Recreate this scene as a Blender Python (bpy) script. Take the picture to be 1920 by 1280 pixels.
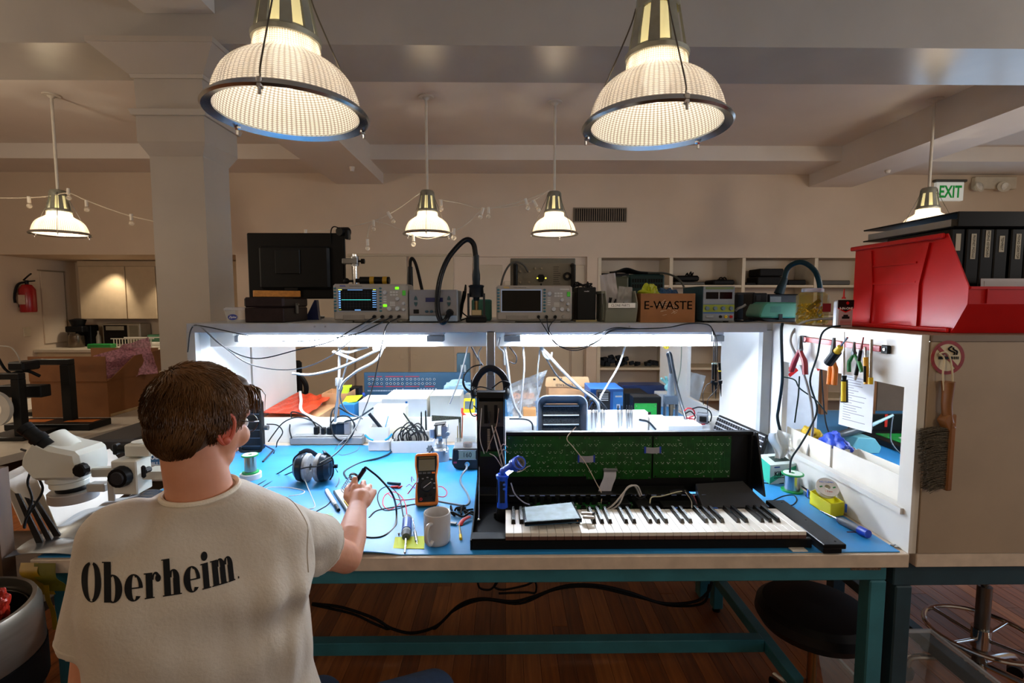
import bpy,bmesh,math,random
from mathutils import Vector as V,Matrix,Euler,noise
from mathutils.bvhtree import BVHTree
sin,cos,pi,rad=math.sin,math.cos,math.pi,math.radians
for o in list(bpy.data.objects):bpy.data.objects.remove(o)
SC=bpy.context.scene;COL=SC.collection
random.seed(7)
CAMP=V((0,-1.4,1.62));F=950.0
cd=bpy.data.cameras.new('camera');cam=bpy.data.objects.new('camera',cd);COL.objects.link(cam)
cd.sensor_width=36;cd.lens=F/1920*36;cd.clip_start=.05
cam.location=CAMP;cam.rotation_euler=(rad(90-4.5),0,rad(-.72));SC.camera=cam
CR=Euler(cam.rotation_euler).to_matrix()
def ray(u,v):return CR@V(((u-960)/F,(640-v)/F,-1))
def P(u,v,y=None,z=None,x=None):
 d=ray(u,v)
 k=(y-CAMP.y)/d.y if y is not None else(z-CAMP.z)/d.z if z is not None else(x-CAMP.x)/d.x
 return CAMP+d*k
w=bpy.data.worlds.new('world');SC.world=w;w.use_nodes=True
w.node_tree.nodes['Background'].inputs[0].default_value=(.75,.85,1,1)
w.node_tree.nodes['Background'].inputs[1].default_value=.25
SC.view_settings.view_transform='Standard';SC.view_settings.look='None'
SC.view_settings.exposure=0;SC.view_settings.gamma=1;SC.view_settings.use_curve_mapping=False
def area(name,loc,rot,sx,sy,power,col,spread=180):
 l=bpy.data.lights.new(name,'AREA');l.shape='RECTANGLE';l.size=sx;l.size_y=sy;l.energy=power;l.color=col;l.spread=rad(spread)
 o=bpy.data.objects.new(name,l);COL.objects.link(o);o.location=loc;o.rotation_euler=rot;return o
def point(name,loc,power,col,r=.05):
 l=bpy.data.lights.new(name,'POINT');l.energy=power;l.color=col;l.shadow_soft_size=r
 o=bpy.data.objects.new(name,l);COL.objects.link(o);o.location=loc;return o
WARM=(1,.84,.64)
area('window_daylight',(7.0,-1.4,1.7),(0,rad(90),0),1.8,3.2,80,(.5,.72,1))
for i,(x,y,pw)in enumerate(((-3.6,-1.6,30),(-.9,-2.3,8),(1.6,-2.3,24),(4.2,-1.4,38),(-4.2,1.2,60),(4.6,1.2,60))):
 point('room_fill_light',(x,y,2.2),pw,WARM,.15)  # unseen fill lights added to brighten the room, no lamps modelled
def spot(name,loc,tgt,power,ang,col=WARM,r=.04,blend=.6):
 l=bpy.data.lights.new(name,'SPOT');l.energy=power;l.color=col;l.spot_size=rad(ang);l.spot_blend=blend;l.shadow_soft_size=r
 o=bpy.data.objects.new(name,l);COL.objects.link(o);o.location=loc
 o.rotation_euler=(V(tgt)-V(loc)).to_track_quat('-Z','Y').to_euler();return o
def lin(c):return c/12.92 if c<=.04045 else((c+.055)/1.055)**2.4
def rgb(h):return tuple(lin(int(h[i:i+2],16)/255)for i in(0,2,4))+(1,)
_m={}
def M(h,rough=.5,metal=0,var=.06,vs=12,bump=0,bs=60,emit=0,alpha=1,trans=0,coat=0,stretch=None,name=None,spec=None,h2=None,sheen=0,detail=4):
 key=(h,rough,metal,var,vs,bump,bs,emit,alpha,trans,coat,stretch,spec,h2,sheen,detail)
 if key in _m:return _m[key]
 m=bpy.data.materials.new(name or 'mat_'+h);m.use_nodes=True;nt=m.node_tree;N=nt.nodes;L=nt.links
 b=N['Principled BSDF'];c=rgb(h)
 if spec is None and max(c[:3])<.045 and not coat:spec=.18
 b.inputs['Base Color'].default_value=c;b.inputs['Roughness'].default_value=rough;b.inputs['Metallic'].default_value=metal
 if spec is not None:b.inputs['Specular IOR Level'].default_value=spec
 if coat:b.inputs['Coat Weight'].default_value=coat
 if sheen:b.inputs['Sheen Weight'].default_value=sheen
 if trans:b.inputs['Transmission Weight'].default_value=trans
 if alpha<1:b.inputs['Alpha'].default_value=alpha
 if emit:b.inputs['Emission Color'].default_value=c;b.inputs['Emission Strength'].default_value=emit
 if var or bump:
  tc=N.new('ShaderNodeTexCoord');mp=N.new('ShaderNodeMapping');L.new(tc.outputs['Object'],mp.inputs[0])
  if stretch:mp.inputs['Scale'].default_value=stretch
 if var:
  n=N.new('ShaderNodeTexNoise');n.inputs['Scale'].default_value=vs;n.inputs['Detail'].default_value=detail;L.new(mp.outputs[0],n.inputs['Vector'])
  r=N.new('ShaderNodeValToRGB');L.new(n.outputs[0],r.inputs[0])
  if h2:a,z=c,rgb(h2)
  else:a=tuple(x*(1-var*2)for x in c[:3])+(1,);z=tuple(min(1,x*(1+var))for x in c[:3])+(1,)
  r.color_ramp.elements[0].position=.3;r.color_ramp.elements[1].position=.7
  r.color_ramp.elements[0].color=a;r.color_ramp.elements[1].color=z
  L.new(r.outputs[0],b.inputs['Base Color'])
 if bump:
  n2=N.new('ShaderNodeTexNoise');n2.inputs['Scale'].default_value=bs;n2.inputs['Detail'].default_value=3;L.new(mp.outputs[0],n2.inputs['Vector'])
  bp=N.new('ShaderNodeBump');bp.inputs['Strength'].default_value=bump;bp.inputs['Distance'].default_value=.004
  L.new(n2.outputs[0],bp.inputs['Height']);L.new(bp.outputs[0],b.inputs['Normal'])
 _m[key]=m;return m
def emitm(h,s):return M(h,emit=s,var=0,name='glow_'+h)
def film(h,fac,rough=.1):
 k=('film',h,fac,rough)
 if k in _m:return _m[k]
 m=bpy.data.materials.new('film_'+h);m.use_nodes=True;nt=m.node_tree;N=nt.nodes;L=nt.links
 b=N['Principled BSDF'];b.inputs['Base Color'].default_value=rgb(h);b.inputs['Roughness'].default_value=rough
 t=N.new('ShaderNodeBsdfTransparent');mx=N.new('ShaderNodeMixShader');mx.inputs[0].default_value=fac
 L.new(t.outputs[0],mx.inputs[1]);L.new(b.outputs[0],mx.inputs[2]);L.new(mx.outputs[0],N['Material Output'].inputs[0])
 _m[k]=m;return m
def cat(pts,n=6,closed=False):
 pts=[V(p)for p in pts]
 if len(pts)<3:return pts
 out=[];m=len(pts)
 rng=range(m if closed else m-1)
 for i in rng:
  p1,p2=pts[i],pts[(i+1)%m]
  p0=pts[i-1]if(i>0 or closed)else p1*2-p2
  p3=pts[(i+2)%m]if(i+2<m or closed)else p2*2-p1
  for k in range(n):
   t=k/n
   out.append(.5*(2*p1+(p2-p0)*t+(2*p0-5*p1+4*p2-p3)*t*t+(3*p1-p0-3*p2+p3)*t**3))
 if not closed:out.append(pts[-1])
 return out
def frame(d):
 d=V(d).normalized();a=V((0,0,1))if abs(d.z)<.95 else V((1,0,0))
 x=d.cross(a).normalized();return x,x.cross(d).normalized()*-1,d
def T(loc=(0,0,0),rot=(0,0,0),s=(1,1,1)):return Matrix.LocRotScale(V(loc),Euler([rad(a)for a in rot]),V(s))
class MB:
 def __init__(s):s.v=[];s.f=[];s.mi=[];s.m=0;s.X=None
 def add(s,vs,fs):
  o=len(s.v)
  s.v+=[(s.X@V(p))if s.X else V(p)for p in vs]
  s.f+=[[i+o for i in f]for f in fs];s.mi+=[s.m]*len(fs);return s
 def bmadd(s,bm):
  bm.verts.ensure_lookup_table();bm.verts.index_update()
  s.add([v.co.copy()for v in bm.verts],[[v.index for v in f.verts]for f in bm.faces]);bm.free();return s
 def box(s,c,d,bev=0,rot=None,seg=1):
  bm=bmesh.new();bmesh.ops.create_cube(bm,size=1)
  for v in bm.verts:v.co=V((v.co.x*d[0],v.co.y*d[1],v.co.z*d[2]))
  if bev:bmesh.ops.bevel(bm,geom=bm.edges[:],offset=min(bev,min(d)*.45),segments=seg,profile=.5,affect='EDGES')
  mt=T(c,rot or(0,0,0));bm.transform(mt);return s.bmadd(bm)
 def b2(s,lo,hi,bev=0):
  return s.box([(a+b)/2 for a,b in zip(lo,hi)],[abs(b-a)for a,b in zip(lo,hi)],bev)
 def cyl(s,a,b,r,r2=None,n=16,cap=True):
  a,b=V(a),V(b);r2=r if r2 is None else r2;x,y,d=frame(b-a)
  vs=[a+(x*cos(2*pi*i/n)+y*sin(2*pi*i/n))*r for i in range(n)]+[b+(x*cos(2*pi*i/n)+y*sin(2*pi*i/n))*r2 for i in range(n)]
  fs=[[i,(i+1)%n,n+(i+1)%n,n+i]for i in range(n)]
  if cap:fs+=[list(range(n))[::-1],list(range(n,2*n))]
  return s.add(vs,fs)
 def lathe(s,prof,n=32,mt=None,fn=None,closed=False):
  vs=[];fs=[];m=len(prof)
  for j,(r,z)in enumerate(prof):
   for i in range(n):
    a=2*pi*i/n;rr=fn(r,z,i,j)if fn else r
    vs.append(V((rr*cos(a),rr*sin(a),z)))
  if mt:vs=[mt@p for p in vs]
  for j in range(m-1 if not closed else m):
   k=(j+1)%m
   for i in range(n):fs.append([j*n+i,j*n+(i+1)%n,k*n+(i+1)%n,k*n+i])
  if not closed:
   if prof[0][0]>1e-4:fs.append(list(range(n))[::-1])
   if prof[-1][0]>1e-4:fs.append([(m-1)*n+i for i in range(n)])
  return s.add(vs,fs)
 def open_lathe(s,prof,n=32,mt=None,fn=None):
  s.lathe(prof,n,mt,fn)
  for q in(0,-1):
   if prof[q][0]>1e-4:s.f.pop();s.mi.pop()
  return s
 def tube(s,pts,r,n=8,sub=6,closed=False,flat=None):
  pts=cat(pts,sub,closed)if sub else[V(p)for p in pts]
  pts=[p for i,p in enumerate(pts)if i==0 or(p-pts[i-1]).length>1e-6]
  m=len(pts);up=None;vs=[];fs=[]
  for i,p in enumerate(pts):
   a=pts[i-1]if(i>0 or closed)else p;b=pts[(i+1)%m]if(i<m-1 or closed)else p
   d=(b-a).normalized()
   if up is None:up=frame(d)[0]
   up=(up-d*up.dot(d)).normalized();sd=d.cross(up)
   rr=r(i/(m-1))if callable(r)else r
   fx,fy=flat if flat else(1,1)
   for k in range(n):
    t=2*pi*k/n;vs.append(p+up*cos(t)*rr*fx+sd*sin(t)*rr*fy)
  for i in range(m if closed else m-1):
   j=(i+1)%m
   for k in range(n):fs.append([i*n+k,i*n+(k+1)%n,j*n+(k+1)%n,j*n+k])
  if not closed:fs+=[list(range(n))[::-1],[(m-1)*n+k for k in range(n)]]
  return s.add(vs,fs)
 def ball(s,c,r,n=16,rot=None):
  if not hasattr(r,'__len__'):r=(r,r,r)
  bm=bmesh.new();bmesh.ops.create_uvsphere(bm,u_segments=n,v_segments=max(6,n//2+1),radius=1)
  bm.transform(T(c,rot or(0,0,0),r));return s.bmadd(bm)
 def prism(s,poly,t,mt=None,bev=0):
  bm=bmesh.new();vs=[bm.verts.new((p[0],p[1],0))for p in poly];f=bm.faces.new(vs)
  r=bmesh.ops.extrude_face_region(bm,geom=[f]);bmesh.ops.translate(bm,vec=(0,0,t),verts=[g for g in r['geom']if isinstance(g,bmesh.types.BMVert)])
  bmesh.ops.recalc_face_normals(bm,faces=bm.faces[:])
  if bev:bmesh.ops.bevel(bm,geom=bm.edges[:],offset=bev,segments=1,affect='EDGES')
  if mt:bm.transform(mt)
  return s.bmadd(bm)
 def grid(s,fn,nu,nv,thick=0):
  vs=[V(fn(i/nu,j/nv))for j in range(nv+1)for i in range(nu+1)]
  fs=[[j*(nu+1)+i,j*(nu+1)+i+1,(j+1)*(nu+1)+i+1,(j+1)*(nu+1)+i]for j in range(nv)for i in range(nu)]
  if thick:
   n=len(vs)
   vs2=[]
   for j in range(nv+1):
    for i in range(nu+1):
     a=vs[j*(nu+1)+min(i+1,nu)]-vs[j*(nu+1)+max(i-1,0)];b=vs[min(j+1,nv)*(nu+1)+i]-vs[max(j-1,0)*(nu+1)+i]
     c=a.cross(b);c=c.normalized()if c.length>1e-12 else V((0,0,1));vs2.append(vs[j*(nu+1)+i]-c*thick)
   rim=[]
   ring=[i for i in range(nu+1)]+[j*(nu+1)+nu for j in range(1,nv+1)]+[nv*(nu+1)+i for i in range(nu-1,-1,-1)]+[j*(nu+1)for j in range(nv-1,0,-1)]
   for a,b in zip(ring,ring[1:]+ring[:1]):rim.append([b,a,a+n,b+n])
   fs=fs+[[i+n for i in f[::-1]]for f in fs]+rim;vs=vs+vs2
  return s.add(vs,fs)
 def text(s,txt,size,mt,depth=.0004,align='CENTER',bold=0,sx=1,shear=0,sub=False):
  c=bpy.data.curves.new('t','FONT');c.body=txt;c.size=size;c.extrude=depth;c.align_x=align;c.align_y='CENTER';c.offset=bold;c.shear=shear
  c.resolution_u=3
  o=bpy.data.objects.new('t',c);me=bpy.data.meshes.new_from_object(o)
  s.add([mt@V((v.co.x*sx,v.co.y,v.co.z))for v in me.vertices],[list(p.vertices)for p in me.polygons])
  bpy.data.objects.remove(o);bpy.data.curves.remove(c);bpy.data.meshes.remove(me);return s
 def xf(s,m,start=0):
  for i in range(start,len(s.v)):s.v[i]=m@s.v[i]
  return s
RM={}
def mesh_of(name,mb,mats,X=None):
 me=bpy.data.meshes.new(name)
 vs=[X@p for p in mb.v]if X else mb.v
 me.from_pydata([tuple(p)for p in vs],[],mb.f)
 for m in(mats if isinstance(mats,(list,tuple))else[mats]):me.materials.append(m)
 me.polygons.foreach_set('material_index',mb.mi);me.polygons.foreach_set('use_smooth',[True]*len(mb.f))
 me.update();me.set_sharp_from_angle(angle=rad(32));return me
def props(o,label=None,ct=None,group=None,kind=None):
 if label:o['label']=label
 if ct:o['category']=ct
 if group:o['group']=group
 if kind:o['kind']=kind
def thing(name,label,ct,loc=(0,0,0),rot=(0,0,0),group=None,kind=None):
 o=bpy.data.objects.new(name,None);COL.objects.link(o);o.location=loc;o.rotation_euler=[rad(a)for a in rot];o.empty_display_size=.05
 RM[o]=T(loc,rot);props(o,label,ct,group,kind);return o
def part(name,mb,mats,parent,world=False,label=None,kind=None):
 me=mesh_of(name,mb,mats,RM[parent].inverted()if world else None)
 o=bpy.data.objects.new(name,me);COL.objects.link(o);o.parent=parent;RM[o]=RM[parent];props(o,label,kind=kind);return o
def solo(name,label,ct,mb,mats,group=None,kind=None):
 xs=[p.x for p in mb.v];ys=[p.y for p in mb.v];zs=[p.z for p in mb.v]
 c=V(((min(xs)+max(xs))/2,(min(ys)+max(ys))/2,min(zs)))
 o=bpy.data.objects.new(name,mesh_of(name,mb,mats,T(-c)));COL.objects.link(o);o.location=c;RM[o]=T(c);props(o,label,ct,group,kind);return o
def struct(name,mb,mats,parent=None):return solo(name,None,None,mb,mats,kind='structure')if parent is None else part(name,mb,mats,parent,True)
def dup(root,loc=None,rot=None,label=None,group=None,scale=None):
 def cp(o,par):
  c=o.copy();COL.objects.link(c);c.parent=par
  for ch in[k for k in o.children]:cp(ch,c)
  return c
 r=cp(root,None)
 if loc is not None:r.location=loc
 if rot is not None:r.rotation_euler=[rad(a)for a in rot]
 if scale:r.scale=scale
 if label:r['label']=label
 if group:r['group']=group
 RM[r]=Matrix.LocRotScale(r.location,r.rotation_euler,r.scale);return r
def wire(name,label,ct,pts,r,mat,group=None,n=7,sub=7):return solo(name,label,ct,MB().tube(pts,r,n,sub),mat,group)
WHITE=M('e2ddd2',.5,var=.04,vs=3,bump=.05,name='white_paint');BLACK=M('0c0d0f',.45,var=.1,name='black_plastic');RUBBER=M('101114',.6,var=0,name='black_rubber')
CHROME=M('c8c8c8',.15,1,var=0,name='chrome');STEEL=M('8b8d8e',.35,1,var=.1,name='brushed_steel');LAM=M('dfdcd4',.35,var=.05,vs=5,name='white_laminate')
GREY=M('77797b',.5,name='grey_plastic');LGREY=M('b4b3ae',.5,name='light_grey_plastic');TEAL=M('2f7380',.45,var=.1,vs=9,bump=.1,name='teal_paint')
CARD=M('8d5a2c',.85,var=.12,vs=8,bump=.15,bs=90,name='cardboard');PAPER=M('e6e4de',.8,var=.03,name='paper');BLUE=M('1557c9',.4,name='blue_plastic')
RED=M('b80c0a',.34,var=.05,spec=.3,name='red_plastic');YEL=M('e8c80f',.5,name='yellow_plastic');GREEN=M('0f5a18',.35,var=.15,vs=25,name='green_circuit_board')
YW=4.9
WALLM=M('c6b39c',.6,var=.03,vs=2,bump=.08,bs=40,name='wall_paint');CEILM=M('d6cec4',.55,var=.03,vs=1.5,bump=.06,name='ceiling_paint')
GLOSSM=M('aea9a2',.2,var=.03,vs=3,bump=.06,bs=6,name='glossy_beam_paint')
fl=struct('floor',MB().b2((-8,-4.5,-.12),(8,6.4,-.012)),M('1c0d06',.6,name='subfloor'))
def plankmat(i):return M(['9a5620','8a4a18','a6632c','7e451c'][i],.5,var=.16,vs=2.2,stretch=(26,1.6,1),bump=.08,bs=20,name='oak_plank')
random.seed(3)
plank_mesh={}
PW=.078
x=-1.6
while x<4.6:
 y=-.7+random.uniform(-.9,0);
 while y<YW-.3:
  L=random.choice((2.4,3.2));
  if y+L>-.6 and(x-.1)<1.4*(y+L+1.4):
   k=(L,random.randrange(4))
   if k not in plank_mesh:plank_mesh[k]=mesh_of('plank',MB().box((0,L/2,-.006),(PW-.0015,L-.0015,.012),.0008),plankmat(k[1]))
   o=bpy.data.objects.new('plank',plank_mesh[k]);COL.objects.link(o);o.parent=fl;o.location=V((x,y,0))-fl.location
  y+=L
 x+=PW
mb=MB()
x=-1.6-PW
while x>-8:mb.box((x,.9,-.006),(PW-.002,11,.012));x-=PW
x=4.6+PW
while x<8:mb.box((x,.9,-.006),(PW-.002,11,.012));x+=PW
o=part('plank',mb,plankmat(1),fl,True,kind='stuff')
CZ=3.33
struct('ceiling',MB().b2((-8,-4.5,CZ),(8,YW+1.3,CZ+.15)),CEILM)
struct('trim_1',MB().b2((-8,1.50,3.02),(8,1.97,CZ)),GLOSSM)
struct('trim_2',MB().b2((-8,4.30,3.17),(8,YW,CZ)),CEILM)
struct('trim_3',MB().b2((-1.955,-4.4,3.175),(-1.575,1.498,CZ)),CEILM)
struct('trim_4',MB().b2((-2.05,1.972,3.04),(-1.48,YW,CZ)),CEILM)
struct('trim_5',MB().b2((3.72,1.972,3.02),(4.25,YW,CZ)),CEILM)
XR=8.0
mb=MB()
kx0,kx1=-6.25,-3.3
mb.b2((kx0-1.5,YW,2.19),(kx1,YW+.12,CZ))
cx0=P(1124,520,y=YW).x;cx1=P(1665,520,y=YW).x;cz1=P(1200,483,y=YW).z
rx0=P(885,500,y=YW).x;rx1=P(1101,500,y=YW).x;rz1=P(1000,481,y=YW).z
mb.b2((kx1,YW,0),(rx0,YW+.12,CZ));mb.b2((rx0,YW,rz1),(rx1,YW+.12,CZ));mb.b2((rx0,YW+.07,0),(rx1,YW+.12,rz1))
mb.b2((rx1,YW,0),(cx0,YW+.12,CZ));mb.b2((cx0,YW,cz1),(cx1,YW+.12,CZ));mb.b2((cx1,YW,0),(XR,YW+.12,CZ))
mb.b2((cx0-.02,YW+.42,0),(cx1+.02,YW+.46,cz1));mb.b2((cx0-.02,YW+.12,cz1),(cx1+.02,YW+.42,cz1+.02))
struct('wall_back',mb,WALLM)
struct('wall_left',MB().b2((kx0-.12,-4.5,0),(kx0,YW+1.3,CZ)),WALLM)
mb=MB();mb.b2((7.2,-4.5,0),(7.3,YW,.8));mb.b2((7.2,-4.5,2.6),(7.3,YW,CZ));mb.b2((7.2,.4,.8),(7.3,YW,2.6));mb.b2((7.2,-4.5,.8),(7.3,-3.1,2.6))
struct('wall_right',mb,WALLM)
struct('wall_front',MB().b2((kx0,-4.6,0),(7.2,-4.5,CZ)),WALLM)
struct('wall_alcove',MB().b2((kx0,YW+1.2,0),(kx1+.1,YW+1.3,2.4)).b2((kx1,YW+.12,0),(kx1+.1,YW+1.2,2.4)).b2((kx0,YW+.12,2.19),(kx1,YW+1.2,2.4)),WALLM)
mb=MB()
for pw in((7.2,-3.1),(7.2,-1.9),(7.2,-.75),(7.2,.37)):mb.b2((pw[0]+.02,pw[1],.8),(pw[0]+.07,pw[1]+.03,2.6))
struct('window_1',mb,WHITE)
mb=MB().b2((4.9,YW-.015,.62),(6.95,YW-.002,2.2));wn=struct('added_glow_window',MB().b2((4.82,YW-.05,2.2),(7.03,YW-.002,2.28)).b2((4.82,YW-.05,.54),(7.03,YW-.002,.62)).b2((4.82,YW-.05,.62),(4.9,YW-.002,2.2)).b2((6.95,YW-.05,.62),(7.03,YW-.002,2.2)).b2((5.9,YW-.05,.62),(5.95,YW-.016,2.2)),WHITE)  # window added behind the bin so its glowing pane tints the beam blue
part('blue_glow_pane',mb,emitm('a8c8e8',2.2),wn,True)
wd=thing('wall_cabinet','tall built-in wall cabinet with plain beige doors and round finger pulls on the back wall','cabinet',(0,YW,0))
DOORM=M('b5a58c',.5,var=.03,vs=2,name='beige_door')
zt=rz1
edges=[640,742,768,852]
for a,b in((552,664),(666,766),(768,852)):
 xa=P(a,600,y=YW).x;xb=P(b,600,y=YW).x
 part('door',MB().b2((xa+.006,YW-.03,.1),(xb-.006,YW-.004,zt),.003),DOORM,wd,True)
for u in(756,779,958):
 c=P(u,668,y=YW)
 part('finger_pull',MB().lathe([(.022,0),(.03,.004),(.033,.012),(.026,.01)],20,T((c.x,YW-.03,c.z),(90,0,0))),DOORM,wd,True)
part('cornice',MB().b2((P(640,0,y=YW).x,YW-.02,zt+.002),(P(885,0,y=YW).x-.02,YW-.003,zt+.03),.004),DOORM,wd,True)
wd2=thing('niche_cabinet','beige cupboard door pair inside the shallow wall niche behind the instruments','cabinet',(.2,YW+.05,0))
for a,b in((889,943),(945,1070),(1072,1097)):
 xa=P(a,600,y=YW).x;xb=P(b,600,y=YW).x
 part('door',MB().b2((xa+.006,YW+.045,.1),(xb-.006,YW+.068,zt-.08-(.22 if a>940 and b<1080 else .02)),.003),DOORM,wd2,True)
cb=thing('cubby_shelving','white built-in cubby shelving recessed in the back wall','shelving',((cx0+cx1)/2,YW,0))
CUBM=M('c5b79d',.5,var=.03,name='cubby_paint')
divs=[1124,1258,1393.5,1529,1665]
zs=[P(1200,534,y=YW).z,1.45,1.1,P(1200,689,y=YW).z,.4]
for u in divs:
 xx=P(u,520,y=YW).x;part('divider',MB().b2((xx-.022,YW-.01,.02),(xx+.022,YW+.415,cz1-.002),.002),CUBM,cb,True)
for z in zs:
 for a,b in zip(divs,divs[1:]):
  part('shelf',MB().b2((P(a,520,y=YW).x+.023,YW-.006,z-.03),(P(b,520,y=YW).x-.023,YW+.415,z),.002),CUBM,cb,True)
XC=-1.885;CW=.152
cl=thing('column',None,None,(XC,1.72,0),kind='structure')
COLM=M('b3aa9e',.42,var=.03,vs=3,name='column_paint')
part('shaft',MB().b2((XC-CW,1.60,0),(XC+CW,1.87,2.45)),COLM,cl,True)
def frus(mb,z0,w0,z1,w1):
 yc=1.735;d0=w0-.015;d1=w1-.015
 v=[V((XC+sx*w,yc+sy*d,z))for(z,w,d)in((z0,w0,d0),(z1,w1,d1))for sx,sy in((-1,-1),(1,-1),(1,1),(-1,1))]
 return mb.add(v,[[3,2,1,0],[4,5,6,7],[0,1,5,4],[1,2,6,5],[2,3,7,6],[3,0,4,7]])
part('capital',frus(frus(frus(frus(frus(MB(),2.45,CW,2.52,.19),2.52,.19,2.66,.19),2.66,.205,2.69,.215),2.69,.185,2.86,.19),2.86,.2,2.88,.205),COLM,cl,True)
part('capital_flare',frus(frus(MB(),2.88,.21,2.99,.33),2.99,.335,3.018,.335),COLM,cl,True)
a=P(1076,391,y=YW);b=P(1173,415,y=YW)
vt=thing('wall_vent','dark slotted air vent grille high on the back wall','vent',(a.x,YW,b.z))
part('backing',MB().b2((a.x,YW-.006,b.z),(b.x,YW-.002,a.z)),M('1b1713',.7),vt,True)
VM=M('7d6c58',.5)
part('frame',MB().b2((a.x-.01,YW-.014,a.z),(b.x+.01,YW-.002,a.z+.012)).b2((a.x-.01,YW-.014,b.z-.012),(b.x+.01,YW-.002,b.z)).b2((a.x-.012,YW-.014,b.z),(a.x,YW-.002,a.z)).b2((b.x,YW-.014,b.z),(b.x+.012,YW-.002,a.z)),VM,vt,True)
for i in range(24):xx=a.x+(b.x-a.x)*(i+.5)/24;part('fin',MB().b2((xx-.005,YW-.012,b.z+.001),(xx+.004,YW-.006,a.z-.001)),VM,vt,True)
for i in range(4):zz=b.z+(a.z-b.z)*(i+.5)/4;part('crossbar',MB().b2((a.x,YW-.0058,zz-.003),(b.x,YW-.0065+.0012,zz+.003)),VM,vt,True)
a=P(1757,341,y=YW-.05);b=P(1806,376,y=YW-.05)
ex=thing('exit_sign','white exit sign with green letters on the back wall under the ceiling beam','exit sign',((a.x+b.x)/2,YW-.03,b.z))
part('housing',MB().b2((a.x,YW-.05,b.z),(b.x,YW-.002,a.z),.004),M('dfe3dc',.4,emit=.25,var=0),ex,True)
part('canopy',MB().b2((a.x-.02,YW-.06,a.z+.002),(b.x+.03,YW-.002,a.z+.03),.004),M('4a4a44',.5),ex,True)
part('lettering',MB().text('EXIT',.2,T(((a.x+b.x)/2,YW-.051,(a.z+b.z)/2-.012),(90,0,0)),.001,bold=.005,sx=.68),M('0b8a35',.5,emit=.3,var=0),ex,True)
a=P(1822,333,y=YW);b=P(1896,358,y=YW)
em=thing('emergency_light','white twin head emergency light beside the exit sign','light',((a.x+b.x)/2,YW-.03,b.z))
part('housing',MB().b2((a.x-.01,YW-.07,b.z+.01),(b.x,YW-.002,a.z),.01),M('c6bda9',.5),em,True)
for u in(1834,1884):
 c=P(u,349,y=YW-.12);h=part('lamp_head',MB().lathe([(.0,.0),(.03,.0),(.062,.05),(.066,.06),(.06,.06)],24,T(c+V((0,.045,-.02)),(78,0,12 if u<1850 else-20))),M('c6bda9',.4),em,True)
 part('lens',MB().ball(c+V((0,-.012,-.01)),(.052,.012,.052),20),M('dcd8cc',.1,var=.2),h,True)
PG=bpy.data.materials.new('prismatic_glass');PG.use_nodes=True
nt=PG.node_tree;N=nt.nodes;Lk=nt.links;b=N['Principled BSDF'];b.inputs['Base Color'].default_value=rgb('f4efe4');b.inputs['Roughness'].default_value=.15
tr=N.new('ShaderNodeBsdfTranslucent');tc=N.new('ShaderNodeTexCoord');sx_=N.new('ShaderNodeSeparateXYZ');Lk.new(tc.outputs['Object'],sx_.inputs[0])
def mth(op,a,b=None):
 n=N.new('ShaderNodeMath');n.operation=op
 for k,q in enumerate((a,b)):
  if q is None:continue
  if isinstance(q,(int,float)):n.inputs[k].default_value=q
  else:Lk.new(q,n.inputs[k])
 return n.outputs[0]
_a=mth('SINE',mth('MULTIPLY',mth('ARCTAN2',sx_.outputs[1],sx_.outputs[0]),84));_z=mth('SINE',mth('MULTIPLY',sx_.outputs[2],1150))
cr=N.new('ShaderNodeValToRGB');cr.color_ramp.elements[0].position=.08;cr.color_ramp.elements[1].position=.5;cr.color_ramp.elements[0].color=(.34,.29,.23,1);cr.color_ramp.elements[1].color=(.98,.93,.84,1)
Lk.new(mth('MULTIPLY',mth('ADD',mth('MULTIPLY',_a,.5),.62),mth('ADD',mth('MULTIPLY',_z,.5),.62)),cr.inputs[0]);Lk.new(cr.outputs[0],tr.inputs[0]);Lk.new(cr.outputs[0],b.inputs['Base Color'])
tp=N.new('ShaderNodeBsdfTransparent');m1=N.new('ShaderNodeMixShader');m2=N.new('ShaderNodeMixShader')
m1.inputs[0].default_value=.62;Lk.new(b.outputs[0],m1.inputs[1]);Lk.new(tr.outputs[0],m1.inputs[2]);m2.inputs[0].default_value=.88;Lk.new(tp.outputs[0],m2.inputs[1]);Lk.new(m1.outputs[0],m2.inputs[2]);Lk.new(m2.outputs[0],N['Material Output'].inputs[0])
CAST=M('8f8f82',.42,.35,var=.1,vs=20,name='cast_aluminium');RIM=M('b3b8ba',.22,1,var=.05,name='spun_rim')
SLV=M('e9dfa8',.4,trans=.0,var=0,name='cream_glow_sleeve');SLV.node_tree.nodes['Principled BSDF'].inputs['Emission Color'].default_value=rgb('ffe9a8');SLV.node_tree.nodes['Principled BSDF'].inputs['Emission Strength'].default_value=.55  # emission stands in for bulb light shining through the sleeve
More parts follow.
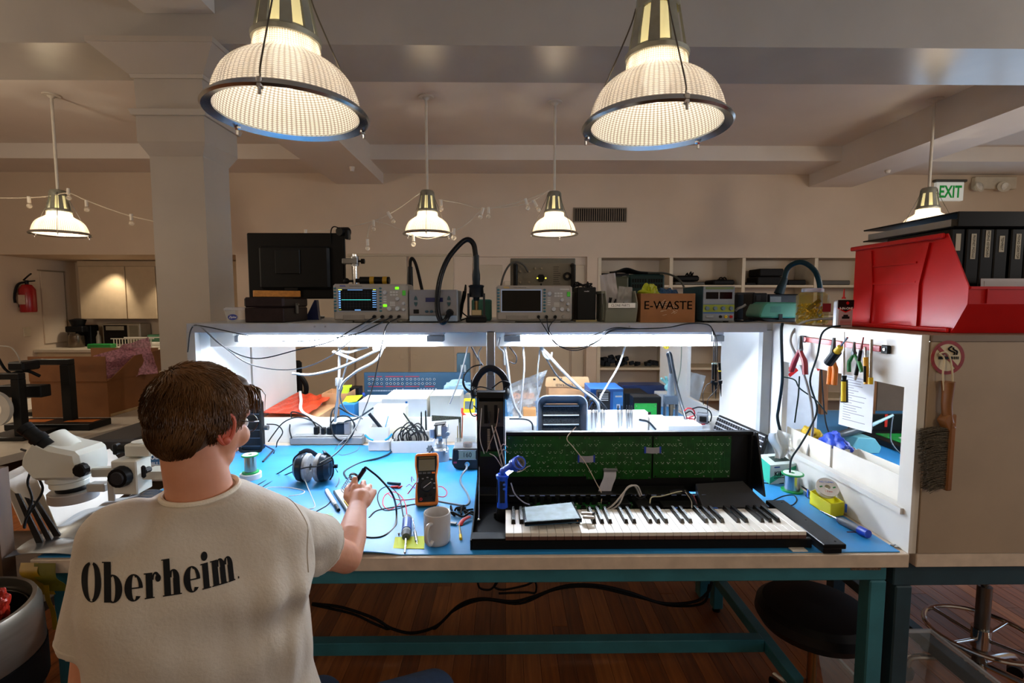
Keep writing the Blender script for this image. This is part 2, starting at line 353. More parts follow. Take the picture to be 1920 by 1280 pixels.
def pendant(label,loc,rot,ceil=CZ,power=38,group='prismatic glass pendant lamps',lc=WARM):
 t=thing('pendant_lamp',label,'lamp',loc,rot,group)
 prof=[]
 key=[(.188,.0),(.186,.03),(.176,.075),(.158,.12),(.130,.155),(.100,.178),(.086,.195),(.083,.225),(.080,.24)]
 kk=cat([V((a,0,c*.76))for a,c in key],6)
 prof=[(p.x,p.z)for p in kk]
 def fn(r,z,i,j):return r+(.0016 if i%2 else-.0006)+(.0011 if j%2 else 0)
 mb=MB().open_lathe(prof,144,fn=fn);mb.open_lathe([(r-.006,z)for r,z in prof][::-1],72)
 sh=part('glass_shade',mb,PG,t)
 part('rim',MB().lathe([(.184,-.004),(.207,-.012),(.212,-.006),(.207,.002),(.200,.004),(.197,.011),(.190,.012),(.187,.003)],64,closed=True),RIM,t)
 nk=MB().lathe([(.074,.181),(.088,.181),(.090,.193),(.076,.205)],40,closed=True)
 nk.lathe([(.0,.365),(.03,.365),(.050,.36),(.060,.345),(.062,.315),(.058,.312),(.052,.335),(.0,.345)],40)
 for i in range(8):
  a=2*pi*(i+.5)/8;s2=T((0,0,0),(0,0,math.degrees(a)))
  nk.X=s2;nk.add([(.082,-.016,.193),(.082,.016,.193),(.059,.011,.325),(.059,-.011,.325),(.075,-.016,.193),(.075,.016,.193),(.053,.011,.325),(.053,-.011,.325)],[[0,1,2,3],[7,6,5,4],[0,4,5,1],[1,5,6,2],[2,6,7,3],[3,7,4,0]]);nk.X=None
 part('neck',nk,CAST,t)
 part('inner_glow_sleeve',MB().open_lathe([(.050,.195),(.046,.24),(.042,.32)],28).open_lathe([(.048,.195),(.044,.24),(.040,.32)][::-1],28),SLV,t)
 part('socket',MB().cyl((0,0,.22),(0,0,.344),.022,.028,20),M('d9c27a',.5,var=0),t)
 part('bulb',MB().lathe([(0,.085),(.028,.092),(.042,.12),(.038,.155),(.024,.19),(.02,.22)],20),emitm('fff0d8',14),t)
 for k in range(3):
  a=rad(270+120*k+5)
  r=MB().tube([(.062*cos(a),.062*sin(a),.335),(.085*cos(a),.085*sin(a),.27),(.19*cos(a),.19*sin(a),.05),(.198*cos(a),.198*sin(a),.012)],.0022,8,4)
  s=part('support_rod',r,M('6f6a62',.3,1,var=0),t)
  part('clip',MB().box((.203*cos(a),.203*sin(a),-.004),(.016,.014,.026),.003,(0,0,math.degrees(a))).cyl((.207*cos(a),.207*sin(a),-.03),(.207*cos(a),.207*sin(a),-.014),.004,n=8),CHROME,s)
 h=(ceil-loc[2])
 part('stem',MB().cyl((0,0,.3655),(0,0,h-.02),.0115,n=14),M('cfc8ba',.4),t)
 part('ceiling_canopy',MB().lathe([(0,h-.03),(.015,h-.03),(.03,h-.012),(.062,h-.008),(.064,h-.001),(0,h-.001)],28),M('cfc8ba',.4),t)
 l=point('pendant_light',V(loc)+V((0,0,.10)),power,lc,.045)
 return t
def ploc(u,v,d,z=None):
 p=P(u,v,y=d-1.4);return p
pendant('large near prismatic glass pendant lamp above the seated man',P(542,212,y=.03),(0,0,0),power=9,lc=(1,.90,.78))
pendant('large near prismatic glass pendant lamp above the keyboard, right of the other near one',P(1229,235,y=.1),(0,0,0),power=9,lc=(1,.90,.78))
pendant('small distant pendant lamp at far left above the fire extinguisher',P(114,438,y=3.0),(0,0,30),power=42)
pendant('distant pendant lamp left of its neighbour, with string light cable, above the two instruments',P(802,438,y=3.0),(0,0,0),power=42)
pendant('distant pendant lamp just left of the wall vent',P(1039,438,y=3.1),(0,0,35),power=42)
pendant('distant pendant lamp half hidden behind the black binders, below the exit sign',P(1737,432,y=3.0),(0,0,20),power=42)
BZ=.89;SZ=1.527
XL,XRR=-1.35,1.17
MAT=M('2a86c4',.42,var=.06,vs=6,bump=.05,name='blue_antistatic_mat')
EDGE=M('cdbba6',.45,var=.08,vs=20,name='worn_laminate_edge')
wb=thing('workbench','white topped electronics workbench with teal steel frame, side panels and raised shelf','workbench',(0,.6,0))
part('tabletop',MB().b2((XL,0,BZ-.04),(XRR,1.2,BZ),.002),[EDGE],wb,True)
LX=(XL+.05,XRR-.085);
ap=MB().b2((XL+.03,.03,BZ-.095),(XRR-.04,.075,BZ-.041),.003).b2((XL+.03,1.12,BZ-.095),(XRR-.04,1.165,BZ-.041),.003)
ap.b2((XL+.03,.076,BZ-.095),(XL+.075,1.119,BZ-.041),.003).b2((XRR-.085,.076,BZ-.095),(XRR-.04,1.119,BZ-.041),.003)
part('apron',ap,TEAL,wb,True)
for x in(XL+.03,XRR-.088):
 for y in(.03,1.11):
  l=part('leg',MB().b2((x,y,.02),(x+.05,y+.05,BZ-.097),.004),TEAL,wb,True)
  part('foot',MB().cyl((x+.025,y+.025,0),(x+.025,y+.025,.02),.02,n=14),BLACK,l,True)
 part('side_stretcher',MB().b2((x+.002,.082,.15),(x+.048,1.108,.20),.003),TEAL,wb,True)
part('cross_stretcher',MB().b2((XL+.08,.60,.155),(XRR-.088,.65,.21),.003),TEAL,wb,True)
PAN=M('dcdad4',.4,var=.03,vs=4,name='white_panel')
def panel_x(x0,x1,y0,y1,z0,z1,holes):
 mb=MB();ys=y0
 for(a,b,c,d)in holes:
  mb.b2((x0,ys,z0),(x1,a,z1));mb.b2((x0,a,z0),(x1,b,c));mb.b2((x0,a,d),(x1,b,z1));ys=b
 mb.b2((x0,ys,z0),(x1,y1,z1));return mb
part('side_panel',panel_x(XRR-.002,XRR+.02,0.004,2.4,BZ+.001,SZ-.001,[(.055,.70,BZ+.125,1.37),(1.32,1.82,BZ+.12,1.43)]),PAN,wb,True,label='white right side panel with window cut-outs')
part('side_panel',panel_x(XL-.02,XL,.80,1.86,BZ+.001,SZ-.001,[(1.28,1.30,BZ+.1,1.45)]),PAN,wb,True,label='white left side panel')
part('ledge',MB().b2((XRR-.012,.03,BZ+.108),(XRR-.003,1.2,BZ+.125)),PAN,wb,True)
part('back_board',MB().b2((XL,1.195,BZ+.001),(XRR-.012,1.215,1.02)),PAN,wb,True)
SHM=M('a3a4a2',.5,var=.06,vs=6,name='grey_shelf_top')
part('shelf',MB().b2((XL-.02,.80,SZ-.032),(XRR+.02,1.62,SZ),.002),[SHM],wb,True)
part('corner_post',MB().b2((XRR-.045,.795,BZ),(XRR-.004,.83,SZ-.033)),SHM,wb,True)
part('corner_post',MB().b2((XL-.024,.793,BZ),(XL+.012,.83,SZ-.033)),SHM,wb,True)
cx=P(920,640,y=.8).x
part('centre_post',MB().b2((cx-.018,.79,BZ),(cx+.018,.82,SZ-.033),.002),M('8a8c8e',.35,.7),wb,True)
f0,f1=P(925,640,y=.9).x,P(1352,640,y=.9).x
part('fascia',MB().b2((XL,.925,1.415),(cx-.02,.94,SZ-.033)).b2((cx+.02,.925,1.415),(XRR-.17,.94,SZ-.033)),PAN,wb,True)
part('front_rail',MB().b2((XL-.02,.79,SZ-.04),(XRR-.03,.799,SZ-.001),.001),M('9d9fa3',.45,var=.05),wb,True)
for u in(590,610,1180):
 c=P(u,612,y=.79);part('screw',MB().cyl((c.x,.7895,c.z),(c.x,.787,c.z),.004,n=10),STEEL,wb,True)
rb=thing('rear_workbench','second white workbench with blue mat standing back to back behind the first','workbench',(0,1.8,0))
part('tabletop',MB().b2((XL,1.22,BZ-.04),(XRR-.004,2.4,BZ),.002),EDGE,rb,True)
part('mat',MB().b2((XL+.03,1.25,BZ+.0005),(XRR-.03,2.39,BZ+.003),.001),MAT,rb,True,label='blue mat')
for x in(XL+.03,XRR-.11):
 for y in(1.24,2.31):part('leg',MB().b2((x,y,0),(x+.07,y+.07,BZ-.042),.004),TEAL,rb,True)
part('apron',MB().b2((XL+.101,2.33,BZ-.1),(XRR-.112,2.37,BZ-.042)),TEAL,rb,True)
mm=MB()
def matf(s,t):
 x=XL+.012+s*(XRR-.02-XL-.012);y=.012+t*1.12
 z=BZ+.0035
 if t<.05 and .33<s<.50:z+=.010*(1-t/.05)*max(0,sin((s-.33)/.17*pi*2.0))
 return(x,y,z)
mm.grid(matf,120,30,.0028)
solo('work_mat','light blue antistatic mat covering the front workbench','mat',mm,MAT)
gp=P(1676,1023,z=BZ+.004)
solo('mat_snap','round metal grounding snap at the front right corner of the blue mat','snap',MB().lathe([(.003,0),(.009,0),(.010,.002),(.007,.004),(.003,.002)],16,T((gp.x,gp.y,BZ+.0036)),closed=True),CHROME)
nb=thing('neighbour_workbench','adjoining workbench on the right with dark frame, blue mat and beige end panel','workbench',(1.9,.8,0))
NBX=3.3
part('tabletop',MB().b2((XRR+.022,0.002,BZ-.04),(NBX,1.95,BZ),.002),EDGE,nb,True)
part('mat',MB().b2((XRR+.03,.02,BZ+.0005),(NBX-.02,1.93,BZ+.003),.001),MAT,nb,True,label='blue mat')
ENDM=M('a08c74',.6,var=.05,vs=5,bump=.05,name='beige_end_panel')
part('end_panel',MB().b2((XRR+.022,-.002,BZ+.004),(NBX,.017,SZ-.02)),ENDM,nb,True)
part('top_shelf',MB().b2((XRR+.022,-.004,SZ-.019),(NBX,.62,SZ),.001),M('7c6a58',.6),nb,True)
part('rear_board',MB().b2((P(1643,780,y=1.9).x,1.9,BZ+.004),(NBX,1.92,1.6)),M('6b5642',.6),nb,True)
DK=M('1f3d48',.5,var=.1)
part('apron',MB().b2((XRR-.015,.035,BZ-.115),(NBX,.08,BZ-.041),.003),DK,nb,True)
part('leg',MB().b2((XRR-.006,.035,.0),(XRR+.045,.1,BZ-.117),.004),DK,nb,True)
part('leg',MB().b2((NBX-.09,.035,.0),(NBX-.03,.1,BZ-.117),.004),DK,nb,True)
part('side_stretcher',MB().b2((1.76,.06,.16),(1.81,1.25,.21),.003),DK,nb,True)
part('leg',MB().b2((1.755,1.18,0),(1.815,1.24,BZ-.042)),DK,nb,True);part('leg',MB().b2((NBX-.09,1.85,0),(NBX-.03,1.91,BZ-.042)),DK,nb,True)
part('leg',MB().b2((1.755,.081,0),(1.815,.14,BZ-.042)),DK,nb,True)
part('warning_label',MB().b2((1.02,.0285,BZ-.062),(1.11,.0295,BZ-.045)),M('6f5a44',.7,var=.4,vs=200),wb,True,label='small worn sticker on the frame')
TUBE=emitm('e6f1ff',230);TUBE2=emitm('e6f1ff',90)
for k,(ua,ub,lab)in enumerate(((447,833,'left fluorescent tube light under the shelf edge'),(945,1352,'right fluorescent tube light under the shelf edge'))):
 xa=P(ua,630,y=.88).x;xb=P(ub,630,y=.88).x;zc=P(640,632,y=.87).z
 t=thing('tube_light',lab,'light',((xa+xb)/2,.88,SZ-.033),group='tube lights under the shelf')
 part('housing',MB().b2((xa,.85,SZ-.056),(xb,.92,SZ-.034),.003),M('d8dade',.4,var=0),t,True)
 for s,xx in((0,xa if k==0 else xa),(1,xb)):
  w_=.075;x0=xx if s==0 else xx-w_
  if k==0 and s==0:w_=.02
  if k==1 and s==1:x0=xx-.062;w_=.062
  part('end_cap',MB().b2((x0,.842,zc-.019),(x0+w_,.90,SZ-.057),.003),M('7e858d',.45,var=0),t,True)
 x0=xa+(.022 if k==0 else .078);x1=xb-(.078 if k==0 else .065)
 part('tube',MB().cyl((x0,.872,zc-.002),(x1,.872,zc-.002),.013,n=16),TUBE,t,True)
for k,(x0,x1,y,zc,lab)in enumerate(((-1.2,-.25,1.52,SZ-.033,'left tube light on the far side of the shelf, over the rear bench'),(.0,.95,1.52,SZ-.033,'right tube light on the far side of the shelf, over the rear bench'),(1.45,2.5,.52,SZ-.02,'tube light under the top shelf of the adjoining bench'))):
 t=thing('tube_light',lab,'light',((x0+x1)/2,y,zc),group='tube lights under the shelf')
 part('housing',MB().b2((x0,y-.04,zc-.02),(x1,y+.04,zc-.001),.003),M('d8dade',.4,var=0),t,True)
 for xx in(x0,x1-.05):part('end_cap',MB().b2((xx,y-.03,zc-.06),(xx+.05,y+.03,zc-.0205),.003),M('7e858d',.45,var=0),t,True)
 part('tube',MB().cyl((x0+.051,y,zc-.04),(x1-.051,y,zc-.04),.013,n=16),TUBE2,t,True)
def X_(u,y,v=560):return P(u,v,y=y).x
def Z_(v,y,u=948):return P(u,v,y=y).z
SHT=SZ+.001
class Face:
 def __init__(s,u0,u1,v0,y,z0=SHT,vb=None):
  s.x0,s.x1=X_(u0,y,v0),X_(u1,y,v0);s.y=y;s.z0=z0 if vb is None else Z_(vb,y,(u0+u1)/2);s.z1=Z_(v0,y,(u0+u1)/2);s.w=s.x1-s.x0;s.h=s.z1-s.z0
 def p(s,fx,fy,d=0):return V((s.x0+s.w*fx,s.y-d,s.z1-s.h*fy))
 def box(s,mb,fx0,fy0,fx1,fy1,d0,d1,bev=0):
  a=s.p(fx0,fy0);b=s.p(fx1,fy1);return mb.b2((a.x,s.y-d1,b.z),(b.x,s.y-d0,a.z),bev)
 def knob(s,mb,fx,fy,r,d,n=14):c=s.p(fx,fy);return mb.cyl(c,c+V((0,-d,0)),r,r*.85,n)
 def txt(s,mb,t,fx,fy,size,**k):return mb.text(t,size,T(s.p(fx,fy,.0012),(90,0,0)),.0003,**k)
SC_B=M('8a8580',.5,var=.03,name='scope_casing');SC_D=M('5b5b5c',.5);SC_K=M('a3a6ab',.35,name='grey_knob');SC_T=M('1f5a68',.4,name='teal_button')
INK=M('15181c',.6,var=0,name='dark_ink');INKW=M('e8e8e8',.6,var=0,name='white_ink')
def scope(u0,u1,v0,label,lit,brandcol):
 f=Face(u0,u1,v0,.83,SHT)
 t=thing('oscilloscope',label,'oscilloscope',((f.x0+f.x1)/2,.9,SHT),group='bench oscilloscopes on the shelf')
 mb=f.box(MB(),0,0,1,.95,-.15,0,.008);part('casing',mb,SC_B,t,True)
 for fx in(.2,.8):part('foot',f.box(MB(),fx-.05,.951,fx+.05,1,-.03,-.005),SC_D,t,True)
 part('lower_flap',f.box(MB(),.13,.80,.42,.93,.0005,.003,.001),M('7b7672',.5),t,True)
 mb=f.box(MB(),.06,.105,.60,.72,.0005,.002,.001);part('bezel',mb,M('9fb4d8' if not lit else '7f8794',.4),t,True)
 sc=part('screen',f.box(MB(),.075,.135,.585,.69,.0021,.0026),M('0a1016',.15,var=0)if lit else M('14120f',.15,var=0),t,True)
 if lit:
  part('trace',f.box(MB(),.115,.405,.51,.414,.0027,.003),emitm('4fe0d8',1.6),sc,True)
  mb=MB()
  for k in range(8):f.box(mb,.08,.18+k*.058,.105,.215+k*.058,.0027,.003);f.box(mb,.53,.18+k*.058,.58,.2+k*.058,.0027,.003)
  f.box(mb,.08,.145,.12,.165,.0027,.003);f.box(mb,.2,.15,.40,.165,.0027,.003);f.box(mb,.29,.66,.37,.685,.0027,.003)
  part('readout',mb,emitm('6fa8e8',.8),sc,True)
  mb=f.box(MB(),.075,.14,.125,.162,.0031,.0034);f.box(mb,.54,.14,.58,.16,.0031,.0034);f.box(mb,.08,.66,.11,.668,.0027,.003);part('readout',mb,emitm('d8e04a',.9),sc,True)
  mb=MB()
  for k in range(1,10):f.box(mb,.115+k*.0395,.18,.1158+k*.0395,.64,.0026,.0027)
  for k in range(1,7):f.box(mb,.115,.18+k*.066,.51,.1812+k*.066,.0026,.0027)
  part('graticule',mb,M('3a4650',.6,var=0),sc,True,kind='stuff')
 for k in range(8):
  for fx in(.028,.635):c=f.p(fx,.115+.083*k);part('soft_button',MB().ball(c+V((0,0,0)),(.0065,.003,.0045),12),SC_T,t,True)
 for fx,fy,r in((.70,.22,.009),(.865,.385,.0085),(.945,.5,.007),(.755,.635,.0105),(.865,.635,.0105),(.945,.66,.007)):
  part('knob',f.knob(MB(),fx,fy,r,.012),SC_K,t,True)
 mb=MB()
 for a in range(3):
  for b in range(2):f.box(mb,.765+a*.038,.19+b*.07,.795+a*.038,.235+b*.07,.0005,.002)
 for b in range(4):f.box(mb,.675,.32+b*.06,.715,.35+b*.06,.0005,.002)
 for b in range(3):f.box(mb,.76,.46+b*.04,.83,.485+b*.04,.0005,.002)
 part('button',mb,M('b4b2ae',.5),t,True,kind='stuff')
 gm=emitm('46d020',1.5)if lit else M('3fae2c',.5,var=0)
 part('run_button',f.box(MB(),.93,.17,.975,.30,.0005,.003,.001),M('3fae2c',.5,var=0),t,True,label='green run button')
 if lit:
  for fx,fy in((.86,.11),(.695,.56)):part('lit_button',f.box(MB(),fx-.025,fy-.03,fx+.025,fy+.03,.0005,.003,.001),emitm('70ff10',1.3),t,True)
 else:part('side_button',f.box(MB(),.84,.09,.96,.115,.0005,.002),M('b4b2ae',.5),t,True)
 tips=[]
 for k,fx in enumerate((.555,.66,.775,.885)):
  if k==3 and not lit:
   part('coax_port',f.knob(MB(),fx,.84,.007,.008),STEEL,t,True);continue
  c=f.p(fx,.84)
  b=part('coax_port',MB().cyl(c,c+V((0,-.008,0)),.008,n=16),STEEL,t,True)
  part('probe_plug',MB().cyl(c+V((0,-.008,0)),c+V((0,-.024,-.002)),.0075,.006,14).cyl(c+V((0,-.024,-.002)),c+V((0,-.036,-.006)),.0035,.0025,10),BLACK,b,True)
  tips.append(c+V((0,-.036,-.006)))
 mb=f.txt(MB(),'RIGOL',.135,.055,.0085,bold=.0003);part('maker_mark',mb,M(brandcol,.5,var=0),t,True)
 mb=f.txt(MB(),'DIGITAL OSCILLOSCOPE',.31,.06,.005);part('print',mb,INK,t,True)
 return tips
tips1=scope(623.5,764,532,'left oscilloscope, screen lit with a flat cyan trace, four black probe plugs',True,'1b3a94')
tips2=scope(930.5,1073,535,'right oscilloscope, dark blank screen, in front of the rack instrument',False,'caa21a')
y=1.34;f=Face(464,645,437,y,vb=560)
t=thing('monitor','large black computer monitor seen from behind beside the column','monitor',((f.x0+f.x1)/2,y+.05,SHT),)
part('panel',MB().b2((f.x0,y-.012,f.z0),(f.x1,y+.02,f.z1),.005),BLACK,t,True)
part('back_shell',MB().b2((f.x0+.07,y-.04,f.z0+.05),(f.x1-.07,y-.013,f.z1-.07),.012),M('121416',.4),t,True)
part('mount_plate',MB().b2((f.x0+.16,y-.048,f.z0+.13),(f.x0+.29,y-.041,f.z1-.09),.004),M('1a1c1e',.35),t,True)
part('neck',MB().b2((f.x0+.2,y-.036,SHT+.015),(f.x0+.27,y-.02,f.z0+.06)),M('121416',.4),t,True)
part('base',MB().b2((f.x0+.12,y-.1,SHT),(f.x0+.36,y+.1,SHT+.014),.003),M('121416',.4),t,True)
c=P(641,437,y=y)
t=thing('webcam','black webcam clipped on the right top corner of the monitor','webcam',c)
part('body',MB().cyl(c+V((-.005,-.03,.005)),c+V((.02,.03,.01)),.022,.026,20).box(c+V((.03,.0,-.008)),(.022,.045,.05),.004),BLACK,t,True)
part('clip',MB().box(c+V((.012,-.01,-.09)),(.014,.012,.16),.002).box(c+V((.014,-.012,-.2)),(.006,.006,.14)),BLACK,t,True)
part('cable',MB().tube([c+V((.0,-.03,.02)),c+V((-.03,-.03,.03)),c+V((-.05,-.02,.01)),c+V((-.055,-.015,-.06))],.003,6),RUBBER,t,True)
y=.845;f=Face(457,531,557,y);D=.27
t=thing('toolbox','dark brown metal toolbox with a latch on the left end of the shelf','toolbox',((f.x0+f.x1)/2,y+D/2,SHT))
BRN=M('2a2021',.42,.3,var=.12,vs=30,name='brown_hammered_metal')
part('body',f.box(MB(),0,.42,1,1,-D,0,.004),BRN,t,True)
part('lid',f.box(MB(),-.01,0,1.01,.41,-D-.002,.002,.008),BRN,t,True)
part('latch',MB().box((f.x1+.005,y+.13,f.z0+f.h*.55),(.008,.022,.05),.002).cyl((f.x1+.008,y+.12,f.z0+f.h*.72),(f.x1+.008,y+.14,f.z0+f.h*.72),.006),STEEL,t,True)
part('handle',MB().tube([(f.x0-.002,y+.09,f.z0+f.h*.6),(f.x0-.015,y+.09,f.z0+f.h*.66),(f.x0-.015,y+.19,f.z0+f.h*.66),(f.x0-.002,y+.19,f.z0+f.h*.6)],.003,6,0),STEEL,t,True)
a=P(475,548,y=.88);b=P(562,548,y=.99)
mb=MB().box(((a.x+b.x)/2,(a.y+b.y)/2,f.z1+.0165),((V((a.x,a.y))-V((b.x,b.y))).length,.03,.028),.001,(0,0,math.degrees(math.atan2(b.y-a.y,b.x-a.x))))
solo('wood_block','orange brown wooden strip lying on the dark toolbox','wood',mb,M('c07d24',.55,var=.15,vs=8,stretch=(1,12,12),name='orange_wood'))
y=.85;f=Face(415,454,576,y)
t=thing('plastic_tub','small clear plastic food tub with a blue oval label left of the toolbox','container',((f.x0+f.x1)/2,y+.05,SHT))
cx_,cy_=(f.x0+f.x1)/2,y+.05;w0=f.w*.40;w1=f.w*.5;h=f.h
def sq(w,d,z,n=24):return[V((cx_+w*(abs(cos(a))**.5)*(1 if cos(a)>0 else-1),cy_+d*(abs(sin(a))**.5)*(1 if sin(a)>0 else-1),z))for a in[2*pi*(i+.5)/n for i in range(n)]]
def loft(mb,rings,cap0=True,cap1=False):
 n=len(rings[0]);o=[]
 vs=[p for r in rings for p in r];fs=[[j*n+i,j*n+(i+1)%n,(j+1)*n+(i+1)%n,(j+1)*n+i]for j in range(len(rings)-1)for i in range(n)]
 if cap0:fs.append(list(range(n))[::-1])
 if cap1:fs.append([(len(rings)-1)*n+i for i in range(n)])
 return mb.add(vs,fs)
CLR=film('dfe6ea',.28)
part('tub',loft(MB(),[sq(w0,.038,SHT),sq(w1,.047,SHT+h*.8)]),CLR,t,True)
part('rim',loft(MB(),[sq(w1,.047,SHT+h*.8),sq(w1+.004,.051,SHT+h*.81),sq(w1+.004,.051,SHT+h*.93),sq(w1-.002,.047,SHT+h)]),film('c8ccd8',.4),t,True)
mt=T((cx_+.0,y+.004,SHT+h*.35),(83,0,0))
lb=part('label',MB().lathe([(0,0),(.021,0),(.021,.0006),(0,.0006)],28,mt@T(s=(1,.62,1))),M('0e2a86',.4,var=0),t,True)
part('lettering',MB().text('Ziploc',.013,mt@T((0,0,.0008)),.0003,shear=.3),INKW,lb,True)
c=P(590,592,y=1.2)
solo('blue_wedge','small dark blue plastic wedge stand behind the toolbox','stand',MB().prism([(-.04,0),(.035,0),(.03,.008),(.022,.10),(.012,.10)],.03,T((c.x,1.2,SHT),(90,0,0))),M('141e4a',.4))
y=1.2;t=thing('microscope_stand','chrome post stand with silver cross arm and black knobs behind the left oscilloscope','stand',(X_(667,y),y,SHT))
xx=X_(667,y)
part('post',MB().cyl((xx,y,SHT+.012),(xx,y,Z_(477,y)),.011,n=20),CHROME,t,True)
part('base',MB().cyl((xx,y,SHT),(xx,y,SHT+.0115),.07,n=28),BLACK,t,True)
z=Z_(490,y);part('cross_arm',MB().b2((X_(645,y),y-.02,z-.014),(X_(674,y),y+.02,z+.014),.003).cyl((xx,y,z-.024),(xx,y,z+.024),.019,n=20),STEEL,t,True)
part('knob',MB().cyl((X_(674,y),y,z),(X_(679,y),y,z),.005).cyl((X_(679,y),y,z),(X_(685,y),y,z),.013,n=10),BLACK,t,True)
z=Z_(527,y);part('knob',MB().cyl((xx-.05,y,z),(xx-.011,y,z),.006).ball((xx-.045,y,z),.016,14),BLACK,t,True)
t=thing('torch_tool','black cylindrical tool with two yellow bands lying on supports behind the left oscilloscope','tool',(X_(700,1.12),1.12,SHT))
y=1.12;z=Z_(526,y);xa,xb=X_(676,y),X_(731,y)
part('body',MB().cyl((xa,y,z),(xb,y,z),.019,n=20).cyl((xa-.02,y,z),(xa,y,z),.01,n=14),BLACK,t,True)
for u in(699,723):part('band',MB().cyl((X_(u-4,y),y,z),(X_(u+4,y),y,z),.0205,n=20),M('b08a1c',.5),t,True)
part('support',MB().b2((xa+.02,y-.03,SHT),(xb-.02,y+.03,z-.02),.003),M('3a3a3c',.5),t,True)
SILV=M('8a929c',.45,.2,var=.04,name='station_shell')
y=.835;f=Face(767,858,543,y);D=.22
t=thing('hot_air_station','grey hot air rework station with arrow buttons and thick black hose','soldering equipment',((f.x0+f.x1)/2,y+D/2,SHT))
part('shell',f.box(MB(),0,0,1,.97,-D,0,.004),SILV,t,True)
part('front_panel',f.box(MB(),.0,.0,.98,.78,.0,.004,.002),M('707074',.5),t,True)
part('lower_strip',f.box(MB(),.0,.79,.98,.965,.0,.005,.002),M('93a9c4',.4),t,True)
part('display',f.box(MB(),.34,.24,.70,.37,.0045,.006),M('141c4e',.2,var=0),t,True)
for fx in(.14,.82):
 for s in(1,-1):
  c=f.p(fx,.27 if s>0 else .42,.0045)
  part('arrow_button',MB().prism([(-.008,-.006*s),(.008,-.006*s),(.006,.004*s),(0,.013*s),(-.006,.004*s)][::s],.003,T(c,(90,0,0))),M('123e46',.4),t,True)
part('power_switch',f.box(MB(),.09,.60,.20,.72,.0045,.008,.001),BLACK,t,True)
for k in range(4):
 if k<3:part('round_button',MB().ball(f.p(.36+.10*k,.66,.005),(.008,.004,.006),14),M('1d4a60',.4),t,True)
part('hose_port',f.knob(MB(),.84,.70,.017,.03,20),BLACK,t,True)
part('print',f.txt(f.txt(MB(),'madelltech',.36,.10,.012,bold=.0004),'SMD REWORK',.45,.47,.007),M('2d5c4a',.5,var=0),t,True)
hp=f.p(.84,.70,.03)
hold=X_(893,.86)
def hz(u,v,y):return P(u,v,y=y)
solo('hot_air_hose','thick glossy black hose looping high from the grey station to its handpiece','hose',MB().tube([hp,hp+V((-.012,-.035,-.03)),hz(829,604,.775),hz(822,590,.785),hz(820,560,.80),hz(826,520,.82),hz(840,485,.84),hz(862,458,.86),hz(877,449,.87),hz(888,458,.87),hz(892,480,.87)],.0115,14,8),M('0d1118',.22,var=0,name='glossy_black_hose'))
t=thing('hot_air_holder','black cradle stand holding the dark hot air handpiece upright','stand',(hold,.87,SHT))
y=.87
part('base',MB().b2((X_(874,y),y-.035,SHT),(X_(912,y),y+.06,SHT+.022),.004),BLACK,t,True)
part('bracket',MB().b2((X_(877,y),y-.03,SHT+.023),(X_(881,y),y-.02,Z_(550,y))).b2((X_(906,y),y-.03,SHT+.023),(X_(910,y),y-.02,Z_(550,y))).b2((X_(877,y),y-.02,SHT+.023),(X_(910,y),y+.045,SHT+.03)),M('26282b',.4),t,True)
part('cradle_block',MB().b2((X_(884,y),y-.02,SHT+.0305),(X_(903,y),y+.02,SHT+.055),.003),M('a08f6c',.5),t,True)
part('finned_collar',MB().lathe([(.02,0),(.034,.0),(.031,.04),(.036,.05),(.028,.055),(.02,.05)],12,T((hold,y,Z_(557,y))),closed=True),M('10151b',.4),t,True)
t=thing('hot_air_handpiece','slim dark blue black hot air handpiece standing in the cradle','tool',(hold,y,Z_(580,y)))
z0,z1=Z_(583,y),Z_(478,y)
part('nozzle',MB().cyl((hold,y,z0+.002),(hold,y,z0+.045),.008,.010,16),M('9a8462',.3,1),t,True)
part('grip',MB().lathe([(.0,z0+.046),(.012,z0+.046),(.018,z0+.08),(.016,z0+.13),(.0175,z0+.14),(.0175,z0+.16),(.013,z0+.19),(.0125,z1),(0,z1)],24,T((hold,y,0))),M('10202c',.35),t,True)
y=1.18
t=thing('spare_handpiece','second black hot air handpiece with a looped hose behind the grey station','tool',(X_(770,y),y,SHT))
part('stand',MB().b2((X_(764,y),y-.03,SHT),(X_(800,y),y+.05,Z_(548,y)),.004),M('2c2e31',.5),t,True)
part('grip',MB().cyl((X_(769,y),y,Z_(547,y)),(X_(770,y),y,Z_(500,y)),.017,.012,18),M('10161d',.35),t,True)
part('hose',MB().tube([(X_(770,y),y,Z_(500,y)),(X_(771,y),y,Z_(488,y)),(X_(775,y),y,Z_(485,y)),(X_(782,y),y,Z_(500,y)),(X_(792,y),y,Z_(545,y))],.008,10),RUBBER,t,True)
f=Face(884,921,561,1.05)
solo('teal_device','small teal green device behind the hot air cradle','device',f.box(MB(),0,0,1,1,-.12,0,.006).b2((f.x0+.005,f.y-.002,f.z0+.02),(f.x1-.01,f.y-.0002,f.z0+.03)),M('2f6a58',.45))
c=P(868,560,y=.96)
solo('cable_coil','small bundle of thin dark cables between the station and the cradle','cable',MB().tube([(c.x-.02,.96,SHT+.004),(c.x-.01,.96,SHT+.06),(c.x+.0,.965,SHT+.10),(c.x+.012,.97,SHT+.17),(c.x+.012,.96,SHT+.12),(c.x-.005,.955,SHT+.05),(c.x+.02,.95,SHT+.02),(c.x-.01,.94,SHT+.006)],.0032,6).tube([(c.x-.015,.95,SHT+.01),(c.x+.002,.955,SHT+.12),(c.x+.006,.955,SHT+.13),(c.x-.01,.945,SHT+.02)],.006,8),RUBBER)
y=1.42;f=Face(957,1079,484,y);D=.17
t=thing('rack_instrument','grey rack mounted test instrument with black handles and round meter behind the right oscilloscope','instrument',((f.x0+f.x1)/2,y+D/2,SHT))
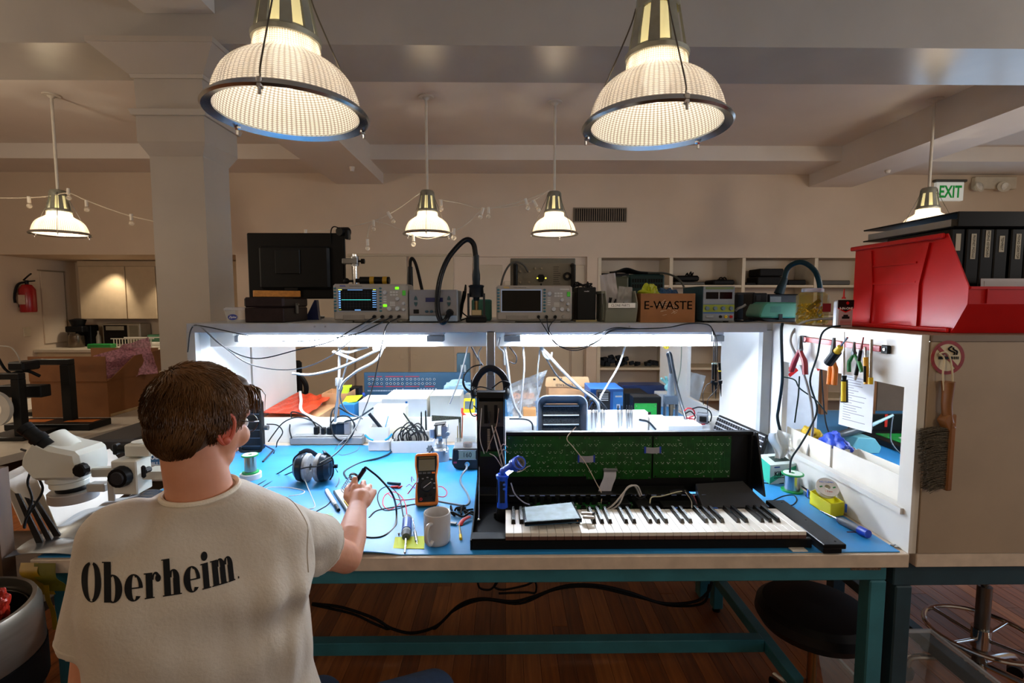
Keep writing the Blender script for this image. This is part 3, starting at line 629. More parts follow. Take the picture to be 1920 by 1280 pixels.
part('chassis',f.box(MB(),0,0,1,1,-D,0,.003),M('6c6a5e',.5),t,True)
part('face_plate',f.box(MB(),.02,.08,.98,.97,0,.004,.001),M('787263',.5),t,True)
for fx in(.075,.955):part('rack_handle',MB().tube([f.p(fx,.12,.004),f.p(fx,.12,.04),f.p(fx,.9,.04),f.p(fx,.9,.004)],.013,10,0),BLACK,t,True)
part('dial',MB().lathe([(.011,0),(.022,0),(.022,.02),(.011,.02)],24,T(f.p(.87,.30,.004),(90,0,0)),closed=True),BLACK,t,True)
part('dial_face',f.knob(MB(),.87,.30,.0105,.014,20),M('a49c86',.4),t,True)
part('hex_knob',f.knob(MB(),.47,.33,.024,.035,6).b2((f.p(.47,0).x-.004,y-.02,f.z0+.05),(f.p(.47,0).x+.004,y-.005,f.p(0,.42).z)),BLACK,t,True)
for fx in(.41,.535):part('indicator',MB().ball(f.p(fx,.335,.036),.005,10),emitm('e8e050',1.2),t,True)
for fx,fy in((.38,.17),(.48,.17),(.15,.22),(.29,.22),(.15,.4),(.29,.4)):part('knob',f.knob(MB(),fx,fy,.006,.012),M('9a927e',.3,.6),t,True)
mb=MB()
for k in range(9):f.box(mb,.66,.14+k*.035,.66+.12*random.uniform(.6,1),.15+k*.035,.0042,.005)
for k in range(8):f.box(mb,.22+k*.03,.48,.24+k*.03,.53,.0042,.006)
part('print',mb,M('3f3a30',.6),t,True,kind='stuff')
cc=P(935,535,y=1.38)
wire('grey_coax_cable','grey cable arching over the left end of the rack instrument','cable',[P(935,560,y=1.36),P(943,520,y=1.36),P(955,497,y=1.36),P(968,491,y=1.365),P(982,497,y=1.37),P(990,510,y=1.385)],.0055,M('4b4b48',.45))
y=.93;f=Face(1082,1118,538,y)
t=thing('black_power_box','matt black power box with a tangle of cables on top beside the grey parts bin','device',((f.x0+f.x1)/2,y+.06,SHT))
part('body',f.box(MB(),0,0,1,.97,-.11,0,.004),M('0b0d10',.4,name='matt_black'),t,True)
part('mounting_rail',f.box(MB(),-.05,.95,1.05,1,-.12,.003),M('9c8f5e',.4),t,True)
mb=MB();random.seed(5)
for k in range(7):xs=[f.x0-.01+random.uniform(0,f.w)for _ in range(3)];mb.tube([(xs[0],y+.02,f.z1+.003),(xs[1],y+.04,f.z1+random.uniform(.01,.025)),(xs[2],y+.06,f.z1+.004)],.0035,6)
part('cable_tangle',mb,RUBBER,t,True,kind='stuff')
part('print',f.txt(MB(),'model',.5,.12,.009),INKW,t,True)
f=Face(1070,1080,547,1.02);solo('connector_block','narrow block of connectors squeezed beside the right oscilloscope','device',f.box(MB(),0,0,1,1,-.1,0,.003),M('4c4a44',.5))
def hopper(name,label,x0,x1,y0,y1,z0,h,mat,lip=.45,th=.004,taper=.0,group=None):
 t=thing(name,label,'bin',((x0+x1)/2,(y0+y1)/2,z0),group=group)
 mb=MB();L=y1-y0
 side=[(y0+.10*L,z0),(y1,z0),(y1,z0+h),(y0+.17*L,z0+h),(y0,z0+h*lip),(y0,z0+h*(lip-.17))]
 part('side_wall',MB().prism([(a,b)for a,b in side],th,T((x0,0,0))@Matrix(((0,0,1,0),(1,0,0,0),(0,1,0,0),(0,0,0,1)))),mat,t,True)
 part('side_wall',MB().prism([(a,b)for a,b in side],th,T((x1-th,0,0))@Matrix(((0,0,1,0),(1,0,0,0),(0,1,0,0),(0,0,0,1)))),mat,t,True)
 fr=[(x0+th,y0,z0+h*(lip-.17)),(x1-th,y0,z0+h*(lip-.17))]
 def quad(mb,p,q,r,s,n):
  n=V(n)*th;ps=[V(p),V(q),V(r),V(s)];mb.add(ps+[a+n for a in ps],[[0,1,2,3],[7,6,5,4],[0,4,5,1],[1,5,6,2],[2,6,7,3],[3,7,4,0]])
 a,b=x0+th,x1-th;ym=y0+.10*L;zl=z0+h*lip;zm=z0+h*(lip-.17)
 mb=MB();quad(mb,(a,y0,zm),(b,y0,zm),(b,y0,zl),(a,y0,zl),(0,1,0));quad(mb,(a,ym,z0),(b,ym,z0),(b,y0,zm),(a,y0,zm),(0,.7,.7))
 mb.b2((a,y0-.004,zl-.008),(b,y0,zl));part('front_lip',mb,mat,t,True)
 part('floor',MB().b2((a,ym+th,z0),(b,y1-th,z0+th)),mat,t,True);part('rear_wall',MB().b2((a,y1-th,z0),(b,y1,z0+h)),mat,t,True)
 return t
y=.835;f=Face(1141,1198,573,y);GB=M('75776a',.55,var=.04,name='grey_bin_plastic')
hx0=X_(1137,y);hx1=X_(1196,y);hh=Z_(546,.98)-SHT
t=hopper('parts_bin','grey open front plastic parts bin with a handwritten white label',hx0,hx1,y,y+.25,SHT,hh,GB,lip=.62)
part('side_rim',MB().b2((hx0-.014,y+.045,SHT+hh-.012),(hx0-.0005,y+.25,SHT+hh)),GB,t,True)
for k in range(5):part('rib',MB().b2((hx0-.004,y+.06+k*.04,SHT+.01),(hx0-.0003,y+.064+k*.04,SHT+hh-.013)),GB,t,True)
lz=SHT+hh*.62
lb=part('paper_label',MB().b2((hx0+.008,y-.0052,lz-.022),(hx1-.012,y-.0042,lz-.001)),PAPER,t,True)
part('handwriting',MB().text('CLONE PARTS',.016,T(((hx0+hx1)/2-.008,y-.0055,lz-.012),(90,0,0)),.0003,sx=.8),INK,lb,True)
def bag(name,label,c,w,h,col,fac,rot,group=None,amp=.012,cat='bag',rough=.25,th=.001):
 rx,ry,rz=rot;sd=random.uniform(0,50)
 def fn(s,q):
  n=noise.noise(V((s*3+sd,q*3,1)))*amp+noise.noise(V((s*8,q*8+sd,2)))*amp*.4
  ww=w*(1-.12*q);return((s-.5)*ww,n,q*h)
 mb=MB().grid(fn,14,18,th);mb.xf(T(c,rot));return solo(name,label,cat,mb,film(col,fac,rough)if fac<1 else M(col,rough,var=.08),group)
random.seed(11)
bag('antistatic_bag','clear printed plastic bag standing tall in the grey parts bin',(hx0+.045,y+.09,SHT+.03),.08,.19,'b5b0b0',.75,(8,-9,0))
bag('antistatic_bag','clear plastic bag of black parts standing right in the grey parts bin',(hx1-.05,y+.06,SHT+.03),.07,.13,'a8a6a4',.55,(-4,5,0))
mb=MB()
for k in range(9):a=random.uniform(hx0+.02,hx1-.03);mb.tube([(a,y+.08,SHT+.012),(a+random.uniform(-.01,.02),y+.07,SHT+.06),(a+random.uniform(0,.04),y+.08,SHT+random.uniform(.07,.12))],.0035,6)
solo('loose_cables','black cable ends lying in the grey parts bin','cable',mb,RUBBER)
y=.84;f=Face(1202,1304,550,y);D=.2
t=thing('cardboard_box','small open brown carton hand lettered E-WASTE on the shelf','box',((f.x0+f.x1)/2,y+D/2,SHT))
def open_box(t,x0,x1,y0,y1,z0,z1,mat,th=.004):
 part('front_panel',MB().b2((x0,y0,z0),(x1,y0+th,z1)),mat,t,True);part('rear_panel',MB().b2((x0,y1-th,z0),(x1,y1,z1)),mat,t,True)
 part('end_panel',MB().b2((x0,y0+th,z0),(x0+th,y1-th,z1)),mat,t,True);part('end_panel',MB().b2((x1-th,y0+th,z0),(x1,y1-th,z1)),mat,t,True)
 part('bottom',MB().b2((x0+th,y0+th,z0),(x1-th,y1-th,z0+th)),mat,t,True)
EW=M('8a5a30',.7,var=.08,vs=10,bump=.1,name='ewaste_cardboard')
open_box(t,f.x0,f.x1,y,y+D,SHT,f.z1,EW)
part('handwriting',MB().text('E-WASTE',.052,T(f.p(.5,.42,.0008),(90,0,0)),.0006,sx=1.02,bold=.0002),M('0a0806',.9,spec=.05,var=0),t,True)
mb=MB()
for k in range(16):a=f.p(random.uniform(.35,.65),random.uniform(.28,.8));mb.box(a+V((0,-.0008,0)),(random.uniform(.01,.05),.0005,.0009),rot=(0,random.uniform(-60,60),0))
part('packing_tape',mb,M('cdbda6',.3),t,True,kind='stuff')
def crumple(name,label,c,r,col,ct='bag',seed=1,amp=.35,rough=.45):
 mb=MB().ball((0,0,0),1,40)
 for i,p in enumerate(mb.v):
  d=p.normalized();q=1+amp*(abs(noise.noise(d*1.7+V((seed,0,0))))-.2)+amp*.25*(abs(noise.noise(d*4+V((0,seed,0))))-.2)
  mb.v[i]=V((c[0]+d.x*r[0]*q,c[1]+d.y*r[1]*q,c[2]+d.z*r[2]*q))
 return solo(name,label,ct,mb,M(col,rough,var=.1))
c=f.p(.25,-.02)
crumple('yellow_bag','crumpled lime yellow bag poking out of the E-WASTE carton',(c.x,y+.08,f.z1-.005),(.042,.05,.045),'a3ad18',seed=3,amp=.7)
c=f.p(.60,-.02)
crumple('blue_cloth','crumpled dark blue plastic at the right inside the E-WASTE carton',(c.x,y+.09,f.z1-.012),(.052,.05,.036),'12406a',seed=8,amp=.8)
y=1.2;f=Face(1180,1247,514,y);D=.2
t=thing('vented_instrument','dark teal instrument with vent slots behind the grey parts bin','instrument',((f.x0+f.x1)/2,y+D/2,SHT))
part('casing',f.box(MB(),0,0,1,1,-D,0,.008),M('15302f',.45),t,True)
mb=MB()
for a in range(12):
 for b in range(2):f.box(mb,.08+a*.07+(.03 if a>5 else 0),.10+b*.12,.13+a*.07+(.03 if a>5 else 0),.18+b*.12,.0002,.0012)
part('vent_slots',mb,M('040606',.6,var=0),t,True,kind='stuff')
zt_=f.z1
f=Face(1150,1179,518,1.16);solo('olive_case','small olive green case beside the dark vented instrument','case',f.box(MB(),0,0,1,1,-.16,0,.008),M('3d4430',.5))
mb=MB()
for k in range(6):dy=.02+k*.022;mb.tube([(X_(1152,1.2),1.2+dy,zt_+.006+k*.002),(X_(1175,1.2),1.2+dy,zt_+.03-k*.002),(X_(1200,1.2),1.2+dy,zt_+.012),(X_(1235+3*k,1.2),1.2+dy,zt_+.007)],.0055,7)
solo('cable_bundle','bundle of black cables lying across the dark vented instrument','cable',mb,RUBBER)
wire('dark_cable','dark cable arching from the vented instrument towards the power supply','cable',[P(1215,512,y=1.17),P(1245,512,y=1.15),P(1268,520,y=1.12),P(1281,535,y=1.1),P(1283,550,y=1.09)],.005,M('3a3d38',.5))
y=.835;f=Face(1319,1377.5,537,y);D=.26
t=thing('bench_power_supply','grey and green bench power supply with two dark displays and four knobs','power supply',((f.x0+f.x1)/2,y+D/2,SHT))
xl=f.x0
part('casing',f.box(MB(),0,.0,1,.965,-D,0,.003),M('25444e',.5),t,True)
part('top_cover',MB().b2((f.x0-.0,y+.004,f.z1+.0005),(f.x1,y+D,f.z1+.003)),M('a39a8a',.35,.3),t,True)
part('front_panel',f.box(MB(),0,0,1,.955,0,.003,.001),M('79828a',.5),t,True)
part('name_strip',f.box(MB(),.06,.015,.96,.08,.0031,.004),M('63754a',.5),t,True)
for a,b in((.08,.48),(.52,.92)):
 d=part('display',f.box(MB(),a,.155,b,.345,.0031,.004),M('090508',.12,var=0),t,True)
part('knob_strip',f.box(MB(),.0,.50,1,.71,.0031,.004),M('83932a',.5,var=.05),t,True)
part('blue_strip',f.box(f.box(MB(),0,.485,1,.499,.0031,.004),0,.71,1,.75,.0031,.004),M('1d4f8c',.5,var=0),t,True)
for k in range(4):part('knob',f.knob(MB(),.12+k*.255,.605,.0095,.014,18),M('5b7688',.3,.3),t,True)
part('power_button',f.box(MB(),.09,.80,.34,.875,.0031,.007,.003),M('8b939a',.4),t,True)
for fx,m in((.56,BLACK),(.73,YEL),(.90,RED)):b=part('terminal',f.knob(MB(),fx,.84,.0068,.010,16),m,t,True);part('socket_hole',f.knob(MB(),fx,.84,.0024,.0104,10),INK,b,True)
for fx in(.1,.75):part('foot',f.box(MB(),fx,.966,fx+.12,1,-.03,-.01),BLACK,t,True)
y=1.12
f=Face(1380,1412,548,y);solo('grey_case_device','dark grey device with rounded top right of the power supply','device',f.box(MB(),0,0,1.3,1,-.16,0,.012).b2((f.x0+.01,y-.003,f.z0+.05),(f.x0+.05,y-.0003,f.z0+.07)),M('25272a',.45))
y=.98;f=Face(1412,1440,549,y)
t=thing('black_adapter','black ribbed adapter standing left of the green soldering station','device',((f.x0+f.x1)/2,y,SHT))
part('body',f.box(MB(),0,0,1,1,-.10,0,.005),M('17181b',.5),t,True);part('socket',f.box(MB(),.2,.08,.5,.28,.0003,.003,.001),M('2d2f33',.4),t,True)
wire('grey_plug_lead','grey lead with plug running between power supply and dark device','cable',[P(1379,582,y=.93),P(1384,578,y=.92),P(1392,575,y=.92),P(1398,571,y=.92)],.006,M('8a8a88',.45))
wire('black_shelf_lead','black lead curving on the shelf right of the power supply','cable',[(X_(1379,.9),.9,SHT+.004),(X_(1388,.88),.88,SHT+.004),(X_(1400,.88),.88,SHT+.004),(X_(1412,.93),.93,SHT+.004)],.004,RUBBER)
y=.87;f=Face(1425,1496,566,y);D=.14
t=thing('green_solder_station','sea green handheld soldering station lying on the shelf beside the gold parts jar','soldering equipment',((f.x0+f.x1)/2,y+D/2,SHT))
G1=M('3d8670',.45,var=.04,name='sea_green_shell')
def outl(s,t0):return[(f.x0+f.w*a,f.z1-f.h*b)for a,b in t0]
XZ=lambda yy:Matrix(((1,0,0,0),(0,0,1,yy),(0,1,0,0),(0,0,0,1)))
part('shell',MB().prism(outl(0,[(.02,.78),(0,.6),(.1,.15),(.18,0),(1,.02),(1,.80)])[::-1],D,XZ(y),.006),G1,t,True)
part('underside',MB().prism(outl(0,[(.03,.80),(1,.82),(1,1),(.3,1),(.12,.93)])[::-1],D-.01,XZ(y+.005),.003),BLACK,t,True)
part('inset_label',f.box(MB(),.28,.22,.56,.52,.0002,.0012,.0004),M('37786a',.5),t,True)
part('latch',f.box(MB(),.5,.6,.6,.9,.0002,.005,.001),BLACK,t,True)
zt2=f.z1
t2=thing('hose_tool','black tool with a thick arching hose behind the green soldering station','soldering equipment',(X_(1450,1.1),1.1,SHT))
y=1.1;f=Face(1441,1500,551,y)
part('body',f.box(MB(),0,0,1,1,-.1,0,.006),M('101318',.4),t2,True)
part('grip',MB().cyl((X_(1466,y),y+.03,f.z1),(X_(1476,y),y+.03,Z_(520,y)),.024,.015,16),M('14262c',.4),t2,True)
part('hose',MB().tube([(X_(1474,y),y+.03,Z_(525,y)),(X_(1480,y),y+.03,Z_(503,y)),(X_(1490,y),y+.02,Z_(493,y)),(X_(1501,y),y,Z_(491,y)),(X_(1513,y),y-.02,Z_(500,y)),(X_(1523,y),y-.03,Z_(516,y)),(X_(1530,y),y-.03,Z_(545,y)),(X_(1531,y),y-.02,SHT+.01)],.0125,12),M('12303a',.3),t2,True)
part('vent_panel',f.box(MB(),.05,.1,.4,.5,.0003,.002),M('3a3f3c',.5),t2,True)
c=P(1524,600,y=.70);t=thing('parts_jar','square clear plastic jar with white lid full of gold coloured connectors','jar',(c.x,.70,SHT+.0))
cx_,cy_=c.x,.71;w0=.052;hj=Z_(543,.70)-SHT
PJ=film('b99e24',.38,.12)
SHJ=SZ+.0008
part('jar_body',loft(MB(),[sq(w0*.92,w0*.92,SHJ,32),sq(w0,w0,SHJ+.01,32),sq(w0,w0,SHJ+hj*.83,32),sq(w0*.8,w0*.8,SHJ+hj*.9,32),sq(w0*.75,w0*.75,SHJ+hj*.93,32)]),PJ,t,True)
part('lid',MB().lathe([(0,SHJ+hj*.932),(.038,SHJ+hj*.932),(.041,SHJ+hj*.94),(.041,SHJ+hj*1.03),(.038,SHJ+hj*1.05),(0,SHJ+hj*1.05)],36,T((cx_,cy_,0))),M('b9bccb',.4),t,True)
part('red_label',MB().b2((cx_+.012,cy_-w0-.0012,SHJ+.05),(cx_+.046,cy_-w0-.0003,SHJ+.085)),M('8f1313',.5),t,True)
mb=MB();random.seed(9)
for k in range(150):
 zz=random.uniform(.006,.085);a=random.uniform(-1,1)*(w0-.011);b=random.uniform(-1,1)*(w0-.011)
 mb.cyl((cx_+a,cy_+b,SHJ+zz),V((cx_+a,cy_+b,SHJ+zz))+V((random.uniform(-1,1),random.uniform(-1,1),random.uniform(-.5,.5))).normalized()*.010,.0038,n=7)
solo('gold_connectors','heap of small gold coloured connectors inside the lidded jar','connectors',mb,M('d0a12c',.3,.7,var=.1,name='gold_plating'),kind='stuff')
solo('black_connector','black connector among the gold ones in the jar','connector',MB().cyl((cx_-.03,cy_-.02,SHJ+.06),(cx_+.015,cy_-.028,SHJ+.098),.009,n=12),BLACK)
y=.42;c=P(1587,612,y=y);z0=SZ+.0005
f=Face(1571,1602,560,y,z0=z0)
t=thing('oil_can','flat oil tin with red spout and black and red label before the red bin','can',((f.x0+f.x1)/2,y+.013,z0))
part('tin',f.box(MB(),0,.05,1,.97,-.026,0,.005).b2((f.x0+.002,y+.002,z0),(f.x1-.002,y+.024,z0+.006)),M('b3b5bb',.3,.3),t,True)
part('black_label',MB().prism([(f.x0+.001,f.z1-.004),(f.x0+.001,f.z1-.032),(f.x0+f.w/2,f.z1-.046),(f.x1-.001,f.z1-.032),(f.x1-.001,f.z1-.004)],-.0008,XZ(y-.0002)),M('0b0b0d',.35,var=0),t,True)
part('red_stripe',MB().prism([(f.x0+.001,f.z1-.032),(f.x0+.001,f.z1-.036),(f.x0+f.w/2,f.z1-.050),(f.x1-.001,f.z1-.036),(f.x1-.001,f.z1-.032),(f.x0+f.w/2,f.z1-.046)],-.0008,XZ(y-.0002)),RED,t,True)
part('emblem',f.knob(MB(),.6,.15,.006,.0018,16),RED,t,True)
part('lettering',f.txt(MB(),'3-IN-ONE',.52,.34,.0115,bold=.0002),INKW,t,True)
part('car_silhouette',f.box(f.box(MB(),.3,.62,.75,.70,.0003,.001),.38,.56,.66,.62,.0003,.001),INK,t,True)
mb=MB()
for k in range(5):f.box(mb,.2,.76+.035*k,.85,.775+.035*k,.0003,.001)
part('small_print',mb,M('b23a3a',.5),t,True,kind='stuff')
part('spout',MB().cyl((f.p(.5,0).x,y+.013,f.z1),(f.p(.5,0).x,y+.013,f.z1+.006),.007,.006,14).cyl((f.p(.5,0).x,y+.013,f.z1+.006),(f.p(.5,0).x,y+.013,f.z1+.036),.0035,.002,10),RED,t,True)
f=Face(1575,1630,542,1.0,z0=SZ-.2);
f=Face(1572,1640,545,1.05,vb=590)
x0=1.31;y0,y1=.025,.50
rh=P(1770,438,y=y0+.17*(y1-y0)).z-SZ
t=hopper('red_storage_bin','large red open front storage bin on the adjoining shelf',x0,1.74,y0,y1,SZ+.0008,rh,RED,lip=.46,th=.004)
YZm=lambda xx:Matrix(((0,0,1,xx),(1,0,0,0),(0,1,0,0),(0,0,0,1)))
zb=SZ
part('side_rib',MB().prism([(y1-.1,zb+.006),(y1-.09,zb+.006),(y1-.095,zb+rh*.5),(y1-.08,zb+rh-.02),(y1-.09,zb+rh-.02),(y1-.105,zb+rh*.5)],.006,YZm(x0-.006)),RED,t,True)
part('side_rib',MB().prism([(y0+.165,zb+.006),(y0+.185,zb+.006),(y0+.18,zb+rh*.5),(y0+.155,zb+rh-.02),(y0+.135,zb+rh-.02),(y0+.165,zb+rh*.5)],.008,YZm(x0-.008)),RED,t,True)
for z in(.52,.73):part('side_rib',MB().b2((x0-.005,y0+.185,zb+rh*z),(x0-.0002,y1-.10,zb+rh*z+.006)),RED,t,True)
part('rim',MB().b2((x0-.012,y0+.085,zb+rh-.012),(x0-.0002,y1+.015,zb+rh+.003),.003).b2((x0-.012,y1+.0005,zb+rh-.012),(1.74,y1+.015,zb+rh+.003),.003),RED,t,True)
part('bottom_skirt',MB().b2((x0-.010,y0+.05,zb+.0008),(x0-.0002,y1+.01,zb+.016),.003),RED,t,True)
for xx in(1.36,1.52,1.56):part('lip_rib',MB().b2((xx,y0-.006,zb+rh*.30),(xx+.004,y0-.0005,zb+rh*.44)),RED,t,True)
BND=M('0a0a0c',.35,var=.05,name='binder_vinyl')
xs=[1.335,1.382,1.425,1.468,1.518,1.562,1.61,1.66]
txts=['','PROPHET MODULE','MOPHO KEYBOARD','TEMPEST','MONO DESKTOP','TETRA','MOPHO SE','EVOLVER']
yb=.12
tops=P(1850,405,y=yb).z-.03
for i,(xx,s)in enumerate(zip(xs,txts)):
 lab=['black binder at the left edge of the red bin, short blank label','black binder, second from the left in the red bin, long white spine label','black binder, third in the red bin, longest spine label set high','black binder, fourth in the red bin, short spine label','black binder, fifth in the red bin, wide long spine label','black binder, sixth in the red bin, shortest spine label set high','black binder, seventh in the red bin, label near its neighbour','black binder furthest right in the red bin, mostly hidden'][i]
 t=thing('binder',lab,'binder',(xx+.02,yb+.13,SZ+.006),group='black binders in the red bin')
 ht=tops-SZ-.012
 part('cover',MB().b2((xx,yb,SZ+.006),(xx+.041,yb+.26,SZ+.006+ht),.003),BND,t,True)
 lh=[.05,.075,.08,.048,.075,.042,.055,.09][i];lt=tops-[.022,.022,.012,.028,.022,.026,.026,.024][i]
 lb=part('spine_label',MB().b2((xx+.013,yb-.001,lt-lh),(xx+.028,yb-.0002,lt)),M('b9b19c',.6),t,True)
 if s:part('lettering',MB().text(s,.0105,T((xx+.0205,yb-.0013,lt-lh/2),(90,90,0)),.0002,sx=min(1,lh/(len(s)*.0072))),INK,lb,True)
mb=MB();random.seed(2)
for k in range(9):mb.box((1.56+k*.004,.072+k*.003,SZ+.09+random.uniform(-.004,.004)),(.34-k*.012,.0018,.13+random.uniform(-.008,.004)),rot=(random.uniform(-3,3),0,0))
solo('paper_stack','loose sheets of white paper in front of the binders in the red bin','paper',mb,M('b3adb0',.7,var=.04),kind='stuff')
c=P(1690,440,y=.3)
mb=MB().box((1.52,.30,tops+.014),(.43,.36,.026),.004,(0,0,0));t=thing('black_binder_flat','black binder lying flat on top of the upright binders in the red bin','binder',(1.52,.28,tops))
part('cover',MB().b2((1.335,.115,tops-.004),(1.80,.50,tops+.0005),.001).b2((1.335,.108,tops+.036),(1.80,.50,tops+.041),.001).b2((1.335,.101,tops-.004),(1.80,.107,tops+.041),.002),BND,t,True)
part('pages',MB().b2((1.34,.13,tops+.001),(1.78,.48,tops+.022)),M('8a857c',.7),t,True)
DKI=M('0c0b0b',.6,name='dark_item')
def cub(u0,u1,v0,vb,d=.3,bev=.01,y=YW+.03,m=DKI,name='keyboard_case',label='',ct='case',extra=None):
 x0_,x1_=X_(u0,y,v0),X_(u1,y,v0);z0_=Z_(vb,YW)+.001;mb=MB().b2((x0_,y,z0_),(x1_,y+d,max(z0_+.012,Z_(v0,y))),bev)
 if extra:extra(mb,x0_,x1_,z0_,y)
 return solo(name,label,ct,mb,m)
def jumble(n,hgt):
 def ex(mb,a,b,z,y):
  for k in range(n):p=random.uniform(a,b);q=random.uniform(a,b);mb.tube([(p,y-.003+random.uniform(0,.2),z+.01),((p+q)/2,y+.05,z+random.uniform(.3,1)*hgt),(q,y+random.uniform(0,.2),z+.01)],.009,6,4)
 return ex
cub(1127,1180,512,534,name='flat_cases',label='stack of flat dark cases in the first upper cubby')
cub(1266,1322,528,534,m=M('4c4740',.6),name='flat_tray',label='flat grey tray lying in the second upper cubby',ct='tray')
cub(1270,1312,516,527.2,name='cable_heap',label='heap of black cables on the tray in the second upper cubby',ct='cables',extra=jumble(8,.13),bev=.02)
cub(1338,1378,524,534,name='dark_cable_coil',label='low coil of black cable at the right of the second upper cubby',ct='cables',extra=jumble(8,.1),bev=.015)
cub(1421,1468,518,534,name='soft_case',label='lower of two stacked black cases in the third upper cubby')
cub(1425,1470,503,517.4,name='soft_case',label='upper of two stacked black cases in the third upper cubby')
cub(1478,1512,524,534,name='small_case',label='small flat black case right of the stacked cases, under the hose')
cub(1533,1595,525,534,m=M('4c4740',.6),name='flat_box',label='flat grey and black box in the fourth upper cubby')
cub(1398,1418,529,534,name='small_box',label='tiny dark item at the left of the third upper cubby',ct='box')
zb_=P(1200,689,y=YW).z
for k,(a,b,v,lab)in enumerate(((1125,1145,668,'left pile of black gadgets on the low shelf seen under the bench shelf'),(1148,1180,664,'middle taller pile of black gadgets on the low shelf'),(1184,1234,674,'right pile of black gadgets on the low shelf'))):
 x0_,x1_=X_(a,YW+.05,680),X_(b,YW+.05,680);mb=MB();random.seed(k+40);h=Z_(v,YW+.05)-zb_
 for j in range(14):mb.box((random.uniform(x0_,x1_),YW+random.uniform(.06,.2),zb_+.03+random.uniform(0,max(.01,h-.07))),(.06,.05,random.uniform(.03,.06)),.004,(0,random.uniform(-20,20),random.uniform(-30,30)))
 solo('gadget_pile',lab,'gadgets',mb,M('0d1216',.45),kind='stuff')
TZ=BZ+.004
def on(u,v,z=TZ):return P(u,v,z=z)
def wpx(px,p):return px*(cam.matrix_basis.inverted()@V(p)).z*-1/F
BLK=M('08090b',.4,spec=.3,var=.1,name='black_steel');PURE=M('050506',.55,spec=.2,var=0)
ix0,ix1=-.10,.905
t=thing('keyboard_instrument','opened black keyboard instrument with raised lid of green circuit boards and white keys','keyboard',(.4,.2,TZ))
yl=.44;yf=.034
part('case_floor',MB().b2((ix0,yf+.02,TZ),(ix1,yl-.012,TZ+.014),.002),BLK,t,True)
part('front_bar',MB().b2((ix0,yf,TZ),(ix1,yf+.016,TZ+.028),.002).b2((ix0,yf,TZ+.0285),(.0,yf+.045,TZ+.034),.001),PURE,t,True)
part('left_wall',MB().prism([(yf,TZ),(yl-.014,TZ),(yl-.014,TZ+.10),(yf+.14,TZ+.035),(yf,TZ+.03)],.004,YZm(ix0-.0045)),BLK,t,True)
part('rear_step',MB().b2((ix0,.345,TZ+.0145),(.66,yl-.013,TZ+.045),.002),BLK,t,True)
zt=P(1150,808,y=yl).z;zb_=TZ+.015
xr=X_(1409,yl,860)
part('lid',MB().b2((ix0+.10,yl,zb_),(xr,yl+.012,zt),.002).b2((ix0+.10,yl-.012,zt-.012),(xr,yl-.0005,zt),.001).b2((xr-.012,yl-.02,zb_),(xr,yl-.0005,zt-.0125),.001),BLK,t,True)
part('lid_end',MB().prism([(yl-.10,TZ+.035),(yl-.0125,TZ+.035),(yl-.0125,zt),(yl-.03,zt)],.006,YZm(xr+.0005)),BLK,t,True)
PCB=M('0b4a12',.38,var=.2,vs=30,spec=.4,name='solder_mask_green')
PADM=M('cfd3c4',.4,.3,var=0,name='solder_pad')
def pcb(ua,ub,va,vb,rows,seed,extra_rows=()):
 a=P(ua,va,y=yl-.008);b=P(ub,vb,y=yl-.008)
 br=part('circuit_board',MB().b2((a.x,yl-.0065,b.z),(b.x,yl-.004,a.z)),PCB,t,True)
 mb=MB();random.seed(seed);W=b.x-a.x;H=a.z-b.z
 for r in rows:
  n=int(W/.021)
  for i in range(n):
   if random.random()<.22:continue
   x=a.x+.012+i*(W-.024)/max(1,n-1);z=a.z-r*H
   for s in(-1,1):mb.box((x+s*.0045,yl-.0071,z+.002),(.0018,.001,.0022))
   mb.box((x,yl-.0071,z-.003),(.005,.001,.0012))
 for k in range(40):mb.box((random.uniform(a.x+.01,b.x-.01),yl-.0069,random.uniform(b.z+.01,a.z-.01)),(random.uniform(.002,.008),.0006,.0008))
 part('solder_pads',mb,PADM,br,True,kind='stuff')
 mb=MB()
 for k in range(22):mb.box((random.uniform(a.x+.02,b.x-.02),yl-.0066,(a.z+b.z)/2+random.uniform(-.4,.4)*H),(.0007,.0003,random.uniform(.02,.07)))
 part('board_traces',mb,M('1a6a20',.4,var=0),br,True,kind='stuff')
 n=max(3,int(W/.09)+1)
 for i in range(n):
  for z in(a.z-.006,b.z+.006):part('screw',MB().cyl((a.x+.008+i*(W-.016)/(n-1),yl-.0066,z),(a.x+.008+i*(W-.016)/(n-1),yl-.009,z),.0036,.0028,10),CHROME,br,True)
pcb(950,1100,818,893,(.22,.4,.65,.85),1);pcb(1101,1221,818,898,(.2,.4,.62,.82),2);pcb(1226,1369,818,895,(.2,.4,.64,.85),3)
RIB=M('9a9aa4',.45,var=.05,vs=60,stretch=(30,1,1),name='ribbon_cable')
for ua,ub,v0_,v1_ in((1085,1114,854,866),(1210,1238,838,849)):
 a=P(ua,v0_,y=yl-.012);b=P(ub,v1_,y=yl-.012)
 r=part('flat_flex',MB().grid(lambda s,q:(a.x+(b.x-a.x)*s,yl-.010-.008*sin(pi*s),a.z+(b.z-a.z)*q),10,1,.0006),RIB,t,True)
 part('connector',MB().b2((a.x-.003,yl-.013,b.z-.001),(a.x+.003,yl-.0071,a.z+.001)).b2((b.x-.003,yl-.013,b.z-.001),(b.x+.003,yl-.0071,a.z+.001)),M('1c3cae',.4),r,True)
pts=[P(1144,882,y=yl-.01),P(1143,895,y=yl-.03),P(1137,910,y=yl-.05),P(1133,925,y=yl-.07),P(1131,943,y=yl-.09)]
rc=cat(pts,6);part('ribbon_cable',MB().grid(lambda s,q:rc[min(len(rc)-1,int(q*(len(rc)-1)+.5))]+V(((s-.5)*.046,0,0)),4,len(rc)-1,.0008),RIB,t,True)
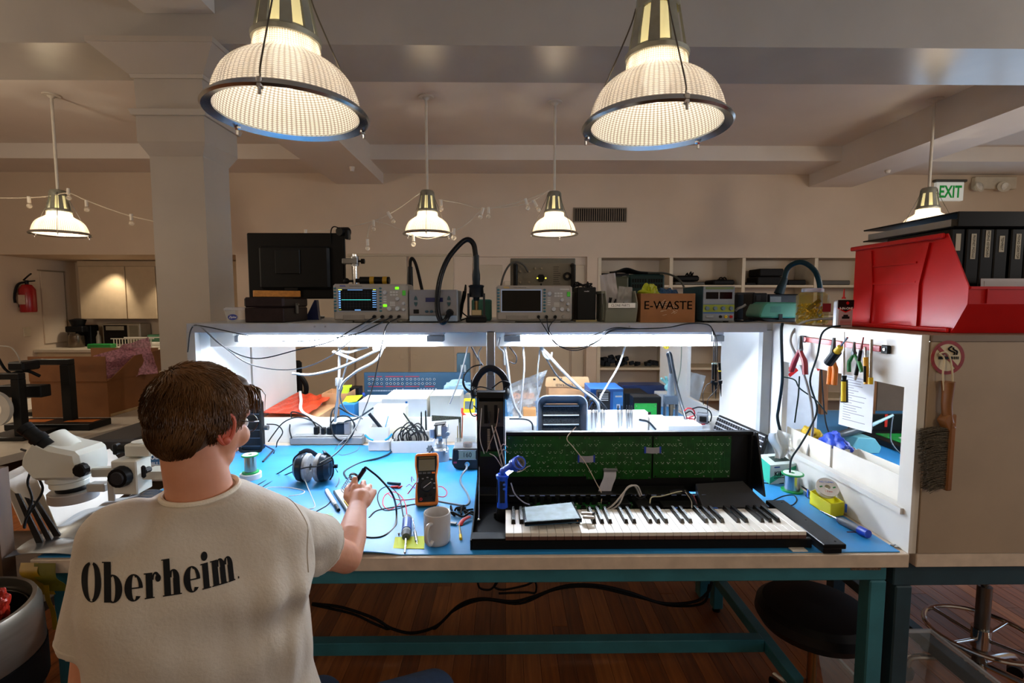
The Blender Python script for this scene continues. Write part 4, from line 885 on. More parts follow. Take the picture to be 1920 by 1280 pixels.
a=P(1144,880,y=yl-.01);part('ribbon_connector',MB().b2((a.x-.026,yl-.018,a.z-.004),(a.x+.026,yl-.0071,a.z+.004),.001),M('6a6d70',.5),t,True)
mx0,mx1=X_(895,.42,800),X_(947,.42,800);mt_=P(920,733,y=.42).z;my=.395
part('module_frame',MB().b2((mx0,my,TZ+.05),(mx0+.004,my+.05,mt_)).b2((mx1-.004,my,TZ+.05),(mx1,my+.045,mt_)).b2((mx0+.0045,my+.04,TZ+.05),(mx1-.0045,my+.044,mt_)).b2((mx0+.0045,my,mt_-.02),(mx1-.0045,my+.0395,mt_)),BLK,t,True)
za,zb2=P(920,753,y=my).z,P(920,800,y=my).z
wp=part('wheel_plate',MB().b2((mx0+.007,my+.004,zb2),(mx1-.007,my+.007,za)),M('4a4843',.4,.6),t,True)
for k in range(2):
 xw=mx0+.032+k*.036;part('wheel_slot',MB().b2((xw-.006,my+.001,zb2+.012),(xw+.006,my+.0035,za-.012)),PURE,wp,True)
 part('control_wheel',MB().cyl((xw+.009,my+.002,(za+zb2)/2-.01),(xw+.014,my+.002,(za+zb2)/2-.01),.022,n=20),M('26282c',.3),wp,True)
part('slot_panel',MB().b2((mx0+.005,my+.012,TZ+.05),(mx1-.005,my+.018,zb2-.001)),BLK,t,True)
mb=MB()
for k in range(14):mb.box((mx0+.042,my+.011,zb2-.012-k*.0055),(.010,.001,.0022))
part('vent_slots',mb,M('b2a58c',.5),t,True,kind='stuff')
a=P(906,846,y=my);part('small_board',MB().b2((mx0+.012,my-.003,a.z-.018),(mx1-.02,my,a.z)),PCB,t,True)
for k,(a,b,c)in enumerate((((903,765),(900,820),(908,850)),((935,765),(930,800),(912,848)),((922,797),(930,830),(945,885)),((928,800),(938,835),(950,885)),((918,850),(930,858),(948,888)),((952,838),(943,833),(936,845)),((952,848),(944,842),(937,855)))):
 part('lead',MB().tube([P(*a,y=my-.006),P(*b,y=my-.022),P(*c,y=my-.012)],.0024 if k in(2,3)else .0016,6),M('a18a80' if k%2 else 'b5b0ad',.5),t,True)
part('prop_rod',MB().cyl(P(899,875,y=.36),P(898,974,y=.15),.0016,n=8).ball(P(898,974,y=.15),.005,10),CHROME,t,True)
x1_=X_(1120,.33,950)
gb=part('main_board',MB().b2((X_(988,.3,950),.235,TZ+.0145),(.50,.34,TZ+.018)),M('0f5a22',.4,var=.3,vs=60),t,True)
mb=MB();random.seed(21)
for k in range(46):s=random.uniform(.005,.014);mb.box((random.uniform(.05,.49),random.uniform(.24,.335),TZ+.022),(s*random.uniform(.6,2),s,.009))
part('board_components',mb,M('101214',.4),gb,True,kind='stuff')
mb=MB()
for k in range(60):mb.box((random.uniform(.05,.49),random.uniform(.24,.335),TZ+.0195),(.004,.003,.003))
part('board_components',mb,M('b9c0b0',.4),gb,True,kind='stuff')
for k in range(9):part('capacitor',MB().cyl((.075+k*.026+(.03 if k>4 else 0),.325,TZ+.019),(.075+k*.026+(.03 if k>4 else 0),.325,TZ+.042),.008,n=12),BLK,gb,True)
mb=MB()
for k in range(22):mb.b2((X_(955,.34,920)+k*.036,.3435,TZ+.040),(X_(955,.34,920)+k*.036+.018,.3447,TZ+.0425))
part('light_slots',mb,M('8fa6d8',.3,var=0),t,True,kind='stuff')
part('inner_blocks',MB().b2((.36,.25,TZ+.0235),(.42,.30,TZ+.05),.003).b2((.44,.24,TZ+.0235),(.49,.32,TZ+.045),.003).b2((.53,.25,TZ+.0145),(.66,.30,TZ+.04),.003),PURE,t,True)
part('transformer',MB().b2((.40,.215,TZ+.019),(.46,.234,TZ+.04),.002),M('3f4a3c',.5),t,True)
ga=[(.665,.25),(.895,.25),(.895,.425),(.70,.425)]
part('grey_plate',MB().add([(.668,.262,TZ+.030),(.895,.262,TZ+.030),(.880,.425,TZ+.062),(.705,.425,TZ+.052),(.668,.262,TZ+.015),(.895,.262,TZ+.015),(.880,.425,TZ+.015),(.705,.425,TZ+.015)],[[0,1,2,3],[7,6,5,4],[0,4,5,1],[1,5,6,2],[2,6,7,3],[3,7,4,0]]),M('3a3a3b',.45),t,True)
for k,(pl,c,r)in enumerate((([(1137,960,.235),(1160,945,.25),(1175,915,.27),(1190,911,.28),(1200,930,.30)],'b9b4b0',.0030),([(1218,945,.27),(1222,932,.28),(1240,930,.29),(1270,922,.30),(1285,920,.31)],'b9b69a',.0022),([(1255,922,.31),(1275,920,.31),(1295,930,.29),(1305,948,.25)],'15161c',.006),([(1285,922,.3),(1296,938,.28),(1297,952,.24)],'c2beb6',.002),([(1300,928,.29),(1306,945,.26),(1308,956,.24)],'8e1a14',.0022),([(1190,940,.29),(1205,945,.28),(1212,948,.27)],'c8c4bb',.002),([(1160,935,.28),(1180,925,.30),(1200,935,.30),(1215,925,.31)],'0e0f12',.003))):
 part('harness_wire',MB().tube([P(a,b,y=c)for a,b,c in pl],r,7),M(c,.45,var=0),t,True)
for u in(1268,1340):c=P(u,957,y=.225);part('blue_loop',MB().tube([c+V((-.016,0,-.004)),c+V((-.008,0,.008)),c+V((.008,0,.008)),c+V((.016,0,-.004))],.0022,6),M('1a62c4',.4),t,True)
wire('thin_white_wire','thin white wire dropping over the lid across the green circuit boards','wire',[P(1080,800,y=.425),P(1063,821,y=.405),P(1075,838,y=.40),P(1098,868,y=.395),P(1118,905,y=.375),P(1128,925,y=.36),P(1127,945,y=.33)],.0016,M('c9b9a8',.4))
kf=on(948,1000,.948);kb=on(955,955,.95);keyx0=kf.x;keyx1=on(1517,1000,.948).x;NW=36;kw=(keyx1-keyx0)/NW;kl=kb.y-kf.y;kz=.935
WKM=M('e6e1d6',.28,var=.02,name='white_key');BKM=M('0a0a0b',.25,spec=.4,var=0,name='black_key')
part('key_bed',MB().b2((keyx0,kf.y+.012,TZ+.029),(keyx1,kb.y,kz-.001),.001),PURE,t,True)
cut={0:(0,1),1:(1,1),2:(1,0),3:(0,1),4:(1,1),5:(1,1),6:(1,0)};km={}
for i in range(NW):
 k=i%7
 l,r=cut[k]
 if i==NW-1:l,r=0,0
 key=(l,r)
 if key not in km:
  w=kw-.0009;c=.0062;yb_=kl*.36
  poly=[(0,0),(w,0),(w,yb_)]+([(w-c,yb_),(w-c,kl)]if r else[(w,kl)])+([(c,kl),(c,yb_)]if l else[(0,kl)])+[(0,yb_)]
  if not l and not r:poly=[(0,0),(w,0),(w,kl),(0,kl)]
  elif not l:poly=poly[:-1]
  m_=MB().prism(poly,.011,T((0,0,.004)),.0006);m_.b2((.0002,-.0006,-.006),(w-.0002,.005,.0042));m_.mi[-6:]=[1]*6
  km[key]=mesh_of('white_key',m_,[WKM,M('5a3c34',.5)])
 o=bpy.data.objects.new('white_key',km[key]);COL.objects.link(o);o.parent=t;o.location=V((keyx0+i*kw,kf.y,kz-.001))-t.location
bm_=mesh_of('black_key',MB().add([(-.0058,0,0),(.0058,0,0),(.0058,kl*.63,0),(-.0058,kl*.63,0),(-.0042,.006,.011),(.0042,.006,.011),(.0042,kl*.63,.012),(-.0042,kl*.63,.012)],[[3,2,1,0],[4,5,6,7],[0,1,5,4],[1,2,6,5],[2,3,7,6],[3,0,4,7]]),BKM)
for i in range(NW-1):
 if i%7 in(0,1,3,4,5):
  o=bpy.data.objects.new('black_key',bm_);COL.objects.link(o);o.parent=t;o.location=V((keyx0+(i+1)*kw-.0004,kf.y+kl*.365,kz+.0144))-t.location
for u in(1001,1105,1165,1213,1275,1321,1385):c=P(u,1008,y=yf+.022);part('key_strut',MB().b2((c.x,yf+.0165,TZ+.0145),(c.x+.006,yf+.03,TZ+.028)),M('77736b',.5),t,True)
a=on(1540,1022,TZ+.03);b=on(1588,1022,TZ+.03);c=on(1447,938,TZ+.03);d=on(1487,937,TZ+.03)
c,d=V((a.x+.002,c.y,0)),V((b.x-.002,d.y,0))
t2=thing('end_cheek','long black end block of the instrument lying on the mat right of the keys','panel',((a.x+b.x)/2,a.y+.1,TZ))
part('top_plate',MB().b2((.912,a.y,TZ+.0175),(b.x,c.y,TZ+.032),.002),M('151517',.35,name='black_cheek'),t2,True)
part('lower_plate',MB().b2((.918,a.y+.01,TZ),(b.x-.006,c.y-.01,TZ+.017),.001),PURE,t2,True)
for q in(.06,.5,.93):part('hole',MB().cyl(((.912+b.x)/2+.012,a.y+(c.y-a.y)*q,TZ+.0318),((.912+b.x)/2+.012,a.y+(c.y-a.y)*q,TZ+.0326),.003,n=10),M('000000',.8,var=0),t2,True)
solo('white_tab','small white plastic tab under the right front corner of the keyboard','tab',MB().b2((.835,.012,TZ),(.88,.05,TZ+.0025)),LAM)
zs=kz+.028
q=[on(984,986,zs),on(1091,979,zs),on(1074,947,zs),on(980,957,zs)]
t=thing('touch_screen','flat bare touch screen module lying across the left keys','screen',((q[0].x+q[2].x)/2,(q[0].y+q[2].y)/2,kz+.012))
def slab(mb,q,z0,z1):return mb.add([V((p.x,p.y,z0))for p in q]+[V((p.x,p.y,z1))for p in q],[[3,2,1,0],[4,5,6,7],[0,1,5,4],[1,2,6,5],[2,3,7,6],[3,0,4,7]])
part('circuit_board',slab(MB(),q,kz+.0275,kz+.0305),M('143a52',.4),t,True)
part('glass',slab(MB(),q,kz+.031,kz+.040),M('10161a',.12,spec=.6,var=0),t,True)
ctr=sum(q,V())/4
part('display_face',slab(MB(),[ctr+(p-ctr)*.93 for p in q],kz+.0401,kz+.0405),M('35505a',.5,var=.3,vs=30,h2='5d7880',name='film_covered_glass'),t,True)
part('standoff',slab(MB(),[ctr+(p-ctr)*.97 for p in q[:1]*1]+[ctr+(q[0]-ctr)*.97+V((.01,0,0)),ctr+(q[0]-ctr)*.97+V((.01,.01,0)),ctr+(q[0]-ctr)*.97+V((0,.01,0))],kz+.0263,kz+.0274),CHROME,t,True)
part('flex_tab',MB().b2((q[1].x-.045,q[1].y-.002,kz+.032),(q[1].x-.012,q[1].y+.0,kz+.0345)),M('b96f1d',.4),t,True)
c=on(1095,965,kz+.035)
t=thing('usb_plug','two silver plugs with dark leads connected at the right edge of the touch screen','plug',c)
part('plug_body',MB().box(c+V((.01,.01,0)),(.035,.012,.008),.002,(0,0,-5)).box(c+V((.012,-.012,-.002)),(.035,.012,.008),.002,(0,0,-12)),M('a0978f',.4,.4),t,True)
part('lead',MB().tube([c+V((.027,.01,0)),P(1120,960,y=.215),P(1135,952,y=.225),P(1150,944,y=.24),P(1165,935,y=.26)],.0028,7),M('1b1c22',.4),t,True)
part('lead',MB().tube([c+V((.03,-.016,0)),P(1118,967,y=.205),P(1132,958,y=.22),P(1150,946,y=.235),P(1168,925,y=.25),P(1180,912,y=.26),P(1195,911,y=.27),P(1203,928,y=.28)],.003,7),M('b7b1ac',.35),t,True)
zb3=TZ+.0145;c=on(942,972,zb3)
t=thing('work_light','blue and black swivel head work light standing left of the keys','flashlight',c)
BL=M('1549c4',.3,var=.03,name='glossy_blue')
h0=P(945,950,y=c.y).z-zb3;h1=P(945,888,y=c.y).z-zb3
part('foot',MB().lathe([(0,0),(.022,0),(.023,.006),(.019,h0),(0,h0)],28).box((-.022,0,.012),(.012,.012,.02),.002),BLK,t)
part('handle',MB().lathe([(0,h0+.0005),(.018,h0+.0005),(.0165,h0+.02),(.0155,h0+.05),(.017,h1-.018),(.020,h1-.012),(.021,h1-.004),(.016,h1),(0,h1)],32),BL,t)
part('grip_inlay',MB().box((0,-.0155,(h0+h1)/2),(.017,.005,(h1-h0)*.66),.002).box((-.0163,-.003,(h0+h1)/2),(.004,.009,(h1-h0)*.7),.002),M('141b26',.6),t)
for k in range(2):part('button',MB().ball((.006,-.0195,h1-.03-k*.014),(.0045,.0025,.0045),12),M('2f6be0',.3),t)
hd=P(987,858,y=c.y-.03)-c;hb=V((.0,0,h1+.004));dr=(hd-hb).normalized()
part('neck',MB().ball(hb+dr*.008,(.0155,.0155,.0155),20).cyl(hb+dr*.004,hb+dr*.045,.0145,.0155,24),BL,t)
part('tube_lamp',MB().box(hb+dr*.03+V((.004,-.014,-.004)),(.034,.004,.012),.001,(0,-38,0)),emitm('cfe0ff',4),t)
part('head',MB().cyl(hb+dr*.046,hb+dr*.052,.021,n=24).cyl(hb+dr*.052,hb+dr*.078,.0195,.021,28),BL,t)
e=hb+dr*.078;face=V((.35,-.8,.3)).normalized()
part('lens_head',MB().cyl(e-face*.006-dr*.012,e+face*.016-dr*.012,.0215,n=28),BL,t)
part('lens',MB().cyl(e+face*.0161-dr*.012,e+face*.0166-dr*.012,.0165,n=24),M('6c6a66',.15,.8,var=.4,vs=80),t)
part('hook',MB().tube([e+V((-.012,-.02,-.028)),e+V((.004,-.025,-.022)),e+V((.02,-.02,-.012)),e+V((.03,-.02,-.008))],.002,7),CHROME,t)
wire('grey_lead','pale lead behind the blue work light running down into the case','wire',[P(958,905,y=.33),P(965,925,y=.31),P(980,940,y=.29),P(993,946,y=.27)],.0022,M('8f96b0',.4))
c=on(1458,905);
t=thing('wipes_box','mint and white cardboard wipes dispenser box with a pulled up tissue','box',c)
f0=on(1443,908);f1=on(1502,903);fl_=on(1419,886);ht=P(1443,872,y=f0.y).z-TZ
ex_=(f1-f0);ey_=(fl_-f0);MINT=M('2fae86',.5,var=.05,name='mint_print')
qq=[f0,f1,f1+ey_,fl_]
part('carton',slab(MB(),qq,TZ,TZ+ht),M('c9d6d0',.5,var=.04),t,True)
nx=V((ex_.y,-ex_.x,0)).normalized()*.0006;ny=V((-ey_.y,ey_.x,0)).normalized()*.0006
def wallq(mb,a,d,z0,z1,n,s0=0,s1=1):
 p0=V((a.x,a.y,0))+V((d.x,d.y,0))*s0+n;p1=V((a.x,a.y,0))+V((d.x,d.y,0))*s1+n
 zz=V((0,0,1));return mb.add([p0+zz*z0,p1+zz*z0,p1+zz*z1,p0+zz*z1],[[0,1,2,3]])
part('mint_end',wallq(MB(),f0,ey_,TZ,TZ+ht,ny),MINT,t,True)
part('mint_wave',MB().add([f0+nx+V((0,0,ht*.35)),f0+nx+ex_*.5+V((0,0,ht*.72)),f0+nx+ex_+V((0,0,ht*.98)),f0+nx+ex_+V((0,0,ht*.8)),f0+nx+ex_*.5+V((0,0,ht*.5)),f0+nx+V((0,0,.002))],[[0,5,4,1],[1,4,3,2]]),MINT,t,True)
ang=math.degrees(math.atan2(ex_.y,ex_.x))
part('lettering',MB().text('KIM',.026,T(f0+nx*2+ex_*.28+V((0,0,ht*.52)),(90,0,ang)),.0002,bold=.0006),INK,t,True)
part('lettering',wallq(MB(),f0,ex_,TZ+ht*.30,TZ+ht*.34,nx*2,.12,.55),INK,t,True)
part('maker_mark',wallq(MB(),f0,ex_,TZ+ht*.84,TZ+ht*.9,nx*2,.12,.3),M('1b3f8f',.5),t,True)
part('top_opening',slab(MB(),[sum(qq,V())/4+(p-sum(qq,V())/4)*.5 for p in qq],TZ+ht,TZ+ht+.0006),M('2a3a36',.6),t,True)
tc=sum(qq,V())/4;tc.z=TZ+ht+.001;random.seed(4)
mb=MB().grid(lambda s,q:V((tc.x+(s-.5)*.075*(.5+.6*q)+.008*sin(q*6),tc.y+.012*sin(s*9+q*3)*(.4+q)-.0,tc.z+q*.12*(1-.25*abs(s-.45)))),18,14,.0006)
part('tissue',mb,M('e9eef0',.8,var=.02),t,True)
def spool(name,label,c,r,h,ct='spool',wirecol='b3b6b8',group=None,flange=GREEN_F if 'GREEN_F' in globals()else None):
 t=thing(name,label,ct,c,group=group)
 FG=M('16924c',.4,var=.03,name='green_flange')
 for z in(0,h-.005):part('flange',MB().lathe([(.008,z),(r,z),(r+.0005,z+.0025),(r,z+.005),(.008,z+.005)],32,closed=True),FG,t)
 part('flange_label',MB().lathe([(.009,h+.0002),(r*.86,h+.0002),(r*.86,h+.0008),(.009,h+.0008)],32,closed=True),M('d9e6da',.5),t)
 prof=[(.008,.0055)]+[(r*.70+(.0007 if k%2 else 0),.0055+(h-.011)*k/24)for k in range(25)]+[(.008,h-.0055)]
 part('solder_wire',MB().lathe(prof,28,closed=True),M(wirecol,.25,.9,var=.05),t)
 return t
c=on(1487,921);spool('solder_spool','green flanged solder spool in front of the mint wipes box',c+V((0,.008,.0)),wpx(19,c),P(1487,886,y=c.y+.01).z-TZ)
a=on(1529,944);b=on(1564,970);c=on(1604,958)
t=thing('yellow_tray','open yellow cardboard tray with blue clips by the right panel','tray',((a+b+c)/3))
d=a+(c-b);ht=P(1570,945,y=b.y).z-TZ
b.x=min(b.x,1.095);c=V((1.152,b.y+.018,b.z));d=V((1.152,a.y+.035,a.z));a.x=min(a.x,b.x)
YB=M('d8cf12',.5,var=.04,name='yellow_card')
def wallt(mb,p,q2,z0,z1,th=.002):
 dd=(q2-p);n=V((-dd.y,dd.x,0)).normalized()*th
 return slab(mb,[p,q2,q2+n,p+n],z0,z1)
for p_,q_,nm in((a,b,'side'),(b,c,'side'),(c,d,'side'),(d,a,'side')):part(nm,wallt(MB(),p_,q_,TZ,TZ+ht),YB,t,True)
part('bottom',slab(MB(),[a,b,c,d],TZ,TZ+.002),YB,t,True)
for p_ in(a+V((.004,.02,0)),c+V((-.002,-.012,0))):part('blue_clip',MB().box((p_.x,p_.y,TZ+.03),(.003,.007,.028)),M('1b50c0',.4),t,True)
rc_=(a+b+c+d)/4+V((.012,.016,ht+.022))
t=thing('braid_reel','white reel with green and red print resting on the yellow tray','reel',rc_,(42,0,-14))
part('reel',MB().lathe([(.009,-.012),(.034,-.012),(.034,-.009),(.02,-.009),(.02,.006),(.036,.006),(.036,.009),(.009,.009)],36,closed=True),M('ded9d2',.5),t)
part('print',MB().text('NO CLEAN',.009,T((0,.019,.0092)),.0002),M('2b6fd0',.5,var=0),t,label='blue lettering')
part('print',MB().text('1.5 mm',.008,T((0,-.017,.0092)),.0002),M('c8442a',.5,var=0),t,label='red lettering')
for s in(-1,1):part('green_mark',MB().box((s*.021,0,.0093),(.010,.005,.0004),rot=(0,0,20)),M('1d7d3a',.5),t)
def rod(name,label,p0,p1,segs,ct='screwdriver',group=None):
 t=thing(name,label,ct,(p0+p1)/2,group=group);d=p1-p0
 for nm,t0,t1,r0,r1,m,lb in segs:part(nm,MB().cyl(p0+d*t0,p0+d*t1,r0,r1,18),m,t,True,label=lb)
 return t
p0=on(1538,957,TZ+.004);p1=on(1628,1001,TZ+.014)
rod('screwdriver','blue and grey screwdriver pointing left beside the yellow tray',p0,p1,[('shaft',0,.40,.0022,.0028,CHROME,None),('collar',.4,.47,.008,.012,M('16224a',.4),None),('grip',.47,.84,.0125,.011,M('6b6f76',.5),None),('cap',.84,1,.0135,.0125,M('1a3fb8',.35),'blue end cap')])
p=on(1555,966);solo('copper_clipping','tiny bent copper wire clipping on the mat near the screwdriver','wire',MB().tube([p,p+V((.01,.02,.004)),p+V((.03,.025,.003))],.001,5),M('b06a4a',.3,.8))
p=on(1588,997);solo('red_clipping','short dark red sleeve on the mat near the screwdriver','sleeve',MB().cyl(p,p+V((.03,-.002,.0)),.0018,n=8),M('6b1a14',.5))
wire('black_bench_cable','black cable on the mat passing behind the right solder spool','cable',[on(1405,902),on(1440,906),on(1475,906),on(1500,908),on(1518,918),on(1535,930)],.003,RUBBER)
wire('crocodile_lead','short black clip lead curled on the mat in front of the right solder spool','cable',[on(1450,938),on(1468,930),on(1487,928),on(1494,937),on(1485,947),on(1470,943)],.0022,RUBBER)
wire('black_bench_cable','black cable looping beside the yellow tray','cable',[on(1500,908),on(1515,920),on(1512,930),on(1522,936),on(1533,938)],.003,RUBBER)
a=P(1352,774,y=1.13);b=P(1440,822,y=.93);hgt=P(1440,822,y=.93).z-P(1440,882,y=.93).z
t=thing('computer_keyboard','black computer keyboard standing on edge against the right panel','keyboard',V((1.068,.93,TZ+.004)),(72,0,-84))
part('body',MB().box((0,.078,0),(.40,.15,.018),.004),BLK,t)
mb=MB()
for i in range(19):
 for j in range(6):mb.box((-.19+i*.0208,.018+j*.0225,.0108),(.0150,.0165,.0034),.0005)
part('keycaps',mb,M('1a1b1f',.5),t,kind='stuff')
part('key_gaps',MB().box((0,.075,.0093),(.385,.138,.0006)),M('a8a9ad',.5),t)  # pale colour imitates light reflected around the keycaps
WB=M('e2e0dc',.45,var=.03,name='white_plastic_bin')
def ubox(name,label,u0,u1,v0,y,depth,mat,ct='box',z0=TZ,vb=None,bev=.003,solo_=True):
 f=Face(u0,u1,v0,y,z0,vb);return f,solo(name,label,ct,f.box(MB(),0,0,1,1,-depth,0,bev),mat)
t=thing('foam_tray','grey rounded baking style tray with ribbed black foam leaning behind the lid','tray',(X_(1052,1.05),1.05,TZ))
y=1.08;f=Face(1007,1099,739,y,TZ)
def rrect(x0,x1,z0,z1,r,n=6):
 pts=[]
 for cx0,cz0,a0 in((x1-r,z1-r,0),(x0+r,z1-r,90),(x0+r,z0+r,180),(x1-r,z0+r,270)):
  for k in range(n+1):a=rad(a0+90*k/n);pts.append((cx0+r*cos(a),cz0+r*sin(a)))
 return pts
def ring(mb,outer,inner,y0,y1):
 n=len(outer);vs=[V((p[0],y0,p[1]))for p in outer]+[V((p[0],y1,p[1]))for p in inner]+[V((p[0],y0+.004,p[1]))for p in outer]+[V((p[0],y1+.004,p[1]))for p in inner]
 fs=[]
 for i in range(n):
  j=(i+1)%n;fs+=[[i,i+n,j+n,j],[i+2*n,j+2*n,j+3*n,i+3*n],[i,j,j+2*n,i+2*n],[i+n,i+3*n,j+3*n,j+n]]
 return mb.add(vs,fs)
o_=rrect(f.x0,f.x1,f.z0,f.z1,.045);i_=rrect(f.x0+.03,f.x1-.03,f.z0+.02,f.z1-.05,.02)
part('rim',ring(MB(),o_,i_,y-.035,y+.02),M('4c5058',.35,.4,name='tray_metal'),t,True)
part('lip',MB().tube([V((p[0],y-.036,p[1]))for p in o_],.0035,6,0,closed=True),M('9fa4aa',.3,.5),t,True)
part('foam',MB().b2((f.x0+.028,y+.012,f.z0+.02),(f.x1-.028,y+.026,f.z1-.055)),M('26282a',.95,var=.6,vs=300,name='speckled_foam'),t,True)
for k in range(4):zz=f.z1-.062-k*.047;part('foam_rib',MB().b2((f.x0+.032,y+.004,zz),(f.x1-.034,y+.0115,zz+.004)),M('b4b4b2',.6),t,True)
y=1.10;f=Face(1098,1215,773,y,TZ)
f.x0+=.002
t=thing('tweezer_bin','white plastic bin with black tweezers hooked over its front wall behind the lid','bin',((f.x0+f.x1)/2,y+.03,TZ))
part('front_wall',MB().b2((f.x0,y,TZ),(f.x1,y+.004,f.z1)),WB,t,True);part('rear_wall',MB().b2((f.x0,y+.06,TZ),(f.x1,y+.064,f.z1)),WB,t,True);part('end',MB().b2((f.x0,y+.0045,TZ),(f.x0+.004,y+.0595,f.z1)),WB,t,True);part('end',MB().b2((f.x1-.004,y+.0045,TZ),(f.x1,y+.0595,f.z1)),WB,t,True)
for k,(u,vb)in enumerate(((1110,804),(1116,802),(1120,792),(1127,803),(1133,798),(1159,803),(1166,799),(1175,804),(1180,800),(1184,803),)):
 p=P(u,760,y=y-.006);q2=P(u+(1 if k%2 else-.5),vb,y=y-.006)
 tt=thing('tweezers',['pair of black tweezers hooked on the white bin, %s'%s for s in('leftmost','second from left','short third from left','fourth from left','fifth from left','first right of the wide gap','second right of the gap','third right of the gap','fourth right of the gap','rightmost')][k],'tweezers',(p+q2)/2,group='tweezers hanging on the white bin')
 for s in(-1,1):part('arm',MB().tube([p+V((0,0,0)),p+V((s*.0025,0,-.02)),p*.45+q2*.55+V((s*.003,0,0)),q2+V((s*.0006,0,0))],lambda a:.0026*(1.15-a),6,4),BLK,tt,True)
f2,_=ubox('white_parts_box','white plastic box behind the lid right of the tweezer bin',1219,1250,783,1.1,.07,WB)
f2,_=ubox('white_parts_box','low white plastic box behind the right part of the lid',1253,1318,797,.95,.12,WB)
for k,(u,v0_,v1_,lab)in enumerate(((703,775,801,'thick black handled tool standing tilted in the left white cup'),)):pass
p0=on(543,834);p1=on(682,832)
t=thing('power_strip','long grey surge protector with several black plugs at the back of the mat','power strip',((p0+p1)/2))
dz=P(600,820,y=p0.y).z-TZ;D=.085
part('body',MB().b2((p0.x,p0.y,TZ),(p1.x,p0.y+D,TZ+dz),.004),M('77787a',.45),t,True)
part('top_cover',MB().b2((p0.x+.012,p0.y+.012,TZ+dz),(p1.x-.01,p0.y+D-.006,TZ+dz+.006),.002),M('8c8d8e',.45),t,True)
zt3=TZ+dz+.006;yc=p0.y+.045
for u,w,h,m in((594,.022,.04,BLACK),(607,.02,.034,BLACK),(619,.026,.036,BLACK),(628,.026,.055,M('141c26',.4)),(640,.045,.06,M('151e2a',.4)),(652,.03,.065,M('77767a',.4))):
 xx=X_(u,yc,815);b=part('plug',MB().box((xx,yc,zt3+h/2),(w,.03,h),.003),m,t,True)
wire('plug_cable','cable rising from the left plug of the surge protector and looping left','cable',[P(594,808,y=yc),P(590,795,y=yc),P(575,780,y=yc),P(548,772,y=yc),P(546,785,y=yc+.02),P(543,805,y=yc),P(547,822,y=yc-.045)],.0035,RUBBER)
wire('plug_cable','cable from the second plug arching to the small black fan','cable',[P(607,810,y=yc),P(600,798,y=yc),P(575,785,y=yc-.01),P(552,783,y=yc-.03),P(530,793,y=yc-.05),P(512,815,y=yc-.08),P(503,828,y=yc-.1)],.003,RUBBER)
wire('plug_cable','cable coiled in a large ring over the surge protector','cable',[P(622,812,y=yc-.02),P(620,795,y=yc-.03),P(632,782,y=yc-.04),P(650,780,y=yc-.045),P(663,792,y=yc-.05),P(662,812,y=yc-.05),P(650,825,y=yc-.05),P(635,824,y=yc-.05),P(624,812,y=yc-.05),P(620,790,y=yc-.03),P(623,770,y=yc),P(634,764,y=yc+.03),P(655,775,y=yc+.05),P(680,785,y=yc+.05)],.0038,RUBBER)
wire('plug_cable','cable from the tall plug arching high to the right over the white cups','cable',[P(642,800,y=yc),P(648,790,y=yc-.01),P(670,784,y=yc-.02),P(705,762,y=yc),P(730,758,y=yc),P(752,768,y=yc-.02),P(757,790,y=yc-.05),P(748,820,y=yc-.1),P(735,845,y=yc-.18),P(715,857,y=.0+on(715,860).y),on(680,866),on(655,877),on(645,886),on(650,897)],.0045,M('16242c',.35))
wire('thin_cable','thin grey cable lying in front of the surge protector','cable',[P(655,815,y=yc-.05),on(628,842),on(640,853),on(662,848),on(673,840),on(674,825),P(666,800,y=yc),P(665,785,y=yc+.03)],.002,M('5c6066',.4))
p=on(690,846);f=Face(690,730,827,p.y,TZ);ccx=(f.x0+f.x1)/2
t=thing('tool_cup','white plastic cup holding a black tool and blue handled cutters','cup',(ccx,p.y+.03,TZ))
mb=MB().b2((f.x0,p.y,TZ),(f.x1,p.y+.06,f.z1),.004);part('base',mb,WB,t,True)
zc=P(710,800,y=p.y+.02).z
part('upper_cup',MB().b2((f.x0+.008,p.y+.01,f.z1+.0005),(f.x1-.008,p.y+.013,zc)).b2((f.x0+.008,p.y+.050,f.z1+.0005),(f.x1-.008,p.y+.053,zc+.01)).b2((f.x0+.008,p.y+.0135,f.z1+.0005),(f.x0+.011,p.y+.0495,zc)).b2((f.x1-.011,p.y+.0135,f.z1+.0005),(f.x1-.008,p.y+.0495,zc)),WB,t,True)
solo('black_tool','thick black tool leaning out of the white cup','tool',MB().tube([P(715,803,y=p.y+.03),P(703,788,y=p.y+.03),P(692,775,y=p.y+.03)],.0085,10,4),M('14181e',.4))
for k,(a,b)in enumerate((((684,815),(700,825)),((735,813),(722,825)))):solo('pliers','light blue plier handle sticking out %s of the white cup'%('left' if k==0 else 'right'),'pliers',MB().tube([P(*a,y=p.y-.004),P((a[0]+b[0])/2,(a[1]+b[1])/2+2,y=p.y-.006),P(*b,y=p.y-.008)],.005,8,4),M('2fa2cf',.4))
solo('blue_stick','thin light blue stick in the white cup','stick',MB().cyl(P(722,803,y=p.y+.04),P(728,780,y=p.y+.04),.0022,n=8),M('3f9fe0',.4))
p=on(733,849);f=Face(733,812,827,p.y,TZ)
t=thing('cable_tray','long low white plastic tray full of black cables behind the vise','tray',((f.x0+f.x1)/2,p.y+.04,TZ))
